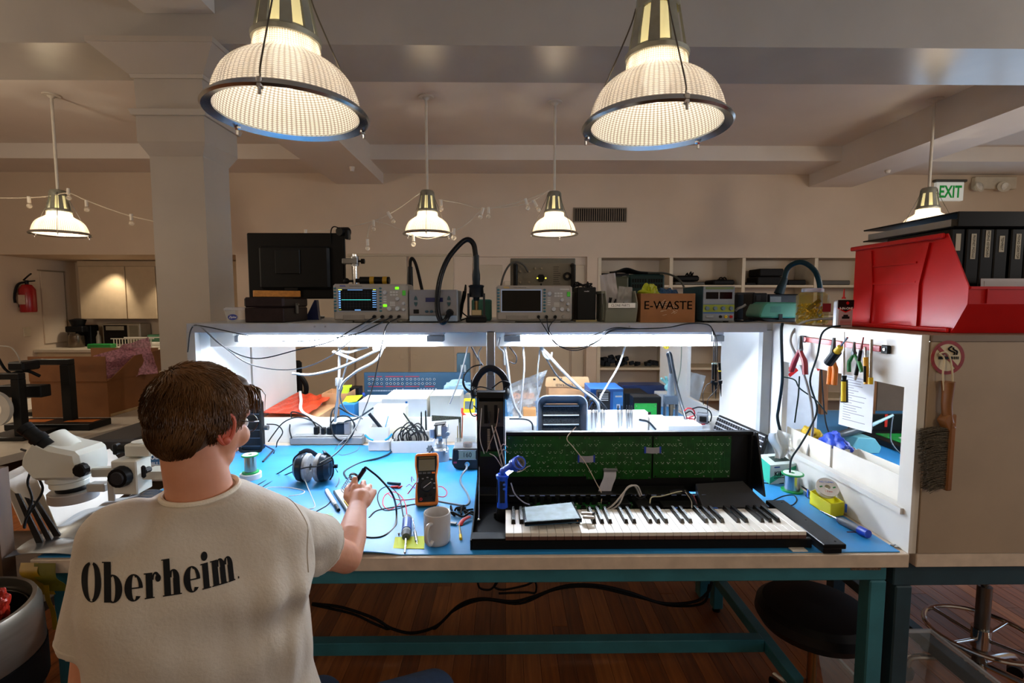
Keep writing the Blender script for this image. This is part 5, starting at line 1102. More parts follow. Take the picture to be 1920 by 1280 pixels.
part('front',MB().b2((f.x0,p.y,TZ),(f.x1,p.y+.004,f.z1)),WB,t,True);part('rear',MB().b2((f.x0,p.y+.076,TZ),(f.x1,p.y+.08,f.z1+.03)),WB,t,True);part('end',MB().b2((f.x0,p.y+.0045,TZ),(f.x0+.004,p.y+.0755,f.z1)),WB,t,True);part('end',MB().b2((f.x1-.004,p.y+.0045,TZ),(f.x1,p.y+.0755,f.z1)),WB,t,True);part('floor',MB().b2((f.x0+.0045,p.y+.0045,TZ),(f.x1-.0045,p.y+.0755,TZ+.003)),WB,t,True)
mb=MB();random.seed(6)
for k in range(9):
 a=random.uniform(f.x0+.02,f.x0+.12);mb.tube([(a,p.y+.04,TZ+.008),(a-.02,p.y+.045,TZ+.06+k*.004),(a+.03,p.y+.05,TZ+.09+k*.006),(a+.07,p.y+.04,TZ+.06),(a+.05,p.y+.03,TZ+.012)],.0035,6)
mb.box((f.x0+.09,p.y+.03,TZ+.03),(.085,.04,.04),.008)
solo('cable_heap','heap of black cables and an adapter in the long white tray','cables',mb,M('1f2022',.45),kind='stuff')
for k,(a,b,lab)in enumerate((((777,803),(757,775),'slanting black pen standing in the cable tray'),((790,806),(790,773),'left upright black pen in the cable tray'),((799,806),(798,771),'right upright dark green pen in the cable tray'))):
 A,B=P(*a,y=p.y+.06),P(*b,y=p.y+.065);solo('pen',lab,'pen',MB().cyl(A,B,.0045,.0035,12).cyl(B,B+(B-A)*.06,.0025,.0015,8),M('18201e',.4))
for k,(u0,u1,v0_,lab)in enumerate(((700,760,762,'tall cream plastic bin against the back board behind the white cups'),(868,893,780,'cream plastic drawer unit behind the digital soldering unit'))):
 ubox('cream_bin',lab,u0,u1,v0_,1.1,.08,M('e6e0cc',.5,var=.03),'bin')
p=on(825,864);t=thing('bench_vise','small silver grey swivel bench vise standing on the mat','vise',p+V((0,.02,0)))
VS=M('a9adb2',.35,.6,var=.05,name='cast_vise');w=wpx(17,p)
hz_=P(825,838,y=p.y+.02).z-TZ
part('base',MB().lathe([(0,0),(w,0),(w,.004),(w*.95,hz_-.008),(w*.8,hz_),(0,hz_)],32).box((-w*1.15,-.005,.004),(.022,.016,.008),.003,(0,0,20)).box((w*1.15,-.0,.004),(.022,.016,.008),.003,(0,0,-20)),VS,t)
part('ball_joint',MB().ball((0,0,hz_+.012),.02,20).cyl((0,0,hz_+.025),(0,0,hz_+.045),.01,n=16),VS,t)
part('star_knob',MB().cyl((-w*1.02,-.012,hz_-.004),(-w*.8,-.008,hz_-.004),.006).lathe([(0,0),(.018,0),(.018,.009),(0,.009)],14,T((-w*1.05,-.018,hz_-.004),(70,0,-35)),fn=lambda r,z,i,j:r*(1 if i%2 else .66)),M('3a4048',.45),t)
part('fixed_jaw',MB().box((.022,0,hz_+.075),(.03,.05,.06),.004).box((-.004,0,hz_+.05),(.06,.03,.014),.003),VS,t)
part('moving_jaw',MB().box((-.034,.0,hz_+.07),(.028,.04,.045),.006),M('b6bcc4',.3,.4),t)
part('jaw_pads',MB().box((-.017,-.002,hz_+.075),(.004,.052,.06)).box((.0,-.002,hz_+.110),(.05,.05,.004),rot=(0,-8,0)),BLACK,t)
part('screw_knob',MB().cyl((.038,-.015,hz_+.07),(.038,-.035,hz_+.07),.011,.009,14),VS,t)
part('lever',MB().cyl((.03,-.03,hz_+.055),(.032,-.034,hz_-.012),.0022,n=8).ball((.032,-.034,hz_-.014),.005,10),CHROME,t)
a=P(810,778,y=1.05);
solo('foam_wedge','speckled dark foam wedge arm sticking out above the vise','foam',MB().prism([(0,0),(.0,-.028),(.13,-.018),(.135,-.13),(.142,-.13),(.143,-.008)][::-1],.01,T((a.x,1.05,a.z),(90,0,0))),M('3a3c30',.9,var=.5,vs=250))
for k,(u,v0_,lab)in enumerate(((858,798,'wooden stick standing behind the digital soldering unit'),(862,792,'thin brass and black rod behind the digital soldering unit'))):
 A=P(u,v0_,y=.9);solo('stick',lab,'stick',MB().cyl(V((A.x,.9,TZ)),A,.0035,.002,8),M('8a7a3a' if k==0 else '6f6a50',.5))
p=on(872,880);f=Face(847,893,842,p.y,TZ)
t=thing('digital_solder_unit','dark grey digital soldering unit showing 160 on its green display','soldering equipment',((f.x0+f.x1)/2,p.y+.05,TZ))
x0_,x1_=f.x0,f.x1+.02;z1_=f.z1
part('housing',MB().prism([(x0_,f.z0+f.h*.3),(x0_+.01,f.z0+.008),(x0_+.02,f.z0),(x1_-.012,f.z0),(x1_,f.z0+f.h*.3),(x1_,z1_),(x0_+.004,z1_)][::-1],.10,XZ(p.y),.003),M('2c2e31',.45,name='charcoal_shell'),t,True)
part('top_plate',MB().b2((x0_+.006,p.y+.004,z1_+.0005),(x1_-.002,p.y+.096,z1_+.003)),M('93979a',.4),t,True)
f.x1=x1_;f.w=x1_-x0_
b=part('display',f.box(MB(),.24,.06,.82,.47,.003,.0045),M('9da28c',.35,var=.03),t,True);part('digits',f.txt(MB(),'160',.53,.27,.030,sx=.9).xf(T((0,-.0042,0))),M('2a2e26',.5,var=0),b,True)
part('display_frame',f.box(f.box(MB(),.22,.035,.84,.055,.003,.0055),.22,.475,.84,.50,.003,.0055),M('b9bcc0',.4),t,True)
part('red_button',f.box(MB(),.06,.60,.17,.68,.003,.0045),M('c23a52',.4),t,True)
part('socket',MB().lathe([(.004,0),(.011,0),(.011,.008),(.004,.008)],18,T(f.p(.53,.70,.003),(90,0,0)),closed=True),CHROME,t,True)
for fy in(.35,.62):part('dial',MB().ball(f.p(.97,fy,.004),(.007,.007,.007),12),LGREY,t,True)
pc=f.p(.53,.70,.01)
wire('solder_iron_cable','grey blue cable from the digital soldering unit winding forward over the mat','cable',[pc,pc+V((-.002,-.03,-.012)),on(866,890),on(864,905),on(876,925),on(880,940),on(872,948),on(850,945),on(822,940)],.0045,M('5e6b78',.35))
spx=(x0_+x1_)/2+.004
solo('solder_wire_spool','small bare spool of copper and tin wire on top of the digital soldering unit','spool',MB().lathe([(0,0),(.02,0),(.021,.006),(.02,.018),(0,.018)],24,T((spx,p.y+.03,z1_+.0035))),M('9a7a62',.3,.7,var=.2,vs=60))
solo('clear_box','clear plastic lidless box around the small spool on the soldering unit','box',MB().b2((x0_+.012,p.y+.006,z1_+.0032),(x1_-.004,p.y+.0075,z1_+.03)).b2((x0_+.012,p.y+.075,z1_+.0032),(x1_-.004,p.y+.0765,z1_+.03)).b2((x0_+.012,p.y+.008,z1_+.0032),(x0_+.0135,p.y+.0745,z1_+.03)),film('e4ecee',.25))
c=on(800,950);t=thing('multimeter','orange and black digital multimeter propped up behind the mug','multimeter',c+V((0,.004,.002)),(63,0,7))
L=.185
ORG=M('d9700f',.45,var=.03,name='orange_rubber')
part('holster',MB().prism([(-.036,0),(.036,0),(.041,.01),(.040,.05),(.036,.10),(.043,.14),(.043,L-.008),(.036,L),(-.036,L),(-.043,L-.008),(-.043,.14),(-.036,.10),(-.040,.05),(-.041,.01)],.03,T((0,0,-.015)),.004),ORG,t)
part('face',MB().prism([(-.030,.012),(.030,.012),(.033,.05),(.030,.10),(.036,.14),(.036,L-.012),(-.036,L-.012),(-.036,.14),(-.030,.10),(-.033,.05)],.003,T((0,0,.0152)),.001),M('1b1b1c',.5),t)
part('display',MB().box((0,L-.045,.0187),(.058,.04,.001),.0003),M('6d6653',.3,var=.03),t);part('brand_strip',MB().box((0,L-.019,.0187),(.056,.006,.001)),M('5e4a22',.5),t)
part('dial',MB().cyl((0,.068,.0183),(0,.068,.025),.021,.019,28).box((0,.068,.026),(.036,.007,.003),.001,(0,0,35)),M('28292b',.4),t)
part('dial_pointer',MB().box((.002,.069,.0278),(.032,.0016,.0008),rot=(0,0,35)),M('c9c6be',.5),t)
for k in range(4):part('function_key',MB().box((-.024+k*.016,L-.073,.0187),(.012,.006,.002),.0005),ORG if k==3 else M('4c4d50',.5),t)
for k in range(5):a=rad(-20+k*35);part('function_key',MB().box((.028*cos(a),.068+.028*sin(a),.0187),(.007,.004,.0016)),M('77787a',.5),t)
for k,(x,y_)in enumerate(((-.02,.022),(-.004,.034),(.014,.034),(.024,.022))):part('jack',MB().lathe([(.0022,.0183),(.0055,.0183),(.0055,.021),(.0022,.021)],14,T((x,y_,0)),closed=True),M('9a1512',.4)if k==0 else BLACK,t)
part('stand',MB().b2((-.02,.09,-.075),(.02,.096,-.0155),.001),BLACK,t)
c=on(817,1026);t=thing('mug','plain light grey ceramic mug standing near the bench edge','mug',c+V((0,.036,0)))
r=wpx(25.5,c);hm=P(817,955,y=c.y+.036).z-TZ-.006
MUG=M('b9b5b2',.18,var=.02,spec=.6,name='glazed_ceramic')
part('body',MB().lathe([(0,.0),(r*.86,.0),(r*.96,.005),(r*.985,.012),(r,hm*.9),(r,hm-.002),(r-.0015,hm),(r-.004,hm-.001),(r-.0045,.012),(r*.8,.006),(0,.006)],48),MUG,t)
part('handle',MB().tube([(-.012,-r+.002,hm*.78),(-.018,-r-.018,hm*.80),(-.022,-r-.03,hm*.62),(-.021,-r-.03,hm*.38),(-.014,-r-.016,hm*.18),(-.010,-r+.002,hm*.20)],.006,12,8,flat=(1.0,.8)),MUG,t)
part('coffee_stain',MB().lathe([(0,.0064),(r*.6,.0064),(r*.6,.007),(0,.007)],24),M('9a9070',.3),t)
a=[on(737,1028),on(795,1029),on(797,1005),on(741,1007)]
solo('sticky_note','lime yellow sticky note under the screwdriver left of the mug','note',slab(MB(),a,TZ,TZ+.001),M('c9d81e',.7,var=.03))
p0=on(759,1036,TZ+.006);p1=on(764,970,TZ+.018)
rod('screwdriver','grey handled screwdriver pointing at the viewer on the sticky note',p0,p1,[('shaft',0,.42,.0032,.0035,CHROME,None),('collar',.42,.52,.012,.0155,M('4e5456',.5),None),('grip',.52,.62,.0155,.012,M('7d8284',.5),None),('grip',.62,.97,.0130,.0150,M('858a8c',.5),None),('blue_stripe',.60,.90,.0146,.0152,M('2350a8',.4),'blue stripe'),('cap',.97,1.0,.0145,.012,M('8e9294',.5),None)])
p0=on(782,1020,TZ+.003);p1=on(774,972,TZ+.005)
rod('soldering_tip','slim silver pointed tip tool lying between screwdriver and mug',p0,p1,[('point',0,.1,.0008,.003,CHROME,None),('body',.1,.45,.0042,.0046,STEEL,None),('shaft',.45,1,.0022,.0022,CHROME,None)],'tool')
p0=on(864,1010,TZ+.004);p1=on(861,982,TZ+.003)
rod('yellow_tip_plug','small metal plug with a yellow tip right of the mug',p0,p1,[('yellow_ring',0,.25,.0045,.0045,YEL,None),('body',.25,1,.0045,.0015,M('9c8f6a',.3,.7),None)],'plug')
p=on(850,983);solo('silver_chip','small silver rectangular chip beside the mug','component',MB().box((p.x,p.y,TZ+.004),(.022,.012,.006),.001,(0,0,-15)),STEEL)
mb=MB();random.seed(31)
for k in range(9):p=on(random.uniform(845,880),random.uniform(953,972));mb.tube([p,p+V((random.uniform(-.02,.03),random.uniform(-.02,.02),.01)),p+V((random.uniform(0,.04),random.uniform(-.02,.02),.004))],.0035,6)
solo('clip_leads','small heap of black clip leads right of the mug','leads',mb,RUBBER,kind='stuff')
mb=MB().tube([on(862,985),on(868,975,TZ+.008),on(880,968,TZ+.008)],.005,8,4,flat=(1.6,.5));solo('red_boot','red rubber clip boot on the heap of black clip leads','clip',mb,M('b51a20',.5))
p=on(748,1004);solo('tiny_screw','tiny dark screw standing on the mat above the sticky note','screw',MB().cyl(p,p+V((0,0,.006)),.002,n=10).cyl(p+V((0,0,.006)),p+V((0,0,.008)),.0035,n=12),BLACK)
wire('red_test_lead','red test lead looping beside the multimeter','lead',[P(763,967,y=on(763,975).y),on(760,945),on(752,930),on(738,922),on(722,928),on(718,945),on(730,955),on(748,945),on(765,925),P(780,905,y=on(785,930).y)],.002,M('c01230',.4,var=0))
wire('red_test_lead','red test lead curving out behind the right side of the multimeter','lead',[on(818,930),on(833,931),on(838,922),on(830,913),on(822,912)],.002,M('c01230',.4,var=0))
wire('red_test_lead','short red lead lying left of the multimeter','lead',[on(728,925),on(740,935),on(758,937),on(778,935)],.002,M('c01230',.4,var=0))
wire('black_test_lead','black test lead running from the multimeter to the clips','lead',[on(756,968),on(752,945),on(745,925),on(730,912),on(713,918),on(708,935),on(718,955),on(740,955),on(775,945)],.002,RUBBER)
wire('violet_lead','thin violet wire at the left of the multimeter','lead',[on(776,900,TZ+.03),on(772,893,TZ+.03),on(772,903),on(778,915),on(768,908),on(762,912)],.0014,M('7a2f86',.4))
c=on(747,915);solo('red_clip','red tipped test clip lying on the mat between hand and multimeter','clip',MB().cyl(c+V((-.03,.004,.004)),c+V((0,0,.005)),.004,.006,12).cyl(c,c+V((.015,.004,.008)),.0055,.002,10),M('b51a20',.5))
c=on(735,908);solo('black_clip','black test clip lying next to the red tipped clip','clip',MB().cyl(c+V((-.02,.01,.004)),c+V((.035,-.012,.006)),.004,.006,12),M('15303a',.5))
wire('hanging_loop','thin dark loop standing up behind the multimeter','cord',[on(783,905,TZ+.12),P(787,882,y=on(800,905).y),P(798,878,y=on(800,905).y),P(806,884,y=on(800,905).y)],.002,M('1a2c4e',.4))
a=on(625,925);b=on(652,966);wv=V((.06,.035,0));
dirv=(b-a);dirv.z=0;perp=V((-dirv.y,dirv.x,0)).normalized()*.062
if perp.x<0:perp=-perp
t=thing('iron_stand','small black soldering iron stand with wire coil holder and yellow sponge','stand',(a+b)/2)
part('tray',slab(MB(),[a,b,b+perp,a+perp],TZ,TZ+.012),M('16181b',.35,.3),t,True)
part('tray_plate',slab(MB(),[a+dirv*.03+perp*.05,a+dirv*.97+perp*.05,a+dirv*.97+perp*.95,a+dirv*.03+perp*.95],TZ+.012,TZ+.014),STEEL,t,True)
part('sponge',slab(MB(),[a+dirv*.58+perp*.15,a+dirv*.92+perp*.15,a+dirv*.92+perp*.9,a+dirv*.58+perp*.9],TZ+.0141,TZ+.019),M('c2a03a',.9,var=.3,vs=120,name='yellow_sponge'),t,True)
c0=a+dirv*.35+perp*.35+V((0,0,.032));ax=P(660,900,y=c0.y+.05)-c0;ax=ax.normalized();fx_,fy_,_=frame(ax)
hel=[c0+ax*(.07*k/100)+(fx_*cos(k*.5)+fy_*sin(k*.5))*(.014+.004*k/100)for k in range(101)]
part('coil',MB().tube(hel,.0013,6,0),CHROME,t,True)
part('coil_ring',MB().lathe([(.014,0),(.021,0),(.021,.006),(.014,.006)],28,Matrix.Translation(c0+ax*.07)@ax.to_track_quat('Z','Y').to_matrix().to_4x4(),closed=True),BLACK,t,True)
part('coil_support',MB().cyl(a+dirv*.45+perp*.4+V((0,0,.014)),c0+ax*.005-V((0,0,.012)),.003),STEEL,t,True)
p0=on(635,956,TZ+.006);p1=on(612,918,TZ+.007)
rod('marker','white capped marker pen lying left of the soldering iron stand',p0,p1,[('cap',0,.22,.006,.0065,BLACK,None),('cap_ring',.22,.3,.0055,.0055,LGREY,None),('body',.3,.97,.0072,.0072,M('dcdde0',.4),None),('end',.97,1,.006,.005,LGREY,None)],'marker')
q=[on(583,978),on(625,996),on(625,962),on(590,965)]
t=thing('small_circuit_board','pale green small circuit board lying on the mat by the sleeve','circuit board',sum(q,V())/4)
part('board',slab(MB(),q,TZ,TZ+.0016),M('2f9a5e',.4,var=.15,vs=60),t,True)
mb=MB();random.seed(8);cc=sum(q,V())/4
for k in range(14):mb.box((cc.x+random.uniform(-.014,.024),cc.y+random.uniform(-.02,.02),TZ+.0019),(random.uniform(.003,.010),random.uniform(.002,.005),.0006))
part('copper_areas',mb,M('c9c99a',.4),t,True,kind='stuff')
c=on(585,905);t=thing('headphones','dark headphones with grey velour pads standing on the mat','headphones',c+V((0,.02,0)))
HB=M('1a2430',.3,var=.05,name='headphone_shell');PD=M('9a9c9f',.9,var=.1,vs=80,name='grey_velour')
R_=P(585,850,y=c.y+.02).z-TZ;R_/=2
for s in(-1,1):
 rot=T((s*.012,0,R_),(0,s*90,0))
 part('ear_pad',MB().lathe([(.015,0),(R_*.86,0),(R_*.98,.006),(R_*.98,.014),(R_*.9,.02),(.015,.02)],32,rot,closed=True),PD,t)
 part('ear_shell',MB().lathe([(0,.021),(R_*.95,.021),(R_,.026),(R_*.92,.045),(R_*.6,.06),(0,.064)],32,rot),HB,t)
 part('yoke',MB().tube([(s*.065,0,R_*.1),(s*.078,0,R_*.5),(s*.080,-.0,R_),(s*.078,0,R_*1.6),(s*.055,0,R_*2.02)],.0035,8),BLACK,t)
part('headband',MB().tube([(-.055,.0,R_*2.0),(-.03,.03,R_*2.05),(0,.085,R_*1.1),(0,.11,.012),(.03,.085,R_*1.1),(.035,.03,R_*2.0),(.055,0,R_*2.0)],.006,8,6,flat=(.5,1.5)),HB,t)
part('slider_knob',MB().cyl((.082,-.004,R_*1.1),(.098,-.004,R_*1.1),.008,n=12),BLACK,t)
wire('headphone_cable','pale cable dropping from the headphones and running across the mat','cable',[P(566,878,y=c.y-.002),P(572,900,y=c.y-.03),on(582,925),on(590,945),on(588,952),on(575,955),on(560,960)],.002,M('b6b9bb',.4))
wire('white_cable','thin white cord curling on the mat behind the shoulder','cord',[on(490,930),on(500,915),on(525,913),on(550,915),on(570,920),on(565,926),on(540,930)],.002,M('d9dbdd',.4))
wire('audio_cable','dark cord on the mat from the headphones to the left','cord',[P(549,870,y=c.y),on(520,888),on(490,905),on(465,918),on(440,925)],.0025,RUBBER)
wire('audio_cable','second dark cord on the mat crossing in front of the headphones','cord',[P(624,862,y=c.y-.03),P(600,873,y=c.y-.045),P(570,877,y=c.y-.05),on(535,890),on(500,908),on(475,925)],.0025,RUBBER)
wire('audio_cable','dark cord curving from the mat towards the marker pen','cord',[on(585,963),on(600,955),on(612,948),on(620,940)],.0025,RUBBER)
wire('headphone_cable','dark grey lead looping right of the headphones','lead',[P(625,872,y=c.y),on(633,885),on(636,900),on(630,913)],.0022,M('3a4a58',.4))
c=on(461,902);r=wpx(19,c)
solo('tape_roll','white tape roll carrying the left green solder spool','tape',MB().lathe([(r*.5,0),(r,0),(r,.021),(r*.5,.021)],32,T((c.x,c.y+r,TZ)),closed=True),M('dededc',.5))
spool('solder_spool','green flanged solder spool on a white roll beside the man',V((c.x,c.y+r,TZ+.0225)),wpx(15,c),P(461,851,y=c.y+r).z-TZ-.024,wirecol='b0a58e')
p=on(478,846);y=p.y;f=Face(448,494,748,y,TZ,vb=845)
t=thing('desk_fan','small black square fan on a blue tripod behind the man','fan',((f.x0+f.x1)/2,y,TZ))
part('shell',ring(MB(),rrect(f.x0,f.x1,f.z0,f.z1,.02),rrect(f.x0+.012,f.x1-.010,f.z0+.012,f.z1-.012,.015),y-.03,y-.028).b2((f.x0+.006,y-.02,f.z0+.006),(f.x1-.006,y+.02,f.z1-.006),.008),BLK,t,True)
for k in range(6):zz=f.z0+.03+k*(f.h-.06)/5;part('grille_bar',MB().b2((f.x0+.012,y-.028,zz),(f.x1-.010,y-.024,zz+.002)),M('2f3c4c',.4),t,True)
part('pivot',MB().cyl((f.x1,y,f.z0+f.h*.45),(f.x1+.018,y,f.z0+f.h*.45),.012,n=18),STEEL,t,True)
part('tripod_leg',MB().cyl(V((f.x1-.006,y,f.z0+.03)),on(513,843,TZ+.01),.004),M('1f3f6a',.4),t,True)
part('tripod_leg',MB().cyl(on(513,843,TZ+.01),on(493,865,TZ+.006),.004,n=10),M('2c2f34',.4),t,True)
part('tripod_leg',MB().cyl(V((f.x0+.006,y,f.z0+.03)),(f.x0+.0,y+.07,TZ+.004),.004),M('1f3f6a',.4),t,True)
wire('fan_cable','black cable curling from the pivot of the small fan','cable',[P(500,795,y=y),P(520,797,y=y),P(530,810,y=y-.01),P(520,828,y=y-.02),on(518,838),on(513,850)],.0028,RUBBER)
RZ=BZ+.0035
def RP(u,v,y):return P(u,v,y=y)
def bx(name,label,ct,u0,u1,v0,y,depth,mat,z0=RZ,bev=.003,group=None):
 f=Face(u0,u1,v0,y,z0);return f,solo(name,label,ct,f.box(MB(),0,0,1,1,-depth,0,bev),mat,group)
f=Face(682,882,698,2.2,RZ)
t=thing('control_panel','dark blue grey instrument front panel with rows of white ringed knobs and red stripes','instrument',((f.x0+f.x1)/2,2.22,RZ))
part('panel',f.box(MB(),0,0,1,1,-.03,0,.003),M('34566e',.4,name='slate_panel'),t,True)
REDL=M('c2303c',.5,var=0);KW=M('d9dce0',.5,var=0)
for a,b,fy in((.04,.10,.12),(.12,.17,.12),(.2,.37,.12),(.385,.52,.12),(.04,.18,.44),(.2,.37,.44),(.385,.52,.44),(.57,.66,.44),(.52,.68,.80)):part('red_stripe',f.box(MB(),a,fy,b,fy+.025,.0003,.0015),REDL,t,True)
for fy in(.22,.36):
 for fx in(.05,.085,.125,.165,.215,.25,.285,.32,.36,.405,.44,.48,.515,.55,.59,.62,.66):
  c=f.p(fx,fy);part('knob',MB().cyl(c,c+V((0,-.009,0)),.0052,.004,10),PURE,t,True)
mb=MB()
for fy in(.22,.36):
 for fx in(.05,.085,.125,.165,.215,.25,.285,.32,.36,.405,.44,.48,.515,.55,.59,.62,.66):mb.X=T(f.p(fx,fy,.0004),(90,0,0));mb.lathe([(.0056,0),(.0085,0),(.0085,.0006),(.0056,.0006)],12,closed=True);mb.X=None
for k in range(17):f.box(mb,.035+k*.0155,.57,.043+k*.0155,.61,.0003,.002)
for k in range(7):
 f.box(mb,.50+k*.028,.52,.515+k*.028,.54,.0003,.002);f.box(mb,.50+k*.028,.66,.515+k*.028,.69,.0003,.002)
 f.box(mb,.05+k*.04,.74,.065+k*.04,.77,.0003,.002);f.box(mb,.3+k*.015,.52+(k%4)*.06,.308+k*.015,.55+(k%4)*.06,.0003,.002)
part('legend',mb,KW,t,True,kind='stuff')
part('display',f.box(MB(),.38,.55,.475,.68,.0003,.002),emitm('4a78c8',.6),t,True)
for k in range(4):part('knob',f.knob(MB(),.385+k*.03,.78,.004,.006,10),PURE,t,True)
f,_=bx('electrical_box','dark teal upright metal switch box behind the instrument panel','box',856,881,662,2.26,.05,M('33505c',.45),bev=.004)
_b=_;part('toggle',f.box(f.box(MB(),.3,.24,.45,.46,.0003,.01),.55,.24,.70,.46,.0003,.01),M('a9b0b2',.4),_b,True)
q=[RP(490,773,1.36),RP(578,775,1.30),RP(622,742,1.78),RP(556,736,1.80)]
mb=MB().grid(lambda s,r:(q[0]*(1-s)+q[1]*s)*(1-r)+(q[3]*(1-s)+q[2]*s)*r+V((0,0,.006*sin(s*20)*sin(r*14))),40,26,.004)
BUB=M('d8431f',.35,var=.25,vs=120,bump=.6,bs=160,name='orange_bubble_mailer')
solo('bubble_mailer','orange red bubble mailer lying on a carton on the rear bench','envelope',mb,BUB)
mb=MB().grid(lambda s,r:(q[0]*(1-s)+q[1]*s)*(1-r)+(q[3]*(1-s)+q[2]*s)*r+V((0,0,.009+.006*sin(s*20)*sin(r*14))),40,1);
p0=q[1].lerp(q[0],.12);p1=q[3].lerp(q[2],.1)
solo('white_strap','white strip lying diagonally across the orange mailer','strip',MB().tube([p1+V((0,0,.012)),p0.lerp(p1,.5)+V((0,0,.015)),p0+V((.02,-.03,.010)),RP(640,796,1.18)],.005,6,6,flat=(1.6,.3)),PAPER)
CAR2=M('d09a68',.75,var=.08,name='light_cardboard')
f=Face(495,620,762,1.36,RZ);solo('flat_carton','flattened light brown carton under the orange mailer','box',MB().b2((q[0].x,1.32,RZ),(q[1].x+.02,1.72,q[0].z-.03)),CAR2)
f=Face(584,628,744,1.62,RZ)
t=thing('open_carton','open light brown carton with clear window beside the orange mailer','box',((f.x0+f.x1)/2,1.7,RZ));open_box(t,f.x0+.02,f.x1+.04,1.735,1.92,RZ,f.z1,CAR2)
for k,(qq_,lab)in enumerate((([(620,745),(652,742),(655,728),(632,727)],'lime card lying under the cable junction'),([(640,738),(652,738),(660,721),(643,722)],'lime card standing folded behind the cables'),([(640,757),(668,752),(680,740),(650,742)],'lime card at the front beside the black device'))):
 yy=(1.95,1.9,1.5)[k];a=[RP(u,v,yy+(.12 if i>1 and k!=1 else .02 if i>1 else 0))for i,(u,v)in enumerate(qq_)]
 solo('lime_card',lab,'card',MB().add(a+[p+V((0,.003,-.004))for p in a],[[0,1,2,3],[7,6,5,4],[0,4,5,1],[1,5,6,2],[2,6,7,3],[3,7,4,0]]),M('c6de1c',.6,var=.03))
bx('card_stack','stack of boxes carrying the lime cards on the rear bench','box',628,668,744,2.05,.12,M('20242a',.5))
bx('black_device','small black box shaped device right of the lime cards','device',655,672,727,1.9,.1,BLACK)
bx('blue_box','low blue box under the front lime card on the rear bench','box',636,664,758,1.45,.1,M('2c86c0',.5))
solo('blue_bulb_tool','small blue knobbed tool left of the instrument panel','tool',MB().ball(RP(681,739,2.0),.014,14).cyl(RP(681,739,2.0),RP(668,741,1.96),.006),M('2a55c8',.4))
bx('paper_box','large white box standing in front of the instrument panel','box',716,800,747,1.5,.3,M('ebe8e0',.5,var=.02))
bx('paper_box','white box right of the large white box, below the headphones','box',806,864,741,1.5,.2,M('e8e2d0',.5,var=.02))
bx('white_case','white case on the rear bench behind the surge protector','case',672,712,752,1.45,.2,M('ebe9e4',.5,var=.02))
solo('blue_clip','small blue clip on the front edge of the large white box','clip',MB().box(RP(762,757,1.496),(.012,.004,.03),.001),M('1673b5',.4))
random.seed(14)
crumple('blue_cloth','crumpled pale blue cloth below the hanging headphones',RP(858,726,1.8),(.085,.06,.045),'9fc6d8','cloth',seed=4,amp=.5,rough=.8)
bx('stack_box','cream box carrying the pale blue cloth on the rear bench','box',842,880,739,1.85,.14,M('e8e0c8',.5))
c=RP(880,762,1.28)
t=thing('yellow_multimeter','yellow handheld meter with red leads propped behind the digital soldering unit','multimeter',c)
part('case',MB().box(c,(.06,.03,.09),.006,(-12,0,-8)),YEL,t,True);part('display',MB().box(c+V((.0,-.018,.012)),(.045,.002,.04),rot=(-12,0,-8)),M('5d6f78',.3),t,True)
part('support',MB().b2((c.x-.02,1.29,RZ),(c.x+.02,1.33,c.z-.04)),BLACK,t,True)
wire('red_lead_bundle','red and black leads looped around the yellow meter','lead',[RP(867,765,1.14),RP(868,775,1.13),RP(880,781,1.13),RP(893,778,1.13),RP(890,795,1.12),RP(889,803,1.12)],.006,M('d02418',.4))
wire('orange_lead','orange brown lead running down behind the digital soldering unit','lead',[RP(867,770,1.13),RP(867,790,1.12),RP(866,822,1.1)],.003,M('9a4a20',.4))
cxp=X_(920,.76,720)
t=thing('hanging_headphones','black headphones with tangled cable hooked on the centre post','headphones',(cxp,.76,P(920,712,y=.76).z))
arc=[RP(888,730,.75),RP(893,712,.75),RP(905,696,.75),RP(920,690,.75),RP(936,697,.75),RP(947,712,.75),RP(950,732,.75)]
part('headband',MB().tube(arc,.011,12,7,flat=(.6,1.3)),M('12151c',.4),t,True)
for a in(arc[0],arc[-1]):part('ear_cup',MB().ball(a+V((0,0,-.012)),(.014,.032,.028),16),BLACK,t,True)
for k,pl in enumerate(([(870,700),(868,720),(880,735),(900,733),(925,738),(950,728),(955,718),(940,715),(922,728)],[(905,683),(885,688),(870,705),(872,725),(885,735)],[(888,728),(885,745),(881,765),(885,778),(893,779),(896,770),(888,760)],[(880,735),(900,725),(930,733),(948,735)],[(884,712),(884,735),(890,742),(912,735)])):
 part('cable',MB().tube([RP(u,v,.735-.004*k)for u,v in pl],.0028,7),RUBBER,t,True)
part('hook',MB().box((cxp,.775,P(920,700,y=.77).z),(.03,.028,.016),.002),STEEL,t,True)
random.seed(5)
mb=MB().grid(lambda s,r:RP(952+55*s+28*(s-.3)*r*r,785-(60+32*s)*r,1.32+.10*noise.noise(V((s*5,r*5,3)))+.05),24,24,.001)
solo('clear_bag','large crinkled clear plastic bag standing behind the left end of the lid','bag',mb,film('e6eef2',.35,.12))
y=1.75;f=Face(1022,1105,725,y,RZ)
t=thing('tan_carton','tan carton with raised flap printed with care symbols behind the foam tray','box',((f.x0+f.x1)/2,y+.1,RZ))
part('body',f.box(MB(),.08,0,.96,1,-.2,0,.002),CAR2,t,True)
fz=P(1060,706,y=y).z
TAN=M('d4a877',.7,var=.04,name='tan_card')
part('flap',MB().prism([(f.x0+.01,f.z1),(f.x1-.005,f.z1),(f.x1+.004,f.z1+.02),(f.x1-.008,fz-.003),(f.x1-.02,fz),(f.x0+.02,fz),(f.x0+.006,fz-.008),(f.x0,f.z1+.01)][::-1],.004,XZ(y-.004)),TAN,t,True)
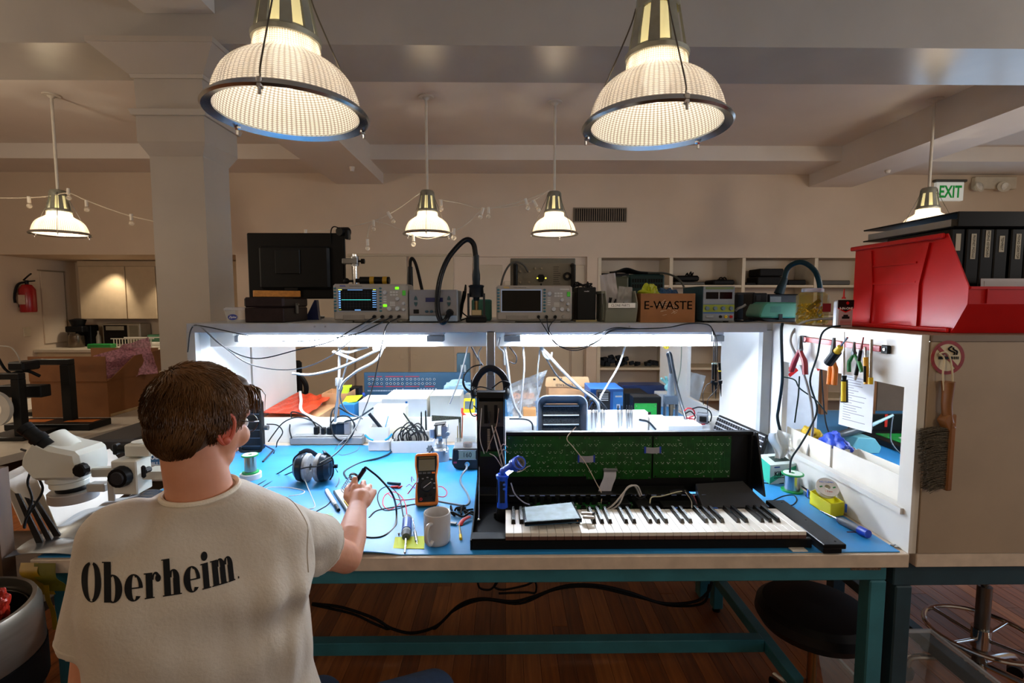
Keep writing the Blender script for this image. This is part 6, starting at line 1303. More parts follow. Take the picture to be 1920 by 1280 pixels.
part('lettering',MB().text('DOIYRALD',.022,T(((f.x0+f.x1)/2-.02,y-.0087,f.z1+.014),(90,180,0)),.0002,sx=1.0).b2((f.x0+.05,y-.0086,fz-.02),(f.x0+.065,y-.0082,fz-.01)).b2((f.x0+.09,y-.0086,fz-.022),(f.x0+.105,y-.0082,fz-.008)),INK,t,True)
bx('brown_carton','low brown carton between the clear bag and the foam tray','box',963,1004,747,1.5,.2,M('b87846',.75,var=.08))
bx('tan_block','small tan cardboard block in front of the low brown carton','box',981,1005,766,1.3,.06,M('c08a55',.75))
y=1.5;f=Face(1107,1172,727,y,RZ)
t=thing('blue_box','bright blue carton with white print behind the tweezers','box',((f.x0+f.x1)/2,y+.1,RZ))
part('carton',f.box(MB(),.0,.02,.95,1,-.22,0,.002),M('1f62ae',.45,var=.04),t,True);part('print',f.box(f.box(MB(),.72,.2,.92,.24,.0003,.001),.76,.42,.86,.52,.0003,.001),KW,t,True)
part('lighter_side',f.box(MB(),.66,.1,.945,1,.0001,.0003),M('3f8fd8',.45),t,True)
y=1.38;f=Face(1118,1148,733,y,RZ)
t=thing('black_plug_stack','black slotted connector block leaning on the bright blue carton','device',((f.x0+f.x1)/2,y,RZ))
part('body',f.box(MB(),.1,0,.9,1,-.06,0,.006),M('1c1f24',.4),t,True)
for k in range(4):part('slot',f.box(MB(),.2,.06+k*.05,.75,.08+k*.05,.0003,.003),M('a6a9ab',.4),t,True)
f=Face(1098,1122,745,1.4,RZ);solo('black_cable_heap','tangle of black cables left of the slotted connector block','cables',MB().tube([RP(1096,765,1.3),RP(1105,742,1.32),RP(1116,750,1.33),RP(1108,768,1.3),RP(1122,758,1.33),RP(1130,770,1.3)],.011,8).tube([RP(1098,772,1.27),RP(1110,750,1.28),RP(1128,765,1.28)],.008,8),RUBBER)
bx('blue_case','long dark navy case at the far side of the rear bench','case',1166,1248,722,2.2,.15,M('12254e',.45),bev=.008)
bx('black_stack','stack of black equipment behind the small green board','device',1172,1215,737,1.9,.2,M('0e1013',.5))
y=1.36;f=Face(1186,1241,744,y,RZ)
t=thing('framed_board','small green circuit board with black window in a black frame on the rear bench','circuit board',((f.x0+f.x1)/2,y+.05,RZ))
part('frame',f.box(MB(),.05,0,1,1,-.1,-.006,.004),BLACK,t,True)
b=part('board',f.box(MB(),.08,.18,.84,.95,-.0055,-.003),M('16913a',.4,var=.1,vs=40),t,True)
part('window',f.box(MB(),.2,.42,.64,.92,-.0028,-.0005),PURE,b,True)
for fx,fy in((.14,.25),(.78,.25),(.14,.85),(.78,.85),(.22,.5),(.62,.5)):part('screw',f.knob(MB(),fx,fy,.003,.001,10),CHROME,b,True)
y=1.42
t=thing('rear_hot_air_holder','grey hexagonal base with upright blue grey hot air handpiece right on the rear bench','soldering equipment',(X_(1262,y),y,RZ))
cz=RZ;cxx=X_(1262,y);HG=M('4b535d',.4,name='slate_grey')
part('base',MB().lathe([(0,cz+.03),(.105,cz+.03),(.11,cz+.04),(.10,cz+.055),(0,cz+.055)],6,T((cxx+.01,y,0))),HG,t,True)
part('riser',MB().lathe([(0,cz),(.05,cz),(.05,cz+.0295),(0,cz+.0295)],8,T((cxx,y,0))),HG,t,True)
part('bracket',MB().b2((cxx-.035,y-.02,cz+.056),(cxx-.029,y+.02,cz+.15)).b2((cxx+.033,y-.02,cz+.056),(cxx+.039,y+.02,cz+.15)).b2((cxx-.036,y-.022,cz+.1505),(cxx+.040,y+.022,cz+.2),.003),M('5a6a7c',.4),t,True)
part('nozzle',MB().cyl((cxx+.004,y,cz+.075),(cxx+.004,y,cz+.15),.011,.014,16),M('8e867a',.3,.8),t,True)
part('cradle',MB().b2((cxx-.022,y-.02,cz+.056),(cxx+.028,y+.02,cz+.074),.003),M('b09f88',.4),t,True)
zt_=P(1257,700,y=y).z
part('grip',MB().cyl((cxx,y,cz+.2005),(cxx,y,zt_),.021,.012,20),M('8494a4',.35),t,True)
solo('rear_hot_air_hose','grey and black hose looping over the rear hot air handpiece down behind the lid','hose',MB().tube([(cxx,y,zt_),RP(1254,672,1.41),RP(1252,663,1.40),RP(1257,664,1.38),RP(1262,690,1.34),RP(1270,730,1.28),RP(1283,775,1.20),RP(1295,812,1.14)],.0085,12),M('3d434b',.28,name='hose_grey'))
c=RP(1317,783,1.14)
t=thing('power_inlet','grey power inlet module with a coil of red and black wires at the back board','module',c)
part('housing',MB().box(c,(.055,.05,.05),.004,(0,0,-25)),M('6a6e74',.4),t,True)
part('socket',MB().box(c+V((-.008,-.028,0)),(.034,.008,.028),.003,(0,0,-25)),PURE,t,True)
part('support',MB().b2((c.x-.03,1.115,TZ),(c.x+.03,1.19,c.z-.028)),WB,t,True)
for k,(pl,m)in enumerate((([(1283,770),(1290,765),(1300,768),(1302,778),(1292,783),(1300,790),(1315,792)],M('b3182a',.4,var=0)),([(1285,775),(1295,771),(1304,782),(1298,792),(1320,796),(1330,790)],RUBBER),([(1298,766),(1312,763),(1328,768),(1334,778),(1332,790)],RUBBER),([(1286,783),(1300,786),(1310,795),(1322,795)],M('8e1622',.4,var=0)))):
 part('wire',MB().tube([RP(u,v,1.13-.008*k)for u,v in pl],.0034,7),m,t,True)
c=RP(1252,715,2.0)
mb=MB()
for k in range(4):mb.tube([c+V((.02,.0,-.03)),c+V((-.02+k*.018,.01,.0)),c+V((-.045+k*.032,.0,.045-.012*abs(k-2)))],.0095,8)
mb.ball(c+V((.012,0,-.04)),(.035,.015,.03),14)
solo('rubber_glove','pale aqua rubber glove draped near the right rear upright','glove',mb,M('8cd0d4',.5,var=.05))
bx('glove_stand','grey white box under the aqua glove on the rear bench','box',1236,1290,738,2.05,.12,M('d4d6d8',.5))
solo('scraper','brown wooden scraper standing up beside the aqua glove','tool',MB().cyl(RP(1276,735,2.1),RP(1280,675,2.1),.010,.018,8),M('8f4a2a',.6,var=.1))
random.seed(3)
bag('white_bag','white and clear bag with red print at the end of the rear bench',RP(1292,752,1.95),.12,.20,'e4e8ea',.7,(8,14,-20))
bx('bag_box','white carton under the white bag near the right panel','box',1275,1312,753,1.95,.1,M('d8d4d0',.5))
c=P(1254,651,x=XRR-.004)
wire('tall_grey_wire','thin green grey wire hanging down beside the rear hot air handpiece','wire',[RP(1278,650,1.7),RP(1276,690,1.7),RP(1270,720,1.7),RP(1268,745,1.7)],.003,M('7d8a80',.5))
solo('yellow_sticker','round dark sticker with a yellow mark under the rear shelf edge','sticker',MB().cyl(RP(1249,649,1.63),RP(1249,649,1.628),.018,n=20).cyl(RP(1249,650,1.6278),RP(1249,650,1.6270),.009,n=10),M('4a4310',.5,h2='d8c010',vs=90))
c=P(556,700,y=3.0)
t=thing('office_chair','dark office chair with curved chrome arm beyond the rear bench','chair',(c.x,3.2,0))
part('back',MB().tube([RP(549,702,3.0),RP(560,703,3.0),RP(572,718,3.0),RP(574,733,3.0),RP(568,746,3.0)],.022,10),M('17181a',.3),t,True)
part('seat',MB().box((c.x-.34,3.2,.55),(.46,.46,.08),.03),BLACK,t,True)
part('back_pad',MB().box((c.x-.34,3.44,.86),(.42,.05,.4),.02),BLACK,t,True)
part('post',MB().cyl((c.x-.34,3.2,.06),(c.x-.34,3.2,.51),.03),CHROME,t,True)
part('foot_base',MB().box((c.x-.34,3.2,.03),(.5,.06,.06),.01).box((c.x-.34,3.2,.03),(.06,.5,.058),.01),BLACK,t,True)
part('back_strut',MB().b2((c.x-.36,3.42,.5),(c.x-.32,3.46,.7)),BLACK,t,True)
CW_=M('8f9294',.4,var=0,name='pale_cable');CD_=M('23262a',.4,var=0,name='dark_cable')
cabs=[('probe_cable','probe cable running from the left oscilloscope to the upper left corner',tips1[0],[(665,615,.78),(620,640,.77),(560,655,.77),(480,672,.765),(420,650,.765),(375,612,.765),(358,618,.77),(352,660,.77)],.0026,CD_),('probe_cable','probe cable sagging lower from the left oscilloscope to the upper left corner',tips1[1],[(680,615,.775),(650,645,.76),(600,678,.755),(540,693,.75),(470,683,.755),(420,650,.758),(380,615,.76),(360,611,.765)],.0026,M('7d858a',.35,var=0)),('probe_cable','probe cable from the fourth port dropping steeply down to the mat',tips1[3],[(725,610,.775),(715,650,.76),(700,720,.72),(680,775,.64),(655,820,.5),(630,850,.42),(600,868,.37)],.0024,CD_),('probe_cable','short probe cable from the third port crossing the shelf edge',tips1[2],[(700,612,.78),(670,625,.77),(620,634,.77),(540,640,.77),(470,630,.765),(400,615,.765),(372,610,.77)],.0024,CD_)]
for n_,lab,s,pl,r,m in cabs:wire(n_,lab,'cable',[s]+[P(u,v,y=y)for u,v,y in pl],r,m)
for k,s in enumerate(tips2):
 wire('scope_lead',['first','second','third'][k]+' probe lead of the right oscilloscope, drooping over the tube light to the right','cable',[s]+[P(u,v,y=y)for u,v,y in(((1022,615,.775),(1035,635,.765),(1055,652,.76),(1085,656,.76),(1120,640,.765),(1150,617,.775)),((1027,612,.775),(1032,632,.768),(1048,648,.763),(1080,653,.763),(1115,642,.768),(1148,620,.778)),((1030,612,.775),(1032,625,.773),(1048,634,.77),(1090,634,.77),(1130,622,.775),(1155,614,.78)))[k]]+[P(u,v,y=.78)for u,v in((1200,616),(1250,614),(1290,606 if k else 607),(1320,607),(1334,614))]+[P(1338+3*k,640,y=.775),P(1338+3*k,678,y=.775)],.0021,CD_)
for k,(u,v1_)in enumerate(((1337,742),(1342,748),(1349,743))):
 a=P(u,680,y=.775);b=P(u+(0,1,4)[k]-1,v1_,y=.775)
 t=thing('scope_probe',['left','middle','right'][k]+' black oscilloscope probe hanging tip down below the shelf corner'+('' if k<2 else ', with a yellow ring'),'probe',(a+b)/2,group='hanging oscilloscope probes')
 part('body',MB().cyl(a,a.lerp(b,.5),.0055,.0048,12).cyl(a.lerp(b,.53),a.lerp(b,.62),.009,.007,12),BLACK,t,True);part('tip',MB().cyl(a.lerp(b,.62),b,.0048,.001,10),BLACK,t,True)
 part('ring',MB().cyl(a.lerp(b,.0 if k<2 else .22),a.lerp(b,.04 if k<2 else .26),.0062,n=12),YEL if k==2 else M('9fb9b8',.4),t,True)
 if k!=1:part('ground_lead',MB().tube([a.lerp(b,.58),P(1325 if k==0 else 1340,722+6*k,y=.765),P(1318 if k==0 else 1327,738+6*k,y=.76),P(1319 if k==0 else 1327,758+8*k,y=.76)],.0016,6),CD_,t,True)
lst=[([(548,700,.9),(585,702,.9),(640,688,.9),(700,660,.9),(722,650,.92)],.006,CW_,'thick pale cable rising to the right under the left shelf'),([(636,650,.95),(636,700,.95),(634,720,.95),(632,760,.98),(628,790,1.0)],.006,M('8e9193',.4),'grey cable dropping straight beneath the left tube light'),([(720,650,.95),(705,675,.93),(670,695,.92),(645,715,.93),(637,730,.94)],.006,CW_,'pale cable sweeping down to the cable junction'),([(655,650,.97),(648,690,.97),(640,715,.97),(633,745,.99),(627,775,1.02)],.004,M('5a5e62',.4),'thin dark grey cable beside the cable junction'),([(642,725,.96),(638,745,.98),(650,770,1.0),(680,785,1.02)],.0035,M('4b4f52',.4),'dark cable leaving the junction to the right'),([(690,650,.96),(672,655,.96),(655,660,.955),(640,658,.95)],.006,CW_,'short pale cable reaching the white cord switch'),([(877,650,.96),(870,680,.95),(858,720,.94),(843,757,.93)],.0035,M('8f9294',.4),'grey cable slanting down left of the centre post'),([(884,650,.97),(895,670,.97),(905,685,.97)],.004,M('4c5053',.4),'short dark cable running to the centre post'),([(903,650,.96),(897,663,.96),(900,680,.96),(898,700,.96)],.003,M('6f7274',.4),'thin cable close to the left of the centre post'),([(946,650,.95),(952,690,.94),(957,730,.93),(965,760,.92),(978,782,.91)],.007,CW_,'thick white cable dropping right of the centre post'),([(937,632,.9),(935,650,.9),(944,660,.9),(946,684,.9)],.004,CW_,'short white cable end hanging beneath the right tube light'),([(955,650,.97),(968,668,.97),(966,681,.97),(955,678,.97)],.003,CD_,'small black loop hanging beside the thick white cable'),([(981,650,.96),(983,690,.95),(978,740,.94),(974,784,.93)],.0045,M('9c9fa1',.4),'grey cable hanging straight left of the foam tray'),([(1015,650,.96),(1050,690,.95),(1090,730,.94),(1118,752,.94),(1124,772,.94)],.007,CW_,'thick white cable running diagonally to the tweezer bin'),([(1013,650,.97),(1022,668,.97),(1032,672,.97),(1035,660,.97)],.005,CW_,'white cable end curled beside the diagonal white cable'),([(1024,672,.98),(1045,705,.97),(1070,724,.97),(1105,735,.97),(1130,757,.97),(1138,768,.97)],.004,CD_,'dark cable sagging across the tan carton flap'),([(1172,650,1.0),(1160,685,1.0),(1140,720,.99),(1126,745,.98),(1122,768,.97)],.0045,M('a4a7a8',.4),'grey cable slanting down to the left of the tweezer bin'),([(1012,655,1.0),(1008,700,1.0),(1008,740,1.0)],.0035,M('7e8183',.4),'thin grey cable hanging at the left of the tan carton'),([(955,785,1.13),(985,786,1.13),(997,793,1.12),(999,806,1.11)],.004,CD_,'black cable on top of the back board left of the foam tray'),([(1198,786,1.1),(1215,790,1.1),(1230,805,1.09)],.005,CD_,'black cable hanging right of the tweezer bin')]
for pl,r,m,lab in lst:wire('hanging_cable',lab,'cable',[P(u,v,y=y)for u,v,y in pl],r,m)
a,b=P(625,659,y=.94),P(668,676,y=.93)
solo('cord_switch','white inline cord switch hanging below the left tube light','switch',MB().tube([a,a.lerp(b,.3),a.lerp(b,.8),b],.010,12,4,flat=(1.3,.6)),M('dfe0e0',.4))
solo('cable_junction','grey splitter block joining the hanging cables beneath the left light','connector',MB().box(P(636,716,y=.955),(.034,.018,.04),.004),M('76797b',.4))
solo('paper_tag','tiny white printed tag on the cable below the left light','tag',MB().box(P(706,652,y=.92),(.035,.001,.018),rot=(0,8,0)),PAPER)
wire('black_hose_line','black cable bundle hanging down the inner corner of the right panel','cable',[P(1467,606,y=.66),P(1465,625,y=.65),P(1467,700,y=.66),P(1465,730,y=.67),P(1460,765,y=.69),P(1458,785,y=.7),P(1466,820,y=.68)],.006,M('101d24',.4))
wire('grey_tool_cable','grey cable from behind the jar down the right panel to the ledge','cable',[P(1575,596,y=.55),P(1520,600,y=.60),P(1495,612,y=.63),P(1482,640,y=.62),P(1500,680,y=.6),P(1518,740,y=.58),P(1524,800,y=.56),P(1513,855,y=.55)],.005,M('8f8c88',.4))
wire('blue_black_cable','dark cable from the oil can weaving down over the panel to the solder spool','cable',[P(1575,611,y=.41),P(1555,614,y=.40),P(1540,628,y=.40),P(1533,665,y=.42),P(1519,715,y=.44),P(1532,765,y=.42),P(1520,800,y=.42),P(1500,835,y=.42),P(1484,860,y=.42),P(1481,886,y=.40)],.0035,M('16282f',.4))
wire('green_black_cable','thin dark cable curling across the right panel behind the tools','cable',[P(1467,706,y=.70),P(1490,712,y=.66),P(1500,728,y=.64),P(1530,750,y=.62),P(1550,775,y=.62)],.0028,M('15302c',.4))
wire('thin_dark_cable','thin dark straight cable hanging near the left edge of the panel window','cable',[P(1499,705,y=.71),P(1497,740,y=.71),P(1493,770,y=.71),P(1490,792,y=.71)],.003,M('15302c',.4))
wire('window_cable','thin dark cable hanging in front of the paper list','cable',[P(1540,683,y=.58),P(1543,740,y=.57),P(1548,790,y=.56),P(1558,822,y=.55)],.0028,M('2b2f33',.4))
px=XRR-.003
def on_p(u,v,d=.004):return P(u,v,x=px-d)
a=on_p(1508,632,.012);b=on_p(1664,656,.012)
t=thing('magnetic_tool_bar','red magnetic tool bar screwed to the right side panel','tool bar',(a+b)/2)
ya,yb_=a.y,b.y;za=(a.z+b.z)/2-.004
part('bar',MB().b2((px-.014,yb_+.03,za-.009),(px-.004,ya,za+.009),.001),M('c31a20',.4),t,True)
for yy in(yb_+.0,ya+.003):part('end_bracket',MB().b2((px-.012,yy,za-.013),(px-.0005,yy+.028,za+.013),.002),BLACK,t,True)
part('screw',MB().cyl((px-.012,yb_+.012,za),(px-.015,yb_+.012,za),.005,n=12),CHROME,t,True)
TX=px-.030
def tp(u,v):return P(u,v,x=TX)
ORNG=M('e07a12',.45,name='orange_grip')
def plier(label,jaw,piv,h1,h2,mat,r=.009,jr=.008,jm=None,name='pliers'):
 t=thing(name,label,'pliers',piv);jm=jm or M('55585b',.35,.8)
 part('jaws',MB().tube([jaw,jaw.lerp(piv,.5),piv],lambda a:jr*(.5+.6*a),8,3).cyl(piv+V((-.006,0,0)),piv+V((.006,0,0)),jr*1.1,n=14),jm,t,True)
 for h in(h1,h2):part('handle',MB().tube([piv,piv.lerp(h[0],.6),h[0],h[1]],lambda a:r*(.7+.4*min(1,a*2)),10,4),mat,t,True)
 return t
plier('wire strippers with dark red handles hanging leftmost on the red bar',tp(1501,630),tp(1500,655),(tp(1489,680),tp(1484,695)),(tp(1509,680),tp(1510,702)),M('8b1522',.45),.0095,.011)
plier('large wire stripper with bright orange handles on the red bar',tp(1564,633),tp(1561,668),(tp(1557,695),tp(1555,720)),(tp(1566,695),tp(1564,721)),ORNG,.0085,.010)
plier('small cutters with dark green handles on the red bar',tp(1602,641),tp(1601,662),(tp(1592,680),tp(1592,697)),(tp(1611,680),tp(1616,697)),M('12702e',.45),.0055,.006)
t=rod('screwdriver','yellow and black screwdriver hanging handle down at the middle of the bar',tp(1583,622),tp(1583,754),[('shaft',0,.62,.0024,.0028,CHROME,None),('collar',.62,.68,.008,.006,M('17191c',.4),None),('grip',.68,1,.0105,.0115,M('17191c',.4),None)])
part('yellow_stripe',MB().cyl(tp(1585,715)+V((-.006,0,0)),tp(1585,752)+V((-.006,0,0)),.0075,n=12),YEL,t,True)
t=thing('stubby_driver','stubby yellow and black driver stuck on the bar over the hanging screwdriver','screwdriver',tp(1578,672)+V((-.02,0,0)))
a,b=tp(1590,650)+V((-.025,0,0)),tp(1567,680)+V((-.025,0,0))
part('shaft',MB().cyl(a,a.lerp(b,-.55),.003,n=10),CHROME,t,True);part('collar',MB().cyl(a,a.lerp(b,.3),.009,.012,14),YEL,t,True);part('grip',MB().cyl(a.lerp(b,.3),b,.0155,.016,10),M('17191c',.4),t,True)
t=rod('probe_pen','black pen like tool leaning right of the green cutters',tp(1619,632),tp(1603,712),[('neck',0,.3,.002,.003,M('7c1a1a',.4),None),('grip',.3,.88,.0052,.0062,BLACK,None),('tip',.88,1,.006,.004,LGREY,None)],'tool')
t=rod('utility_knife','yellow utility knife on the red bar with black slider',tp(1622,650),tp(1625,720),[('blade',0,.28,.004,.004,CHROME,None),('body',.28,1,.0075,.008,M('e0a010',.4),None)],'knife')
part('slider',MB().cyl(tp(1626,686)+V((-.008,0,0)),tp(1626,716)+V((-.008,0,0)),.004,n=10),BLACK,t,True)
t=rod('steel_rod_tool','long steel tube shaped tool with a yellow end, rightmost on the bar',tp(1634,636),tp(1632,720),[('tube',0,.85,.0048,.0048,M('a09a90',.25,.9),None),('end',.85,1,.007,.007,M('d9b412',.4),None)],'tool')
yw=.42;q=[P(1557,672,x=px-.008),P(1615,690,x=px-.008),P(1613,812,x=px+.0),P(1553,795,x=px+.0)]
q=[V((XRR+.034,p.y,p.z))for p in q];top_z=1.36
q[0].z=q[1].z=1.45;
t=thing('paper_list','white printed paper list hanging behind the tools in the panel window','paper',sum(q,V())/4)
part('sheet',MB().add(q+[p+V((.0015,0,0))for p in q],[[0,1,2,3],[7,6,5,4],[0,4,5,1],[1,5,6,2],[2,6,7,3],[3,7,4,0]]),M('dfe2e8',.7,var=.02),t,True)
mb=MB();random.seed(12)
for k in range(26):
 r0=.08+k*.033
 if r0>.93:break
 A=q[0].lerp(q[3],r0);B=q[1].lerp(q[2],r0);s1=random.uniform(.35,.85);a=A.lerp(B,.12);b=A.lerp(B,s1)
 mb.add([a+V((-.0008,0,0)),b+V((-.0008,0,0)),b+V((-.0008,0,-.0022)),a+V((-.0008,0,-.0022))],[[0,1,2,3]])
part('printed_lines',mb,M('8f8d96',.7,var=0),t,True,kind='stuff')
mb_=MB().b2((P(1470,700,y=.98).x,.98,RZ),(P(1536,700,y=.98).x,1.05,1.44));wc_=solo('white_carton','tall white carton with red marks at the far left of the panel window','box',mb_,M('e4e6e8',.5))
for u,v,r_ in((1476,690,30),(1487,698,-40),(1532,685,60),(1472,720,75)):part('red_mark',MB().box(P(u,v,y=.9795),(.05,.001,.018),rot=(0,r_,0)),RED,wc_,True)
for k,(y0,y1,top,lab,col)in enumerate(((.42,.71,1.09,'translucent white bin wall in the panel window, further','ece6d6'),(.07,.405,1.093,'translucent white bin wall in the panel window, nearer','ede9df'))):
 t=thing('window_bin',lab,'bin',(XRR+.06,(y0+y1)/2,RZ))
 part('near_wall',MB().b2((XRR+.030,y0,RZ),(XRR+.034,y1,top)),M(col,.5,var=.02),t,True);part('far_wall',MB().b2((XRR+.12,y0,RZ),(XRR+.124,y1,top-.01)),M(col,.5,var=.02),t,True)
 part('end',MB().b2((XRR+.0345,y0,RZ),(XRR+.1195,y0+.004,top-.012)),M(col,.5,var=.02),t,True);part('end',MB().b2((XRR+.0345,y1-.004,RZ),(XRR+.1195,y1,top-.012)),M(col,.5,var=.02),t,True)
random.seed(19)
crumple('yellow_cloth','crumpled yellow pouch in the bin behind the panel window',(XRR+.077,.62,1.075),(.035,.05,.035),'d9b31c','pouch',seed=5,amp=.5)
crumple('blue_pouch','crumpled royal blue pouch in the bin behind the panel window',(XRR+.077,.47,1.075),(.036,.07,.045),'1c46c4','pouch',seed=9,amp=.6)
c=V((1.73,1.0,RZ))
t=thing('iron_holder','pale turquoise soldering iron holder with a grey iron beyond the panel window','soldering equipment',c)
part('base',MB().prism([(-.06,0),(.06,0),(.07,.03),(.035,.075),(-.045,.08),(-.07,.03)],.09,T((0,.045,0),(90,0,0)),.004),M('6cb0b8',.45,name='pale_turquoise'),t)
part('iron_sleeve',MB().cyl((-.09,-.0,.085),(.04,0,.125),.018,.02,20).cyl((-.11,0,.079),(-.09,0,.085),.014,.018,18),M('4f5456',.35,.3),t)
part('iron_handle',MB().cyl((.04,0,.125),(.15,0,.178),.009,.006,14),M('a8c8cc',.4),t)
part('iron_cable',MB().tube([(.15,0,.178),(.13,-.02,.13),(.11,-.05,.06),(.13,-.1,.012),(.2,-.14,.006),(.28,-.12,.006)],.0035,8),M('1d3440',.4),t)
t=thing('second_instrument','opened black instrument with a green board on the adjoining bench','instrument',(2.2,1.1,RZ))
part('case',MB().b2((1.90,.88,RZ),(2.9,1.27,RZ+.03),.003),BLK,t,True);part('lid',MB().b2((1.86,1.275,RZ),(2.9,1.29,RZ+.12),.003),BLK,t,True)
b=part('board',MB().b2((1.95,.90,RZ+.0305),(2.8,1.2,RZ+.034)),M('128a3a',.4,var=.15,vs=40),t,True)
mb=MB();random.seed(1)
for k in range(40):mb.box((random.uniform(1.97,2.78),random.uniform(.92,1.18),RZ+.037),(.012,.010,.005))
part('components',mb,M('bcd0c0',.4),b,True,kind='stuff')
part('red_marker',MB().b2((2.05,1.272,RZ+.05),(2.065,1.2745,RZ+.12)),M('c02418',.4),t,True)
solo('wood_slab','upright orange brown wooden board at the back of the adjoining bench','board',MB().b2((P(1610,760,y=1.8).x,1.8,RZ),(P(1642,760,y=1.8).x,1.83,1.50)),M('8a5424',.6,var=.15,vs=5,stretch=(8,8,1),name='brown_board'))
solo('wood_slab','second narrower wooden board left of the wider one behind the window','board',MB().b2((P(1540,760,y=1.8).x,1.8,RZ),(P(1552,760,y=1.8).x,1.83,1.50)),M('8f5a30',.6,var=.15,vs=5,stretch=(8,8,1)))
ny_=-.0025
c=P(1776,670,y=ny_);r=wpx(32,c)
t=thing('no_smoking_sign','round worn red and cream no smoking sticker on the beige end panel','sign',c)
part('disc',MB().cyl((c.x,ny_-.0012,c.z),(c.x,ny_,c.z),r,n=48),M('c9bb9c',.5,var=.1,vs=30),t,True)
mb=MB();mb.X=T((c.x,ny_-.0013,c.z),(90,0,0));mb.lathe([(r*.80,0),(r,0),(r,.0005),(r*.80,.0005)],48,closed=True);mb.box((0,0,.0008),(r*1.7,r*.20,.0005),rot=(0,0,-45));mb.X=None
part('red_ring',mb,M('8c1d1f',.5,var=.15,vs=60),t,True)
mb=MB().b2((c.x-r*.55,ny_-.0024,c.z-r*.10),(c.x+r*.30,ny_-.0018,c.z+r*.06))
for k in range(3):mb.b2((c.x+r*(.36+k*.11),ny_-.0024,c.z-r*.10),(c.x+r*(.42+k*.11),ny_-.0018,c.z+r*.06))
mb.tube([(c.x+r*.35,ny_-.0022,c.z+r*.16),(c.x+r*.38,ny_-.0022,c.z+r*.3),(c.x+r*.15,ny_-.0022,c.z+r*.4),(c.x+r*.02,ny_-.0022,c.z+r*.52),(c.x+r*.2,ny_-.0022,c.z+r*.66)],.0022,6)
mb.tube([(c.x+r*.5,ny_-.0022,c.z+r*.16),(c.x+r*.52,ny_-.0022,c.z+r*.36),(c.x+r*.32,ny_-.0022,c.z+r*.48),(c.x+r*.28,ny_-.0022,c.z+r*.6)],.0022,6)
part('cigarette',mb,INK,t,True)
hk=P(1770,660,y=-.01)
t=thing('bench_brush','wooden handled brush with dark grey bristles hanging on the beige end panel','brush',P(1775,820,y=-.02))
WD=M('85552c',.4,var=.15,vs=6,stretch=(6,6,1),name='varnished_wood')
H=lambda u,v:P(u,v,y=-.022)
part('handle',MB().tube([H(1778,715),H(1777,735),H(1775,760),H(1777,785),H(1780,800)],lambda a:.0185*(1-.22*sin(a*pi*.9)),16,6,flat=(1,.75)),WD,t,True)
a=H(1783,795);b=V((H(1779,800).x-.009,0,H(1777,917).z))
part('block',MB().b2((b.x,-.038,b.z),(b.x+.018,-.006,a.z+.01),.004).prism([(b.x-.016,a.z+.012),(b.x,a.z-.02),(b.x+.018,a.z-.02),(b.x+.018,a.z+.03),(b.x-.004,a.z+.03)][::-1],.028,XZ(-.036),.002),WD,t,True)
mb=MB();random.seed(44)
x1b=b.x;x0t=H(1727,800).x;x0b=H(1735,900).x
for i in range(34):
 for j in range(7):
  z=b.z+.008+(a.z-.018-b.z)*i/33;yy=-.034+j*.0042;L=(x1b-(x0b+(x0t-x0b)*i/33))*random.uniform(.9,1.04)
  for q_ in range(2):
   z2=z+random.uniform(-.003,.003);e_=V((x1b-L,yy+random.uniform(-.003,.003),z2-.010+random.uniform(-.004,.004)))
   mb.tube([(x1b,yy,z),(x1b-L*.5,yy,z2-.002),e_],lambda a:.0012*(1.1-.5*a),4,2)
part('bristles',mb,M('2c2722',.8,var=.3,vs=200,h2='6b6152',name='bristle'),t,True,kind='stuff')
part('string',MB().tube([H(1770,732),H(1768,700),P(1770,672,y=-.012),P(1762,664,y=-.012),P(1772,660,y=-.012),P(1780,668,y=-.012),P(1785,690,y=-.02),H(1786,715)],.0022,6),M('cdbf9f',.8),t,True)
solo('wall_nail','small nail holding the brush string on the no smoking sticker','nail',MB().cyl(P(1771,666,y=-.004),P(1771,666,y=-.012),.0025,n=8),STEEL)
c=V((1.125,.35,.5))
t=thing('black_stool','round black padded stool with a chrome post under the bench at right','stool',(c.x,c.y,0))
part('seat',MB().lathe([(0,.43),(.13,.43),(.18,.445),(.198,.475),(.193,.505),(.172,.522),(.10,.528),(0,.525)],48),M('0a0a0c',.5,spec=.3,var=.05,name='black_vinyl'),t)
part('post',MB().cyl((0,0,.12),(0,0,.43),.016,.016,18).cyl((0,0,.08),(0,0,.22),.025,n=18),M('a07a4c',.3,.9,var=0),t)
part('lever',MB().tube([(.06,-.02,.425),(.13,-.08,.42),(.17,-.11,.40)],.004,8),BLACK,t)
for k in range(5):
 a=rad(90+72*k);l=part('leg',MB().tube([(.0,0,.09),(.14*cos(a),.14*sin(a),.09),(.24*cos(a),.24*sin(a),.06)],.013,10),CHROME,t)
 part('caster',MB().cyl((.24*cos(a)-.012,.24*sin(a),.026),(.24*cos(a)+.012,.24*sin(a),.026),.025,n=16),BLACK,l)
c=P(1840,1185,z=.26)
t=thing('chrome_stool','chrome stool with round foot ring and casters right of the dark table leg','stool',(c.x,c.y,0))
part('post',MB().cyl((0,0,.11),(0,0,.46),.025,n=20).cyl((0,0,.46),(0,0,.60),.012,n=14),M('77736c',.3,.9,var=0),t)
part('seat',MB().lathe([(0,.60),(.15,.60),(.18,.62),(.175,.65),(.1,.665),(0,.665)],40),M('0a0a0c',.5,spec=.3,var=.05,name='black_vinyl'),t)
part('hub',MB().cyl((0,0,.20),(0,0,.28),.034,n=20),CHROME,t)
part('foot_ring',MB().tube([(.185*cos(a),.185*sin(a),.26)for a in[2*pi*i/40 for i in range(40)]],.0095,10,1,closed=True),CHROME,t)
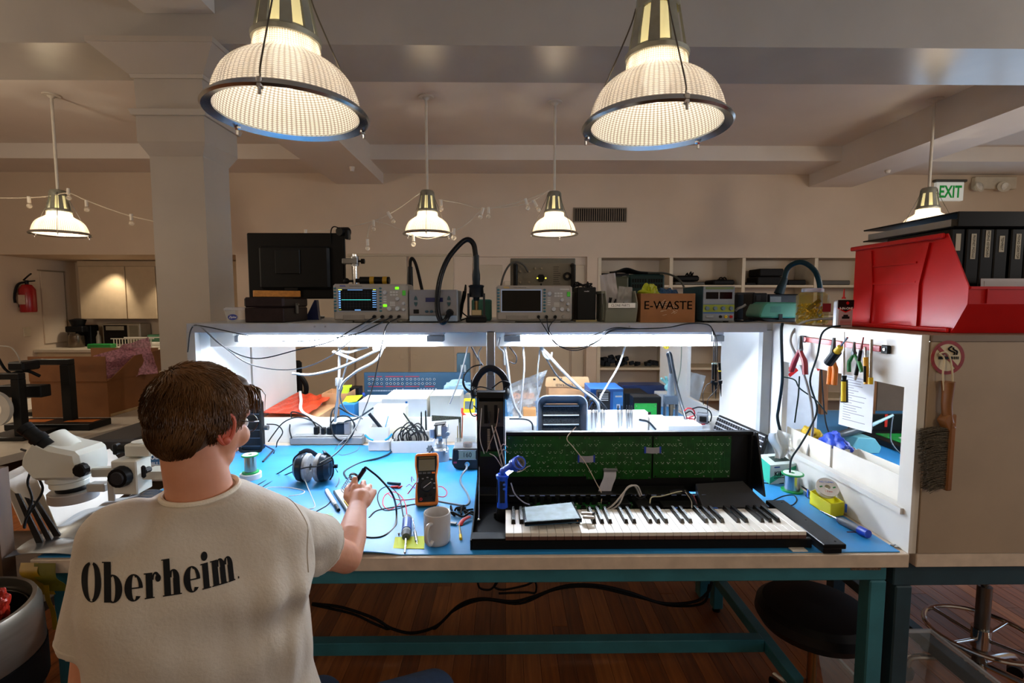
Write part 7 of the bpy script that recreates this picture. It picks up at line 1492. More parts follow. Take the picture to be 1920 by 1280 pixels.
for k in range(4):a=rad(20+90*k);part('spoke',MB().cyl((.034*cos(a),.034*sin(a),.24),(.178*cos(a),.178*sin(a),.26),.007),CHROME,t)
for k in range(5):
 a=rad(18+72*k);l=part('leg',MB().tube([(.01*cos(a),.01*sin(a),.13),(.14*cos(a),.14*sin(a),.12),(.23*cos(a),.23*sin(a),.10),(.25*cos(a),.25*sin(a),.06)],.013,10),CHROME,t)
 part('caster',MB().cyl((.25*cos(a)-.012,.25*sin(a)-.012,.028),(.25*cos(a)+.012,.25*sin(a)+.012,.028),.027,n=16),BLACK,l)
t=thing('storage_tub','clear plastic storage tub on the floor between the table legs','tub',(1.47,.45,0))
TB=film('cfd6da',.3,.2)
x0,x1,y0,y1,zt=1.26,1.735,.19,.55,.27
part('tub',loft(MB(),[[V((x0+.04,y0+.03,.003)),V((x1-.04,y0+.03,.003)),V((x1-.04,y1-.03,.003)),V((x0+.04,y1-.03,.003))],[V((x0,y0,zt)),V((x1,y0,zt)),V((x1,y1,zt)),V((x0,y1,zt))]]),TB,t,True)
part('rim',ring(MB(),[(x0-.012,0),(x1+.012,0),(x1+.012,0),(x0-.012,0)],[(x0,0),(x1,0),(x1,0),(x0,0)],0,0)if False else MB().b2((x0-.01,y0-.01,zt),(x1+.01,y0,zt+.012)).b2((x0-.01,y1,zt),(x1+.01,y1+.01,zt+.012)).b2((x0-.01,y0,zt),(x0,y1,zt+.012)).b2((x1,y0,zt),(x1+.01,y1,zt+.012)),film('dfe4e6',.5,.2),t,True)
wire('floor_cable','long black cable sagging beneath the bench from left to right','cable',[P(u,v,y=.95)for u,v in((585,1131),(640,1138),(700,1158),(735,1178),(775,1186),(820,1172),(860,1135),(900,1122),(960,1127),(1000,1118),(1060,1098),(1120,1097),(1180,1110),(1240,1130),(1300,1128),(1327,1110),(1335,1090))],.007,RUBBER)
wire('second_floor_cable','second black cable beneath the bench dipping lower at the left','cable',[P(u,v,y=1.0)for u,v in((585,1133),(660,1150),(705,1170),(760,1190),(812,1180),(850,1145),(905,1124),(975,1131),(1040,1105),(1110,1100),(1200,1120),(1260,1135),(1318,1130),(1330,1095))],.006,RUBBER)
wire('looped_cable','small black cable loops hanging right under the bench apron','cable',[P(u,v,y=.9)for u,v in((895,1088),(900,1102),(918,1105),(930,1095),(932,1090),(927,1100),(945,1105),(985,1097),(1003,1090),(1004,1110),(985,1110),(935,1112))],.005,RUBBER)
LTZ=.95
e0=P(275,789,z=LTZ);e1=P(-60,872,z=LTZ);e2=P(352,768,z=LTZ)
t=thing('side_table','long white side table carrying printer and big carton left of the workbench','table',(e0.x-.4,1.2,0))
xe=lambda y:e1.x+(e0.x-e1.x)*(y-e1.y)/(e0.y-e1.y)
q=[V((e1.x-1.1,e1.y,0)),V((e1.x,e1.y,0)),V((xe(2.45),2.45,0)),V((e1.x-1.1,2.45,0))]
part('top',slab(MB(),q,LTZ-.035,LTZ),M('c9c0b2',.4,var=.04,name='side_table_top'),t,True)
for p_ in((e1.x-.12,e1.y+.05),(e1.x-1.05,e1.y+.05),(xe(2.4)-.12,2.38),(e1.x-1.05,2.38)):part('leg',MB().b2((p_[0],p_[1],0),(p_[0]+.05,p_[1]+.05,LTZ-.036)),M('8a7a68',.5),t,True)
part('lower_shelf',slab(MB(),[V((p.x+(.08 if i in(0,3)else-.14),p.y+(.12 if i<2 else-.1),0))for i,p in enumerate(q)],LTZ-.17,LTZ-.14),M('8a5a34',.6,var=.1),t,True)
part('drawer_slide',MB().b2((e0.x-.10,e0.y-.28,LTZ-.06),(e0.x-.06,e0.y+.1,LTZ-.0355)),M('3a3a3c',.4,.5),t,True)
a=P(79,778,z=LTZ+.001);b=P(205,782,z=LTZ+.001);c=P(308,752,z=LTZ+.001)
c=V((b.x+.015,b.y+.46,LTZ));z1=P(205,715,y=b.y).z;z2=P(205,668,y=b.y).z
BX=M('7c4c22',.8,var=.1,vs=6,bump=.1,name='brown_carton')
t=thing('cardboard_box','large open brown cardboard box with pink bubble wrap on the side table','box',((a.x+b.x)/2,b.y+.2,LTZ))
x0,x1,y0,y1=a.x,b.x,b.y,b.y+.44
open_box(t,x0,x1,y0,y1,LTZ+.001,z1,BX)
part('flap',MB().b2((x0,y0-.004,z1+.001),(x1,y0,z2)),BX,t,True);part('flap',MB().b2((x1+.0005,y0+.0,z1+.001),(x1+.0045,y0+.004,z1+.0015))if False else MB().prism([(y0+.004,z1+.001),(y1+.02,z1+.001),(y1+.06,z2),(y0+.22,z2-.02)],.004,YZm(x1+.0005)),BX,t,True)
part('flap',MB().b2((x0,y1+.0005,z1+.001),(x1,y1+.0045,z2+.01)),BX,t,True)
part('tape',MB().b2((x1+.0002,y0+.24,LTZ+.002),(x1+.0008,y0+.30,LTZ+.06)).b2((x1+.0002,y0+.01,LTZ+.002),(x1+.0008,y1-.02,LTZ+.018)),M('b09468',.4),t,True)
random.seed(1)
mb=MB().grid(lambda s,r:(x1-.10+.16*s-.05*r,y0+.08+.26*s+.05*noise.noise(V((s*4,r*4,1))),z1-.05+(z2-z1+.09)*r*(.55+.45*s)+.05+.012*noise.noise(V((s*9,r*9,5)))),30,16,.004)
solo('bubble_wrap','pink translucent bubble wrap bulging out of the large brown box','bubble wrap',mb,M('cf93a6',.18,var=.3,vs=90,bump=1,bs=150,alpha=.75,name='pink_bubble_wrap'))
p=P(40,800,z=LTZ);y=1.05
def lx(u,v,yy):return P(u,v,y=yy).x
x0,x1=lx(-30,760,1.05),lx(30,760,1.05)
t=thing('desktop_printer','black frame desktop 3D printer with a white filament spool at the far left','printer',((x0+x1)/2,1.1,LTZ))
zt_=P(20,712,y=1.05).z
part('upright',MB().b2((x1-.02,1.05,LTZ+.02),(x1+.02,1.09,zt_),.002),BLK,t,True)
part('rear_upright',MB().b2((x1+.0,1.3,LTZ+.02),(x1+.05,1.34,zt_+.04),.002),BLK,t,True)
part('base_frame',MB().b2((x0,1.02,LTZ),(x1+.05,1.42,LTZ+.0195),.003),BLK,t,True)
part('top_beam',MB().b2((x0,1.05,zt_+.0005),(x1+.02,1.09,zt_+.03),.002),BLK,t,True);part('rear_beam',MB().b2((x0,1.30,zt_+.0405),(x1+.05,1.34,zt_+.07),.002),BLK,t,True)
part('gantry',MB().b2((x0,1.12,zt_-.10),(x1+.06,1.18,zt_-.04),.004).b2((x1-.08,1.10,zt_+.035),(x1+.0,1.2,zt_+.08),.008),M('17181a',.4),t,True)
c=P(12,765,y=1.04);part('filament_spool',MB().lathe([(.045,0),(.085,0),(.085,.02),(.045,.02)],36,T((c.x-.045,1.035,c.z),(90,0,0)),closed=True),M('c9c5bc',.5),t,True)
part('filament_tube',MB().tube([P(0,648,y=1.1),P(22,652,y=1.1),P(36,672,y=1.1),P(38,690,y=1.12)],.003,8),M('b9b2a4',.3),t,True)
part('wires',MB().tube([P(-5,668,y=1.12),P(8,690,y=1.12),P(20,700,y=1.13)],.006,8).tube([P(24,700,y=1.12),P(50,695,y=1.14),P(75,705,y=1.16)],.008,8),RUBBER,t,True)
t=thing('glass_bed','flat clear build plate on a black base between the printer and the box','plate',P(85,785,z=LTZ))
a=P(40,772,z=LTZ+.03);b=P(140,768,z=LTZ+.03)
part('base',MB().b2((a.x+.01,a.y+.02,LTZ),(b.x-.05,a.y+.16,LTZ+.028),.004),BLK,t,True);part('plate',MB().b2((a.x,a.y,LTZ+.0285),(b.x,a.y+.22,LTZ+.033)),film('8f8672',.6,.1),t,True)
part('cord',MB().tube([(b.x-.04,a.y+.05,LTZ+.014),(b.x+.01,a.y+.04,LTZ+.03),(b.x+.01,a.y+.10,LTZ+.01),(b.x-.03,a.y+.18,LTZ+.006)],.004,7),RUBBER,t,True)
a=P(36,806,z=LTZ);b=P(140,816,z=LTZ)
t=thing('striped_box','flat black box with two orange patches at the front of the side table','box',(a+b)/2)
xb=min(b.x,xe(a.y)-.01)
part('box',MB().b2((a.x-.06,a.y-.02,LTZ),(xb,a.y+.13,LTZ+.035),.003),M('141416',.4),t,True)
for s0,s1 in((.05,.38),(.6,.95)):part('orange_patch',MB().b2((a.x-.06+(xb-a.x+.06)*s0,a.y+.03,LTZ+.0352),(a.x-.06+(xb-a.x+.06)*s1,a.y+.09,LTZ+.036)),M('c0661a',.5),t,True)
t=thing('side_cart','low wooden cart holding mailers between the side table and the bench','cart',(-1.75,.3,0))
CZ2=.70;WOODM=M('4c3420',.6,var=.15,vs=6,stretch=(6,6,1),name='dark_wood')
part('shelf',MB().b2((-2.05,-.18,CZ2-.03),(-1.42,.60,CZ2)),WOODM,t,True)
for p_ in((-2.05,-.18),(-1.46,-.18),(-2.05,.56),(-1.46,.56)):part('leg',MB().b2((p_[0],p_[1],0),(p_[0]+.04,p_[1]+.04,CZ2-.031)),WOODM,t,True)
c=P(4,960,y=.02);part('side_post',MB().b2((c.x-.10,.0,CZ2),(c.x+.008,.04,P(4,878,y=.02).z)),WOODM,t,True)
random.seed(77)
def sheet(name,label,q,m,ct='envelope',th=.003,group=None):
 n=(q[1]-q[0]).cross(q[3]-q[0]).normalized()*th
 return solo(name,label,ct,MB().add(q+[p+n for p in q],[[0,1,2,3],[7,6,5,4],[0,4,5,1],[1,5,6,2],[2,6,7,3],[3,7,4,0]]),m,group)
def fit(pts):return[P(u,v,y=y)for u,v,y in pts]
def fix(pts):return[P(u,v,x=x)for u,v,x in pts]
MAILM=M('cfcac2',.6,var=.03,name='mailer_white')
q=fix([(116,1012,-1.40),(262,905,-1.42),(205,842,-1.62),(62,884,-1.58)])
o=sheet('white_mailer','nearest white mailer with blue postal eagle mark leaning beside the bench',[q[0],q[1],q[2],q[3]],MAILM)
nrm=(q[1]-q[0]).cross(q[3]-q[0]).normalized();
if nrm.dot(CAMP-q[0])<0:nrm=-nrm
def onq(s,r,d=.0012):return(q[0]*(1-s)+q[1]*s)*(1-r)+(q[3]*(1-s)+q[2]*s)*r+nrm*(d+.003)
def pq(mb,s0,s1,r0,r1):return mb.add([onq(s0,r0),onq(s1,r0),onq(s1,r1),onq(s0,r1)],[[0,1,2,3]])
part('postal_emblem',pq(MB(),.10,.22,.60,.74),M('1f4474',.5),o,True)
mb=MB()
for k in range(3):pq(mb,.24,.48-.04*k,.70-k*.05,.72-k*.05)
for k in range(9):pq(mb,.62,.86-.03*(k%3),.92-k*.06,.935-k*.06)
for k in range(5):pq(mb,.08,.40-.05*(k%2),.30-k*.045,.31-k*.045)
part('printed_lines',mb,M('4a4a50',.6,var=0),o,True,kind='stuff')
q2=fix([(100,990,-1.50),(215,890,-1.58),(150,832,-1.80),(8,905,-1.66)]);sheet('white_mailer','middle white mailer behind the one with the eagle mark',q2,MAILM)
q2=fix([(40,985,-1.62),(130,880,-1.80),(90,850,-1.95),(0,893,-1.80)]);sheet('white_mailer','rearmost white mailer at the far left under the side table',q2,MAILM)
for k,(pts,lab)in enumerate((([(70,1018,.06),(85,1020,.06),(38,925,.12),(30,925,.12)],'dark divider strip leftmost among the mailers'),([(92,1020,.07),(105,1022,.07),(58,935,.13),(48,932,.13)],'dark divider strip second among the mailers'),([(112,1020,.09),(126,1018,.09),(74,940,.15),(64,938,.15)],'dark divider strip third, nearest the eagle mailer'))):
 sheet('divider_strip',lab,fit(pts),M('1c1815',.6),'divider',.006)
crumple('black_bag','crumpled black plastic bag at the bottom left in front of the mailers',V((-1.62,.05,.79)),(.10,.10,.07),'0c0c0e','bag',seed=12,amp=.5,rough=.3)
wire('microscope_cable','thin black cable hanging from the microscope eyepieces over the mailers','cable',fit([(40,842,.0),(55,850,-.02),(57,880,-.04),(52,905,-.05),(60,935,-.06),(50,965,-.07),(46,990,-.07)]),.003,RUBBER)
wire('microscope_cable','second thin black cable bending out then back over the mailers','cable',fit([(70,862,.0),(64,880,-.05),(80,915,-.06),(66,945,-.07),(50,970,-.08),(45,988,-.08)]),.003,RUBBER)
y=.82
f=Face(262,340,835,y,BZ+.0005)
x0,x1=P(262,870,y=.85).x,P(330,870,y=.85).x
t=thing('mailer_carton','white and blue shipping carton lettered ULINE bubble mailers beside the microscope','box',(x0+.1,.8,TZ))
x0=XL+.03;z1=P(290,838,y=.62).z
x0=P(264,860,y=.62).x;x1=x0+.22
part('carton',MB().b2((x0,.62,TZ),(x1,.80,z1),.002),M('b9b3aa',.6),t,True)
part('blue_panel',MB().b2((x0+.002,.6185,TZ+(z1-TZ)*.50),(x1-.002,.6197,z1-.02)),M('17547e',.5),t,True)
part('lettering',MB().text('ULINE',.026,T((x0+.075,.6180,z1-.04),(90,-4,0)),.0003,bold=.0005).text('BUBBLE MAILERS',.016,T((x0+.075,.6180,z1-.066),(90,-4,0)),.0003),INKW,t,True)
part('flap',MB().add([(x0,.62,z1+.001),(x1,.62,z1+.001),(x1,.80,z1+.012),(x0,.80,z1+.012),(x0,.62,z1+.003),(x1,.62,z1+.003),(x1,.80,z1+.014),(x0,.80,z1+.014)],[[3,2,1,0],[4,5,6,7],[0,1,5,4],[1,2,6,5],[2,3,7,6],[3,0,4,7]]),M('8fb2c8',.5),t,True)
p_=fit([(168,868,.75),(262,868,.75)])
solo('grey_case','dark grey flat lidded case behind the microscope arm','case',MB().b2((P(160,860,y=.75).x,.75,.80),(P(262,860,y=.75).x-.02,1.1,P(200,824,y=.75).z),.01),M('3b393a',.6))
solo('case_stand','narrow cabinet carrying the dark grey flat case','stand',MB().b2((P(165,860,y=.78).x,.78,0),(P(262,860,y=.75).x-.04,1.08,.7995),.005),M('5a4a3a',.6))
SM=M('cfd0c6',.35,var=.03,name='microscope_enamel')
y=-.03
def mp(u,v,dy=0):return P(u,v,y=y+dy)
base=V((XL+.46,.12,TZ))
t=thing('stereo_microscope','cream stereo microscope on a boom arm with black eyepieces left of the man','microscope',base)
for dy in(-.035,.035):
 a=mp(52,806,dy);b=mp(92,838,dy);d=(b-a).normalized()
 e=part('eyepiece',MB().cyl(a,b,.0165,.0185,24).cyl(a-d*.012,a+d*.004,.0185,.0175,24).cyl(a+d*.03,a+d*.05,.0205,.0205,24),BLACK,t,True)
 part('eye_lens',MB().cyl(a-d*.0125,a-d*.0121,.012,n=18),M('2a3040',.05,spec=.8),e,True)
a=mp(88,832);b=mp(120,858);part('eyepiece_tube',MB().cyl(a,b,.052,.055,32),SM,t,True)
XZm=lambda yy:Matrix(((1,0,0,0),(0,0,1,yy),(0,1,0,0),(0,0,0,1)))
pts=[mp(u,v)for u,v in((92,815),(126,829),(173,838),(179,866),(176,888),(94,890),(70,862),(74,843))]
part('body',MB().prism([(p.x,p.z)for p in pts][::-1],.11,XZm(y-.055),.010),SM,t,True)
def disc(name,v0,v1,u0,u1,m,r2=None,n=40):
 a=mp((u0+u1)/2,v0);b=mp((u0+u1)/2,v1);r=(mp(u1,v0).x-mp(u0,v0).x)/2
 return part(name,MB().lathe([(0,b.z),(r*.97,b.z),(r,b.z+.002),(r,a.z-.002),(r*.97,a.z),(0,a.z)],n,T((a.x,y,0))),m,t,True)
disc('zoom_ring',888,898,94,160,SM);disc('barrel',898.5,909,100,160,SM);disc('objective',909.5,917,110,160,BLACK)
disc('ring_light',917.5,935,99,176,M('9c9690',.35,.2,name='ring_light_shell'));disc('ring_light_face',935.2,937,106,168,M('d9d4cc',.4),None)
a=mp(176,915,.0);part('ring_light_arm',MB().box(a+V((.015,0,.005)),(.05,.03,.022),.003),LGREY,t,True)
part('clamp_screw',MB().cyl(mp(93,905,-.02),mp(99,905,-.02),.005,n=10),CHROME,t,True)
a=mp(157,879,-.056);part('zoom_knob',MB().lathe([(0,0),(.018,0),(.018,.014),(.015,.018),(0,.018)],20,T(a,(90,0,0)),fn=lambda r,z,i,j:r*(1 if i%2 else .94)),BLACK,t,True)
a=mp(176,882);b=mp(222,884);part('mount_arm',MB().b2((a.x,y-.012,mp(0,893).z),(b.x,y+.012,mp(0,876).z),.003),SM,t,True)
a=mp(217,860);b=mp(268,922);part('focus_block',MB().b2((a.x,y-.02,b.z),(b.x,y+.04,a.z),.003),SM,t,True)
part('focus_rail',MB().b2((a.x-.012,y-.016,mp(0,935).z),(a.x+.006,y-.0205,mp(0,895).z),.001),LGREY,t,True)
a=mp(230,892,-.021);part('focus_knob',MB().lathe([(0,0),(.029,0),(.029,.008),(.026,.020),(0,.020)],32,T(a,(90,0,0)),fn=lambda r,z,i,j:r*(1 if i%2 else .97)),BLACK,t,True)
part('knob_cap',MB().cyl(a+V((0,-.0201,0)),a+V((0,-.024,0)),.018,.016,24),M('2c2d30',.4),t,True)
a=mp(231,834,.0);b=mp(282,857,.0);part('boom_clamp',MB().b2((a.x,y+.0,b.z),(b.x,y+.06,a.z),.004).cyl((a.x+.03,y+.03,a.z),(a.x+.03,y+.03,a.z+.003),.025,n=24),SM,t,True)
a=mp(229,845,.0);part('clamp_knob',MB().cyl((a.x-.022,y+.02,a.z),(a.x+.001,y+.02,a.z),.012,n=12).box((a.x-.03,y+.02,a.z),(.012,.02,.03),.003),BLACK,t,True)
px_=mp(335,880).x;
part('post',MB().cyl((px_,y+.03,TZ+.031),(px_,y+.03,mp(0,842).z),.016,n=24),CHROME,t,True)
part('post_collar',MB().cyl((px_-.03,y+.03,mp(0,893).z),(px_+.03,y+.03,mp(0,893).z),.022,n=20).b2((mp(268,890).x,y-.0,mp(0,900).z),(px_-.03,y+.05,mp(0,885).z)),SM,t,True)
a=mp(280,879,-.01);part('lock_knob',MB().cyl(a,a+V((0,-.02,0)),.008,n=10).box(a+V((0,-.022,0)),(.012,.01,.034),.004),BLACK,t,True)
part('base',MB().b2((px_-.10,.0,TZ),(px_+.10,.24,TZ+.03),.006),SM,t,True)
FO=M('b9c6d4',.22,1,var=.15,vs=8,bump=.12,bs=14,name='antistatic_foil')
def foil(s,r):
 A=V((-1.42,.0,0));B=V((-.78,.02,0));C=V((-1.0,.50,0));D=V((-1.41,.48,0))
 p=(A*(1-s)+B*s)*(1-r)+(D*(1-s)+C*s)*r
 z=TZ+.004+.030*sin(pi*min(1,r*1.1))*(.6+.4*sin(s*4))+.03*abs(noise.noise(V((s*3+3,r*3,2))))+.004*noise.noise(V((s*9,r*9,6)))
 return(p.x,p.y,max(z,TZ+.002))
solo('foil_bag','large shiny silver antistatic bag lying over the left front corner of the bench','bag',MB().grid(foil,70,50,.0015),FO)
for k,(s,h)in enumerate((((-1.20,.12),'d0a11c'),((-1.12,.17),'9a2018'),((-1.06,.10),'2f8a3a'),((-1.16,.22),'1f4fa0'))):
 solo('candy_wrapper',['yellow','dark red','green','blue'][k]+' small component bag tucked on the foil bag near the bench corner','bag',MB().box((s[0],s[1],TZ+.068),(.022,.016,.008),.003,(10*k,8,35*k)),M(h,.3,var=.1))
def rib(mb,pts,w):
 pp=cat([V(p)for p in pts],6);n=len(pp)-1
 return mb.grid(lambda s,r:pp[int(r*n+.5)]+V((w*(s-.5),0,0)),2,n,.0006)
YT=M('a8820f',.4,alpha=.8,var=.15,name='amber_tape')
t=thing('amber_tape','strips of amber tape dangling from the left front corner of the bench','tape',(-1.33,-.01,.80))
part('strip',rib(MB(),[(-1.345,-.005,.885),(-1.335,-.02,.86),(-1.31,-.015,.83),(-1.29,-.02,.80)],.05),YT,t,True)
part('strip',rib(MB(),[(-1.30,-.008,.885),(-1.29,-.02,.85),(-1.27,-.018,.83),(-1.255,-.02,.81)],.06),M('6a6414',.4,alpha=.8,var=.1),t,True)
part('strip',rib(MB(),[(-1.285,-.025,.83),(-1.28,-.028,.79),(-1.272,-.024,.75),(-1.268,-.026,.70)],.014),YT,t,True)
cx0,cy0=-1.375,-.225;R=.20
t=thing('trash_can','brushed steel trash can with a black band at the bottom left corner','trash can',(cx0,cy0,0))
STC=M('9a9184',.3,.9,var=.12,vs=4,stretch=(1,1,8),name='brushed_can')
zt=.865
part('body',MB().lathe([(0,0),(R-.012,0),(R-.012,.645),(0,.645)],56),M('7a4c26',.35,.85,var=.15,vs=4,stretch=(9,9,1),name='bronze_can_body'),t)
part('band',MB().lathe([(R-.011,.645),(R,.647),(R,.737),(R-.011,.739),(.17,.739),(.17,.645)],56,closed=True),BLACK,t)
part('top_ring',MB().lathe([(.172,.74),(R-.002,.74),(R-.006,zt-.02),(R-.015,zt),(R-.024,zt),(.17,.745)],56,closed=True),STC,t)
part('liner',MB().lathe([(.0,.70),(.155,.725),(.166,zt-.03),(.169,zt-.03),(.158,.72),(0,.694)],40),M('0a0a0b',.3,var=0),t)
crumple('black_trash','crumpled black wrapping in the steel trash can',(cx0+.02,cy0+.03,.80),(.09,.09,.06),'0b0a0b','trash',seed=21,amp=.6,rough=.2)
crumple('red_wrapper','red and white crumpled wrapper poking up from the steel trash can',(cx0+.10,cy0+.06,.86),(.018,.02,.04),'9a2416','wrapper',seed=6,amp=.9,rough=.3)
KY=YW+.82;CABM=M('b8a486',.45,var=.03,name='cabinet_cream')
def KX(u,y=KY):return P(u,545,y=y).x
za,zb3=P(200,499,y=KY).z,P(200,597.5,y=KY).z
t=thing('kitchen_wall_cabinet','cream kitchen wall cabinets with three plain doors lit from above','cabinet',(KX(240),KY+.15,zb3))
part('body',MB().b2((KX(148),KY+.02,zb3),(kx1-.002,YW+1.19,za)),CABM,t,True)
for a,b in((149,235),(237,292),(294,352)):part('door',MB().b2((KX(a),KY,zb3+.002),(KX(b),KY+.019,za-.002),.002),CABM,t,True)
solo('kitchen_soffit','cream soffit panel over the kitchen wall cabinets','panel',MB().b2((KX(146),KY+.015,za+.002),(kx1-.02,YW+1.19,2.18)),CABM)
zc=P(240,655,y=YW+.45).z
t=thing('kitchen_counter','kitchen counter with white top below the wall cabinets','counter',(KX(240),YW+.8,0))
part('worktop',MB().b2((kx0+.002,YW+.45,zc-.04),(kx1-.002,YW+1.19,zc),.003),M('c7bba6',.35,var=.03),t,True)
part('base_cabinet',MB().b2((kx0+.002,YW+.50,.08),(kx1-.002,YW+1.19,zc-.041)),CABM,t,True)
for a,b in((100,180),(182,262),(264,344)):part('door',MB().b2((KX(a,YW+.48),YW+.482,.12),(KX(b,YW+.48)-.01,YW+.499,zc-.06),.002),CABM,t,True)
KM=YW+.95
def kbox(name,label,ct,u0,u1,v0,m,dep=.2,y=KM,extra=None,bev=.01):
 f=Face(u0,u1,v0,y,zc+.001);o=solo(name,label,ct,f.box(MB(),0,0,1,1,-dep,0,bev),m);return f,o
f,o=kbox('microwave','silver microwave with dark door on the kitchen counter','microwave',191,262,606,M('9a9080',.4,.3),.22)
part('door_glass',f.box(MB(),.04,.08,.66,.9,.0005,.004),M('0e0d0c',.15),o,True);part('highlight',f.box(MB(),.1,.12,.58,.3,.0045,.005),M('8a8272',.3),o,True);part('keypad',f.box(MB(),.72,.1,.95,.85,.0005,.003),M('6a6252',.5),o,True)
f=Face(124,166,597,YW+.8,zc+.001);cxk=(f.x0+f.x1)/2-.03
t=thing('coffee_maker','dark coffee maker with steel carafe on the kitchen counter','coffee maker',(cxk,YW+.85,zc+.001))
part('carafe',MB().lathe([(0,f.z0),(.085,f.z0),(.095,f.z0+.03),(.09,f.z0+.16),(.06,f.z0+.19),(0,f.z0+.19)],28,T((cxk,YW+.8,0))),M('6a5f52',.25,.9,var=0),t,True)
part('brewer',MB().b2((cxk-.10,YW+.9,f.z0),(cxk+.12,YW+1.05,f.z0+.3),.01).b2((cxk-.12,YW+.76,f.z0+.21),(cxk+.12,YW+.899,f.z0+.29),.01).lathe([(0,f.z0+.291),(.07,f.z0+.291),(.1,f.z1-.02),(.03,f.z1),(0,f.z1)],20,T((cxk,YW+.84,0))),BLACK,t,True)
kbox('green_tray','green plastic tray at the front of the kitchen counter','tray',162,208,645,M('1f7a34',.4),.12,YW+.55)
f=Face(207,288,634,YW+.62,zc+.001)
t=thing('dish_rack','white slatted dish rack on the kitchen counter','rack',((f.x0+f.x1)/2,YW+.7,zc+.001))
RK=M('cdc6b8',.4)
for yy in(YW+.62,YW+.86):part('rail',MB().b2((f.x0,yy,f.z1-.012),(f.x1,yy+.01,f.z1)).b2((f.x0+.03,yy,f.z0),(f.x1-.03,yy+.01,f.z0+.012)),RK,t,True)
for k in range(14):xx=f.x0+.04+(f.w-.08)*k/13;part('slat',MB().b2((xx-.006,YW+.622,f.z0+.0125),(xx+.006,YW+.628,f.z1-.0125)),RK,t,True)
part('tray',MB().b2((f.x0+.03,YW+.631,f.z0),(f.x1-.03,YW+.859,f.z0+.008)),RK,t,True)
for k,(u,v0_,h,lab)in enumerate(((176,625,'7a3a16','brown bottle left of the microwave'),(184,620,'a8a090','pale carton left of the microwave'),(320,626,'5a2a18','dark red bottle right on the kitchen counter'),(327,630,'3a2418','dark brown bottle furthest right on the kitchen counter'),(334,628,'5f8288','pale blue soap bottle at the right end of the kitchen counter'))):
 f=Face(u-4,u+4,v0_,YW+1.0,zc+.001);solo('bottle',lab,'bottle',MB().lathe([(0,f.z0),(f.w/2,f.z0),(f.w/2,f.z0+f.h*.6),(f.w*.2,f.z0+f.h*.8),(f.w*.2,f.z1),(0,f.z1)],18,T(((f.x0+f.x1)/2,YW+1.0,0))),M(h,.35))
kbox('sponge_box','light green packet right of the microwave','packet',275,300,627,M('5f9a78',.5),.1,YW+.98)
c=P(306,650,y=YW+.75);t=thing('faucet','chrome kitchen faucet over the sink','faucet',(c.x,YW+.95,zc+.001))
part('spout',MB().tube([(c.x,YW+1.0,zc+.001),(c.x,YW+1.0,zc+.18),(c.x,YW+.93,zc+.22),(c.x,YW+.86,zc+.17)],.012,10),CHROME,t,True);part('handle',MB().cyl((c.x+.05,YW+1.0,zc+.001),(c.x+.05,YW+1.0,zc+.09),.012),CHROME,t,True)
kbox('white_dish','row of white dishes near the faucet','dishes',262,300,641,RK,.12,YW+.9)
wx=kx0+.001
t=thing('panel_door','flush beige access panel door in the wall beside the kitchen','door',(wx,5.2,1.0))
a=P(76,508,x=wx+.02);b=P(128,640,x=wx+.02)
part('panel',MB().b2((wx,a.y,b.z),(wx+.02,b.y,a.z),.002),WALLM,t,True);part('edge_frame',MB().b2((wx,a.y-.03,a.z+.002),(wx+.012,b.y+.03,a.z+.02)).b2((wx,b.y+.003,b.z),(wx+.012,b.y+.02,a.z)),M('8a7a62',.6),t,True)
c=P(52,556,x=kx0+.10);
t=thing('fire_extinguisher','red fire extinguisher with black hose mounted on the left wall','fire extinguisher',c+V((0,0,-.2)))
hh=P(52,585,x=c.x).z;ht=P(52,534,x=c.x).z
part('cylinder',MB().lathe([(0,hh),(.08,hh),(.085,hh+.02),(.085,ht-.06),(.05,ht),(.02,ht+.01),(0,ht+.01)],28,T((c.x,c.y,0))),M('8f1014',.3),t,True)
part('label',MB().b2((c.x-.04,c.y-.089,hh+.1),(c.x+.045,c.y-.0855,hh+.22)),M('b39a86',.5),t,True)
part('valve',MB().cyl((c.x,c.y,ht+.01),(c.x,c.y,ht+.06),.02).tube([(c.x-.04,c.y,ht+.06),(c.x+.05,c.y-.02,ht+.12),(c.x+.1,c.y-.04,ht+.14)],.01,6,0).tube([(c.x-.02,c.y,ht+.04),(c.x+.14,c.y-.04,ht+.05)],.009,6,0),BLACK,t,True)
part('hose',MB().tube([(c.x,c.y,ht+.04),(c.x-.06,c.y-.06,ht),(c.x-.095,c.y-.08,ht-.15),(c.x-.09,c.y-.08,hh+.12)],.014,8),BLACK,t,True)
part('bracket',MB().b2((kx0+.001,c.y-.03,hh+.06),(c.x-.07,c.y+.03,hh+.12)),BLACK,t,True)
c=P(50,622,x=wx);solo('light_switch','small beige wall switch below the fire extinguisher','switch',MB().b2((wx,c.y-.05,c.z-.06),(wx+.012,c.y+.05,c.z+.06),.003),M('c6b79c',.5))
spot('kitchen_spot',(P(200,499,y=KY-.25).x,KY-.22,2.15),(P(200,560,y=KY).x,KY,1.3),34,75);spot('kitchen_spot',(P(318,499,y=KY-.25).x,KY-.22,2.15),(P(318,560,y=KY).x,KY,1.3),34,75)
for u in(178,318):c=P(u,488,y=KY-.22);solo('recessed_light',('left' if u<200 else 'right')+' round recessed ceiling light over the kitchen cabinets','light',MB().lathe([(.03,2.188),(.055,2.188),(.05,2.180),(.03,2.182)],24,T((c.x,KY-.22,0)),closed=True),M('d9cdb6',.5),group='recessed kitchen lights')
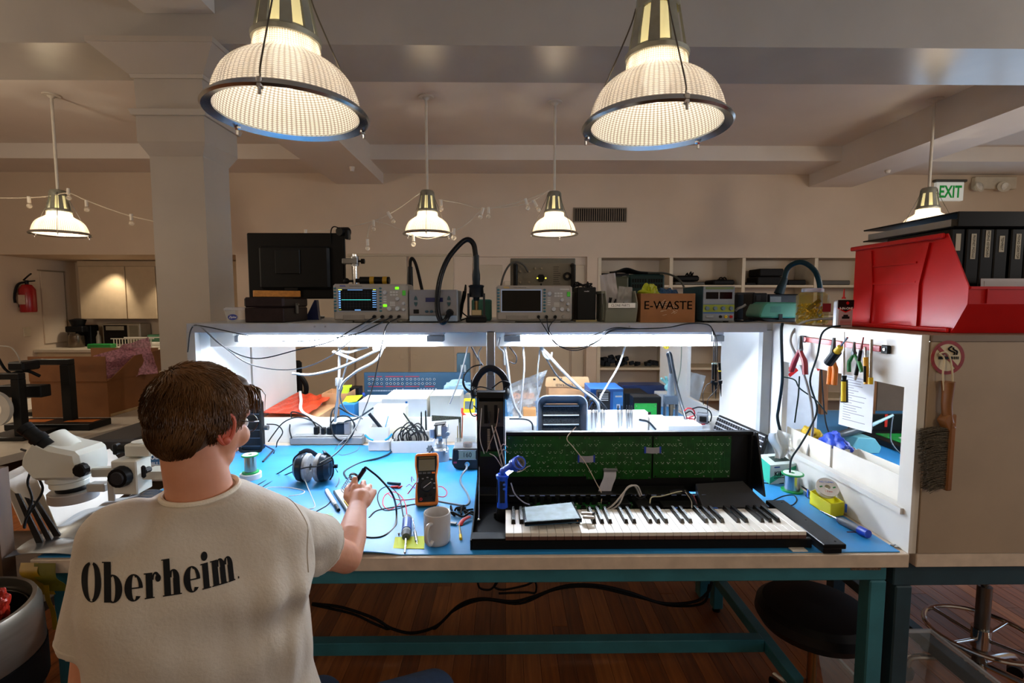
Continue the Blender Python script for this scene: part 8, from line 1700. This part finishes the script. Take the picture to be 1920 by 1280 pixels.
def string(label,pts,bulbs,y=2.95):
 t=thing('string_light',label,'string lights',P(*pts[0],y=y),group=None)
 part('cord',MB().tube([P(u,v,y=y)for u,v in pts],.0045,6,5),M('c9bda8',.5),t,True)
 for u,v,dx in bulbs:
  p_=P(u,v,y=y);q_=p_+V((dx*.03,0,-.045))
  s=part('socket',MB().cyl(p_+V((0,0,.008)),q_,.013,n=10),M('dbd2c2',.5),t,True)
  part('bulb',MB().ball(q_+(q_-p_)*.55,.021,12),film('fff4dd',.3,.05),s,True)
string('string of small clear bulbs running left and right of the far left pendant lamp',[(-10,371),(40,371),(90,368),(128,362),(160,375),(200,390),(245,405),(290,415),(330,425)],[(54,370,0),(128,355,0),(162,377,0),(246,403,0),(326,424,0)])
string('string of bulbs rising from behind the column to the left middle pendant lamp',[(568,436),(640,427),(700,414),(740,395),(787,362)],[(573,432,0),(700,414,0),(727,399,1)])
string('lower string of bulbs crossing behind the left middle pendant lamp',[(700,414),(725,420),(762,435),(800,448),(850,434),(880,415),(905,393),(950,388),(990,380),(1022,362)],[(775,442,0),(851,430,0),(906,391,-.5),(1000,377,1)])
string('upper string of bulbs between the two middle pendant lamps',[(822,374),(860,380),(905,391),(950,384),(985,375),(1030,357)],[(827,376,0),(916,390,0),(985,374,.5)])
string('short loose end of string light with a white socket beside the monitor',[(700,414),(692,425),(689,445)],[(689,450,0)])
for u,v,n_ in((660,313,'left'),(1665,313,'right')):c=P(u,v,y=4.1);solo('sprinkler_head',n_+' small white sprinkler head under the ceiling beam','sprinkler',MB().cyl((c.x,c.y,3.018 if n_=='right' else 3.038),(c.x,c.y,2.99),.03,.02,14),M('d5cdc0',.5))
def capsule(mb,a,b,r0,r1,n=20,e0=True,e1=True):
 a,b=V(a),V(b);mb.cyl(a,b,r0,r1,n)
 if e0:mb.ball(a,r0,n)
 if e1:mb.ball(b,r1,n)
 return mb
def remeshed(mb,voxel,smooth=6,f=.5):
 me=bpy.data.meshes.new('tmp');me.from_pydata([tuple(p)for p in mb.v],[],mb.f);me.update()
 o=bpy.data.objects.new('tmp',me);COL.objects.link(o)
 m=o.modifiers.new('r','REMESH');m.mode='VOXEL';m.voxel_size=voxel;m.adaptivity=0
 if smooth:s=o.modifiers.new('s','SMOOTH');s.iterations=smooth;s.factor=f
 dg=bpy.context.evaluated_depsgraph_get();ev=o.evaluated_get(dg);m2=bpy.data.meshes.new_from_object(ev)
 out=MB();out.v=[v.co.copy()for v in m2.vertices];out.f=[list(p.vertices)for p in m2.polygons];out.mi=[0]*len(out.f)
 bpy.data.objects.remove(o);return out
SKIN=M('bd7d5c',.5,var=.07,vs=14,bump=.04,bs=120,name='skin',h2='cf9273')
_b=SKIN.node_tree.nodes['Principled BSDF'];_b.inputs['Subsurface Weight'].default_value=.12;_b.inputs['Subsurface Radius'].default_value=(.02,.008,.004)
Ls=P(222,1008,y=-.575);Rs=P(520,992,y=-.42);Re=P(650,1046,y=-.13);Rw=P(671,947,y=.075)
Le=P(178,1318,y=-.60);Lw=V((-.64,-.36,.80))
hips=V((-.525,-.56,.74));nb=(Ls+Rs)/2+V((0,.01,.03))
man=thing('person','man seen from behind in a cream printed t-shirt, seated and soldering at the bench','person',(hips.x,hips.y,.22))
Hc=P(374,798,y=-.50);yaw=-16;pit=-16
HM=T(Hc,(pit,0,yaw),(.87,.87,.87));hd_=lambda x,y,z:HM@V((x,y,z))
skin=MB()
skin.X=HM
skin.ball((0,-.008,.028),(.074,.093,.086),32);skin.ball((0,.03,-.01),(.062,.062,.075),28);skin.ball((0,.036,-.055),(.05,.05,.045),24);skin.ball((0,.072,-.082),(.02,.018,.018),16)
skin.ball((0,.082,.035),(.045,.015,.02),20)
capsule(skin,(0,.088,.018),(0,.106,-.014),.008,.0115,12);skin.ball((0,.092,-.046),(.022,.012,.009),16)
for s in(-1,1):skin.ball((s*.036,.066,-.015),(.026,.026,.026),16)
skin.X=None
capsule(skin,hd_(0,-.018,-.03),nb+V((0,.0,-.02)),.046,.058,28)
capsule(skin,nb+V((0,.0,-.04)),Ls,.042,.034);capsule(skin,nb+V((0,.0,-.04)),Rs,.042,.034)
capsule(skin,nb+V((0,.01,-.06)),hips+V((0,.02,.1)),.055,.07)
for sh,el,wr in((Ls,Le,Lw),(Rs,Re,Rw)):
 capsule(skin,sh,el,.047,.038);capsule(skin,el,el.lerp(wr,.35),.038,.041);capsule(skin,el.lerp(wr,.35),wr,.041,.026)
fa=(Rw-Re).normalized();up=V((0,0,1));rt=fa.cross(up).normalized();up=rt.cross(fa)
hp_=lambda r,f,u:Rw+rt*r+fa*f+up*u
def finger(mb,pts,r):
 pts=[hp_(*p)for p in pts]
 for i in range(len(pts)-1):capsule(mb,pts[i],pts[i+1],r*(1-.07*i),r*(1-.07*(i+1)),14)
capsule(skin,hp_(0,-.01,0),hp_(.004,.03,.002),.027,.030)
for k,x in enumerate((-.018,.002,.021,.037)):capsule(skin,hp_(x*.55,.012,.0),hp_(x,.072-.006*abs(k-1),.016-.006*k),.017,.0125,16)
finger(skin,[(-.018,.070,.016),(-.020,.098,.026),(-.026,.116,.010),(-.030,.122,-.008)],.0098)
finger(skin,[(.002,.074,.010),(.004,.106,.006),(-.006,.112,-.018),(-.016,.100,-.030)],.0098)
finger(skin,[(.021,.068,.004),(.024,.098,-.004),(.014,.098,-.028),(.002,.082,-.034)],.0092)
finger(skin,[(.037,.058,-.004),(.040,.082,-.012),(.030,.080,-.030),(.018,.066,-.034)],.0082)
finger(skin,[(-.020,.018,-.006),(-.040,.048,-.002),(-.042,.078,.002),(-.034,.104,.000)],.0112)
la=(Lw-Le).normalized();lr=la.cross(V((0,0,1))).normalized();lu=lr.cross(la)
capsule(skin,Lw,Lw+la*.07,.026,.030)
for k in range(4):a=Lw+la*.075+lr*(-.027+.018*k);capsule(skin,a,a+la*.045-lu*.006,.009,.0085,12);capsule(skin,a+la*.045-lu*.006,a+la*.075-lu*.02,.0085,.0075,12)
capsule(skin,Lw+lr*.02+la*.02,Lw+lr*.045+la*.06,.011,.0085,12)
sk=remeshed(skin,.0034,5);part('body',sk,SKIN,man,True,label='bare skin of head, neck and arms')
EARM=M('c45f48',.5,var=.05,name='ear_skin')
for s in(-1,1):
 mb=MB();mb.X=HM@T((s*.074,-.004,-.002),(8,s*14,s*-22))
 mb.tube([(0,.008,-.022),(0,.012,-.008),(0,.012,.012),(0,.004,.028),(0,-.012,.031),(0,-.022,.018),(0,-.021,.0),(0,-.012,-.02),(0,-.002,-.030),(0,.006,-.026)],.0045,8,4);mb.ball((-s*.002,-.004,.0),(.004,.019,.028),16);mb.ball((s*.001,.002,-.024),(.006,.008,.009),12);mb.X=None
 part('ear',mb,EARM,man,True)
for s in(-1,1):part('eye',MB().ball(hd_(s*.031,.078,.012),.012,16),M('dcd8d0',.2,var=0),man,True)
HAIR=M('2c1c10',.5,var=.3,vs=20,h2='4a301a',sheen=.2,name='brown_hair')
HAIR2=M('2c1b0e',.4,var=.45,vs=10,h2='6e4a28',name='brown_hair_strands')
hr=MB();hr.X=HM
hr.ball((0,-.014,.036),(.079,.095,.088),36);hr.ball((0,-.040,-.004),(.064,.060,.066),28);hr.ball((0,.04,.092),(.056,.05,.026),24);hr.X=None
part('hair_cap',remeshed(hr,.005,3),HAIR,man,True)
random.seed(99);mb=MB();crown=V((0,-.045,.125))
def scalp(p):
 c=V((0,-.014,.036));d=(p-c);q=V((d.x/.081,d.y/.098,d.z/.091));r_=c+d/max(q.length,1e-6)
 if r_.z<.0:f_=min(1,-r_.z/.07);r_=V((r_.x*(1-.12*f_),r_.y*(1-.02*f_)+0*f_,r_.z))
 return r_
n=0
while n<4600:
 a=random.uniform(0,2*pi);z=random.uniform(-.75,1);rr=math.sqrt(max(0,1-z*z));c=V((0,-.014,.036))
 p=c+V((.081*rr*cos(a),.098*rr*sin(a),.091*z))
 yf_=p.y
 if p.z<(.055 if yf_>.045 else .012 if yf_>.015 else-.005 if yf_>-.01 else-.058):continue
 n+=1;pts=[p];L=random.uniform(.024,.05)*(1.25 if p.z>.07 else .75);st=5
 for k in range(st):
  d=(pts[-1]-crown);d.z-=.02 if pts[-1].z>.03 else .06
  if pts[-1].z>.08:d+=V((.035,.06,0))
  d=d.normalized()+V([random.uniform(-.22,.22)for _ in range(3)])
  nx_=scalp(pts[-1]+d.normalized()*L/st);nr=(nx_-c).normalized();pts.append(nx_+nr*(.001+.0016*k*random.uniform(.3,1)))
 mb.tube([HM@q for q in pts],lambda t:.0017*(1.05-.85*t),3,0)
for k in range(1500):
 a=random.uniform(pi*1.02,pi*1.98);z=random.uniform(-.9,.3);rr=math.sqrt(1-z*z);c=V((0,-.040,-.004));p=c+V((.0655*rr*cos(a),.0615*rr*sin(a),.0675*z));L=random.uniform(.010,.018);pts=[p]
 for q in range(3):u_=pts[-1]-c;nr=V((u_.x/.0043,u_.y/.0038,u_.z/.0045)).normalized();d=V((random.uniform(-.3,.3)-p.x*5,0,-1));d=(d-nr*d.dot(nr)).normalized()+nr*.10;pts.append(pts[-1]+d*L/3)
 mb.tube([HM@q for q in pts],lambda t:.0013*(1.05-.85*t),3,0)
for k in range(260):
 a=random.uniform(-.055,.06);p=V((a,.055+random.uniform(-.02,.025),.105-abs(a)*.25));pts=[p]
 for q in range(4):pts.append(pts[-1]+V((random.uniform(-.003,.006),.009-.002*q,-.004-.006*q+random.uniform(-.003,.003))))
 mb.tube([HM@q for q in pts],lambda t:.0015*(1.05-.8*t),3,0)
part('hair',mb,HAIR2,man,True,kind='stuff')
gl=thing('glasses','thin dark framed glasses worn by the man','glasses',hd_(0,.1,.012))
for s in(-1,1):
 e=[hd_(s*.033+.024*cos(t_),.1-.004*abs(cos(t_)),.012+.019*sin(t_))for t_ in[2*pi*i/20 for i in range(20)]]
 part('rim',MB().tube(e,.0012,6,1,closed=True),M('3a2c20',.3),gl,True)
 part('temple',MB().tube([hd_(s*.057,.098,.018),hd_(s*.072,.06,.016),hd_(s*.079,.0,.016),hd_(s*.080,-.012,.004)],.0012,6),M('3a2c20',.3),gl,True)
part('bridge',MB().tube([hd_(-.01,.1,.018),hd_(0,.104,.022),hd_(.01,.1,.018)],.0012,6),M('3a2c20',.3),gl,True)
sdir=(Rs-Ls).normalized();bdir=V((sdir.y,-sdir.x,0)).normalized()
if bdir.y>0:bdir=-bdir
sdh=V((sdir.x,sdir.y,0)).normalized()
tee=MB();mid=(Ls+Rs)/2
rings=[]
for f,hw,hdp,back in((-.05,.075,.075,.0),(.0,.145,.080,.005),(.045,.178,.096,.012),(.10,.182,.110,.020),(.18,.176,.116,.018),(.26,.172,.115,.010),(.34,.178,.118,.0),(.42,.195,.13,-.0),(.52,.215,.15,0),(.60,.215,.15,0)):
 c=mid.lerp(hips+V((0,0,-.06)),f/.60)+bdir*back+V((0,0,0));c.z=mid.z+.03-f*(mid.z+.03-(hips.z-.06))/.60
 rings.append([c+sdh*hw*(abs(cos(t_))**.8)*(1 if cos(t_)>0 else-1)+bdir*hdp*(abs(sin(t_))**.85)*(1 if sin(t_)>0 else-1)for t_ in[2*pi*i/48 for i in range(48)]])
loft(tee,rings,True,True)
def sleeve(mb,sh,el,f,r0,r1):
 e=sh.lerp(el,f);capsule(mb,sh,sh.lerp(e,.35),r0,r0*1.02,28,True,False);mb.cyl(sh.lerp(e,.33),e,r0*1.0,r1,28);return e
el_=sleeve(tee,Ls,Le,.62,.058,.066);er_=sleeve(tee,Rs,Re,.50,.058,.070)
capsule(tee,nb+V((0,-.0,-.045)),Ls.lerp(nb,.15)+V((0,0,.0)),.055,.060);capsule(tee,nb+V((0,0,-.045)),Rs.lerp(nb,.15)+V((0,0,.0)),.055,.060)
tee.cyl(nb+V((0,-.0,-.05)),nb+(hd_(0,-.018,-.03)-nb).normalized()*.052,.088,.064,28)
tm=remeshed(tee,.006,10,.55)
for i,p in enumerate(tm.v):
 d1=(p-Rs).dot(sdh);dz=Rs.z-p.z
 amp=.004+.018*math.exp(-((dz-.12)/.10)**2-((d1+.02)/.10)**2)+.020*max(0,min(1,(dz-.20)/.2))*math.exp(-((d1+.10)/.16)**2)
 w_=sin((p.x*26+p.z*50+2.2*noise.noise(p*6))+2*noise.noise(p*3))*.6+noise.noise(V((p.x*26,p.y*26,p.z*9)))
 near=min((p-er_).length,(p-el_).length);hem=max(.0,min(1,(near-.03)/.06))
 tm.v[i]=p+bdir*w_*amp*(.35+.65*hem)+V((0,0,0))
TEE=M('b6a895',.85,var=.03,vs=6,bump=.25,bs=160,sheen=.3,name='cream_cotton')
tee_o=part('t_shirt',tm,TEE,man,True,label='cream cotton t-shirt')
for e,a,r in((er_,Re-Rs,.0665),(el_,Le-Ls,.0625)):
 d=a.normalized();fx_,fy_,_=frame(d)
 part('sleeve_hem',MB().tube([e-d*.012+(fx_*cos(q)+fy_*sin(q))*r for q in[2*pi*i/32 for i in range(32)]],.0028,6,1,closed=True),TEE,tee_o,True)
ncd=(hd_(0,-.018,-.03)-nb).normalized();fx_,fy_,_=frame(ncd);nc=nb+ncd*.045;pp=[]
bv=BVHTree.FromPolygons([tuple(p)for p in tm.v],tm.f)
for q in range(36):
 o_=nc+ncd*.10+(fx_*cos(2*pi*q/36)+fy_*sin(2*pi*q/36))*.060;r=bv.ray_cast(o_,-ncd)
 if r[0]:pp.append(r[0]+(o_-r[0]).normalized()*.0025)
part('collar',MB().tube(pp,.0048,8,1,closed=True),M('d9cdb9',.85,bump=.4,bs=240,name='ribbed_collar'),tee_o,True)
bv=BVHTree.FromPolygons([tuple(p)for p in tm.v],tm.f)
for sh,el in((Rs,Re),):
 d=((el-sh).normalized()+sdh*(1 if sh is Rs else-1)*.8).normalized();fx_,fy_,_=frame(d);pp=[]
 for q in range(40):
  o_=sh+d*.004+(fx_*cos(2*pi*q/40)+fy_*sin(2*pi*q/40))*.14;r=bv.ray_cast(o_,(sh+d*.004-o_).normalized())
  if r[0]:pp.append(r[0]+(o_-r[0]).normalized()*.0004)
 part('shoulder_seam',MB().tube(pp,.0013,5,1,closed=True),TEE,tee_o,True)
def cres(mb,cx,cy,rx,ry,ix,iy,icx,a0,a1,n=22):
 o=len(mb.v);vs=[];
 for k in range(n+1):
  a=rad(a0+(a1-a0)*k/n)
  for j in range(4):w=j/3;vs.append(V((cx+(rx*(1-w)+ix*w)*cos(a)+icx*w,cy+(ry*(1-w)+iy*w)*sin(a),0)))
 return mb.add(vs,[[k*4+j,k*4+j+1,k*4+j+5,k*4+j+4]for k in range(n)for j in range(3)])
def rc2(mb,x0,y0,x1,y1,nx=4,ny=8):
 return mb.add([V((x0+(x1-x0)*i/nx,y0+(y1-y0)*j/ny,0))for j in range(ny+1)for i in range(nx+1)],[[j*(nx+1)+i,j*(nx+1)+i+1,(j+1)*(nx+1)+i+1,(j+1)*(nx+1)+i]for j in range(ny)for i in range(nx)])
def stem(mb,x,h,w=.30,s0=True,s1=True):
 rc2(mb,x,0,x+w,h);
 if s0:rc2(mb,x-.07,0,x+w+.07,.045,6,1)
 if s1:rc2(mb,x-.08,h-.045,x,h,2,1)
 return mb
gl_=[];X0=0
def glyph(c,x):
 g=MB()
 if c=='O':cres(g,.42,.68,.42,.70,.13,.60,-.02,100,262);cres(g,.42,.68,.42,.70,.13,.60,.02,-82,78);cres(g,.42,.68,.42,.70,.36,.665,0,262,278,5);w=.86
 elif c=='b':stem(g,.05,1.38,s0=False);cres(g,.42,.47,.40,.49,.10,.44,0,-115,115);w=.86
 elif c=='e':cres(g,.40,.47,.40,.49,.10,.44,.02,55,318);cres(g,.40,.47,.40,.49,.22,.46,0,-2,58,10);rc2(g,.22,.44,.79,.49,8,1);w=.84
 elif c=='r':stem(g,.05,.95);cres(g,.50,.66,.20,.30,.07,.22,-.03,20,175,12);cres(g,.60,.72,.13,.14,0,0,0,0,360,18);w=.76
 elif c=='h':stem(g,.05,1.38);cres(g,.50,.62,.27,.35,.04,.29,-.05,0,170,14);rc2(g,.47,0,.77,.64);rc2(g,.41,0,.84,.045,6,1);w=.90
 elif c=='i':stem(g,.05,.95);cres(g,.20,1.20,.17,.17,0,0,0,0,360,20);w=.45
 elif c=='m':
  stem(g,.05,.95)
  for q in(.42,.84):cres(g,q+.06,.62,.25,.35,.04,.29,-.05,0,170,14);rc2(g,q+.02,0,q+.31,.64);rc2(g,q-.02,0,q+.36,.045,6,1)
  w=1.26
 else:cres(g,.08,.05,.04,.05,0,0,0,0,360,8);w=.2
 g.xf(T((x,0,0)));return g,w
bv=BVHTree.FromPolygons([tuple(p)for p in tm.v],tm.f)
def hit_px(u,v):d=ray(u,v).normalized();r=bv.ray_cast(CAMP,d);return r[0]
A=hit_px(152,1122)or V((-.68,-.7,1.1));B=hit_px(453,1082)or V((-.45,-.6,1.08))
xd=(B-A);wt=xd.length;xd.normalize();zd=(V((0,0,1))-xd*xd.z).normalized();yd=zd.cross(xd)*-1
glyphs=[];x=0
for c in 'Oberheim.':g,w=glyph(c,x);glyphs.append(g);x+=w+.045
sc=wt/x
INKT=M('141313',.8,var=.1,name='shirt_print')
mb=MB()
for g in glyphs:
 vs=[]
 for p in g.v:
  q=A+xd*p.x*sc+zd*(p.y*sc*1.18)-bdir*-.25;d=-bdir
  r=bv.ray_cast(q,d);
  vs.append((r[0]+bdir*.0012)if r[0]else(q-bdir*.25))
 mb.add(vs,g.f)
part('lettering',mb,INKT,tee_o,True,label='dark heavy lettering printed across the back')
JE=M('1c3350',.8,var=.15,vs=30,bump=.3,bs=200,name='denim')
jm=MB();knees=(V((-.20,-.10,.55)),V((-.50,-.12,.55)));hj=(hips+sdh*.09,hips-sdh*.09);feet=(V((-.24,-.24,.30)),V((-.50,-.28,.30)))
for h_,k_,f_ in zip(hj,knees,feet):capsule(jm,h_,k_,.09,.066,24);capsule(jm,k_,f_,.062,.05,24)
capsule(jm,hj[0],hj[1],.09,.09,24);jm.ball(hips+V((0,.02,.0)),(.14,.10,.08),24)
part('jeans',remeshed(jm,.009,6),JE,man,True,label='blue denim jeans')
for f_ in feet:part('shoe',MB().ball(f_+V((0,.05,-.03)),(.045,.12,.035),20).box(f_+V((0,.05,-.058)),(.085,.24,.02),.008),M('1b1a1a',.6),man,True)
st_=thing('work_stool','round work stool under the seated man','stool',(hips.x,hips.y+.02,0))
part('seat',MB().lathe([(0,.555),(.16,.555),(.19,.575),(.19,.61),(.16,.635),(0,.635)],40),M('0a0a0c',.5,name='black_vinyl_seat'),st_);part('post',MB().cyl((0,0,.05),(0,0,.555),.025),CHROME,st_)
part('foot_ring',MB().tube([(.20*cos(a),.20*sin(a),.225)for a in[2*pi*i/32 for i in range(32)]],.01,8,1,closed=True),CHROME,st_)
for k in range(5):a=rad(72*k);part('leg',MB().tube([(0,0,.08),(.25*cos(a),.25*sin(a),.03)],.014,8,0),CHROME,st_);
for k in range(4):a=rad(45+90*k);part('spoke',MB().cyl((.02*cos(a),.02*sin(a),.22),(.19*cos(a),.19*sin(a),.225),.006),CHROME,st_)
p0=hp_(-.030,.112,.045);tip=hp_(-.024,.135,-.075)
top=P(683,880,y=p0.y-.004)
iron=thing('soldering_iron','slim black soldering iron held in the man\'s right hand','soldering iron',hp_(-.027,.11,.0))
part('handle',MB().cyl(hp_(-.029,.118,-.012),top,.0065,.0075,16),M('10131c',.35),iron,True)
part('sleeve',MB().cyl(hp_(-.029,.118,-.013),tip,.004,.003,12),CHROME,iron,True);part('tip',MB().cyl(tip,tip+(tip-hp_(-.029,.118,-.012)).normalized()*.012,.0022,.0004,10),M('8a6a4a',.3,.9),iron,True)
ty=top.y
part('cord',MB().tube([top,top+V((.004,-.002,.008)),P(694,882,y=ty),P(712,897,y=ty-.01),P(735,925,y=ty-.03),on(743,955,TZ+.03),on(741,985),on(722,1003),on(700,1008),on(675,1005)],.0032,8,8),M('0c0f18',.35),iron,True)
wire('loop_cable','black cable arc running from behind the forearm to the multimeter','cable',[on(692,970),on(705,958),on(730,952),on(760,948),on(780,945)],.0028,RUBBER)
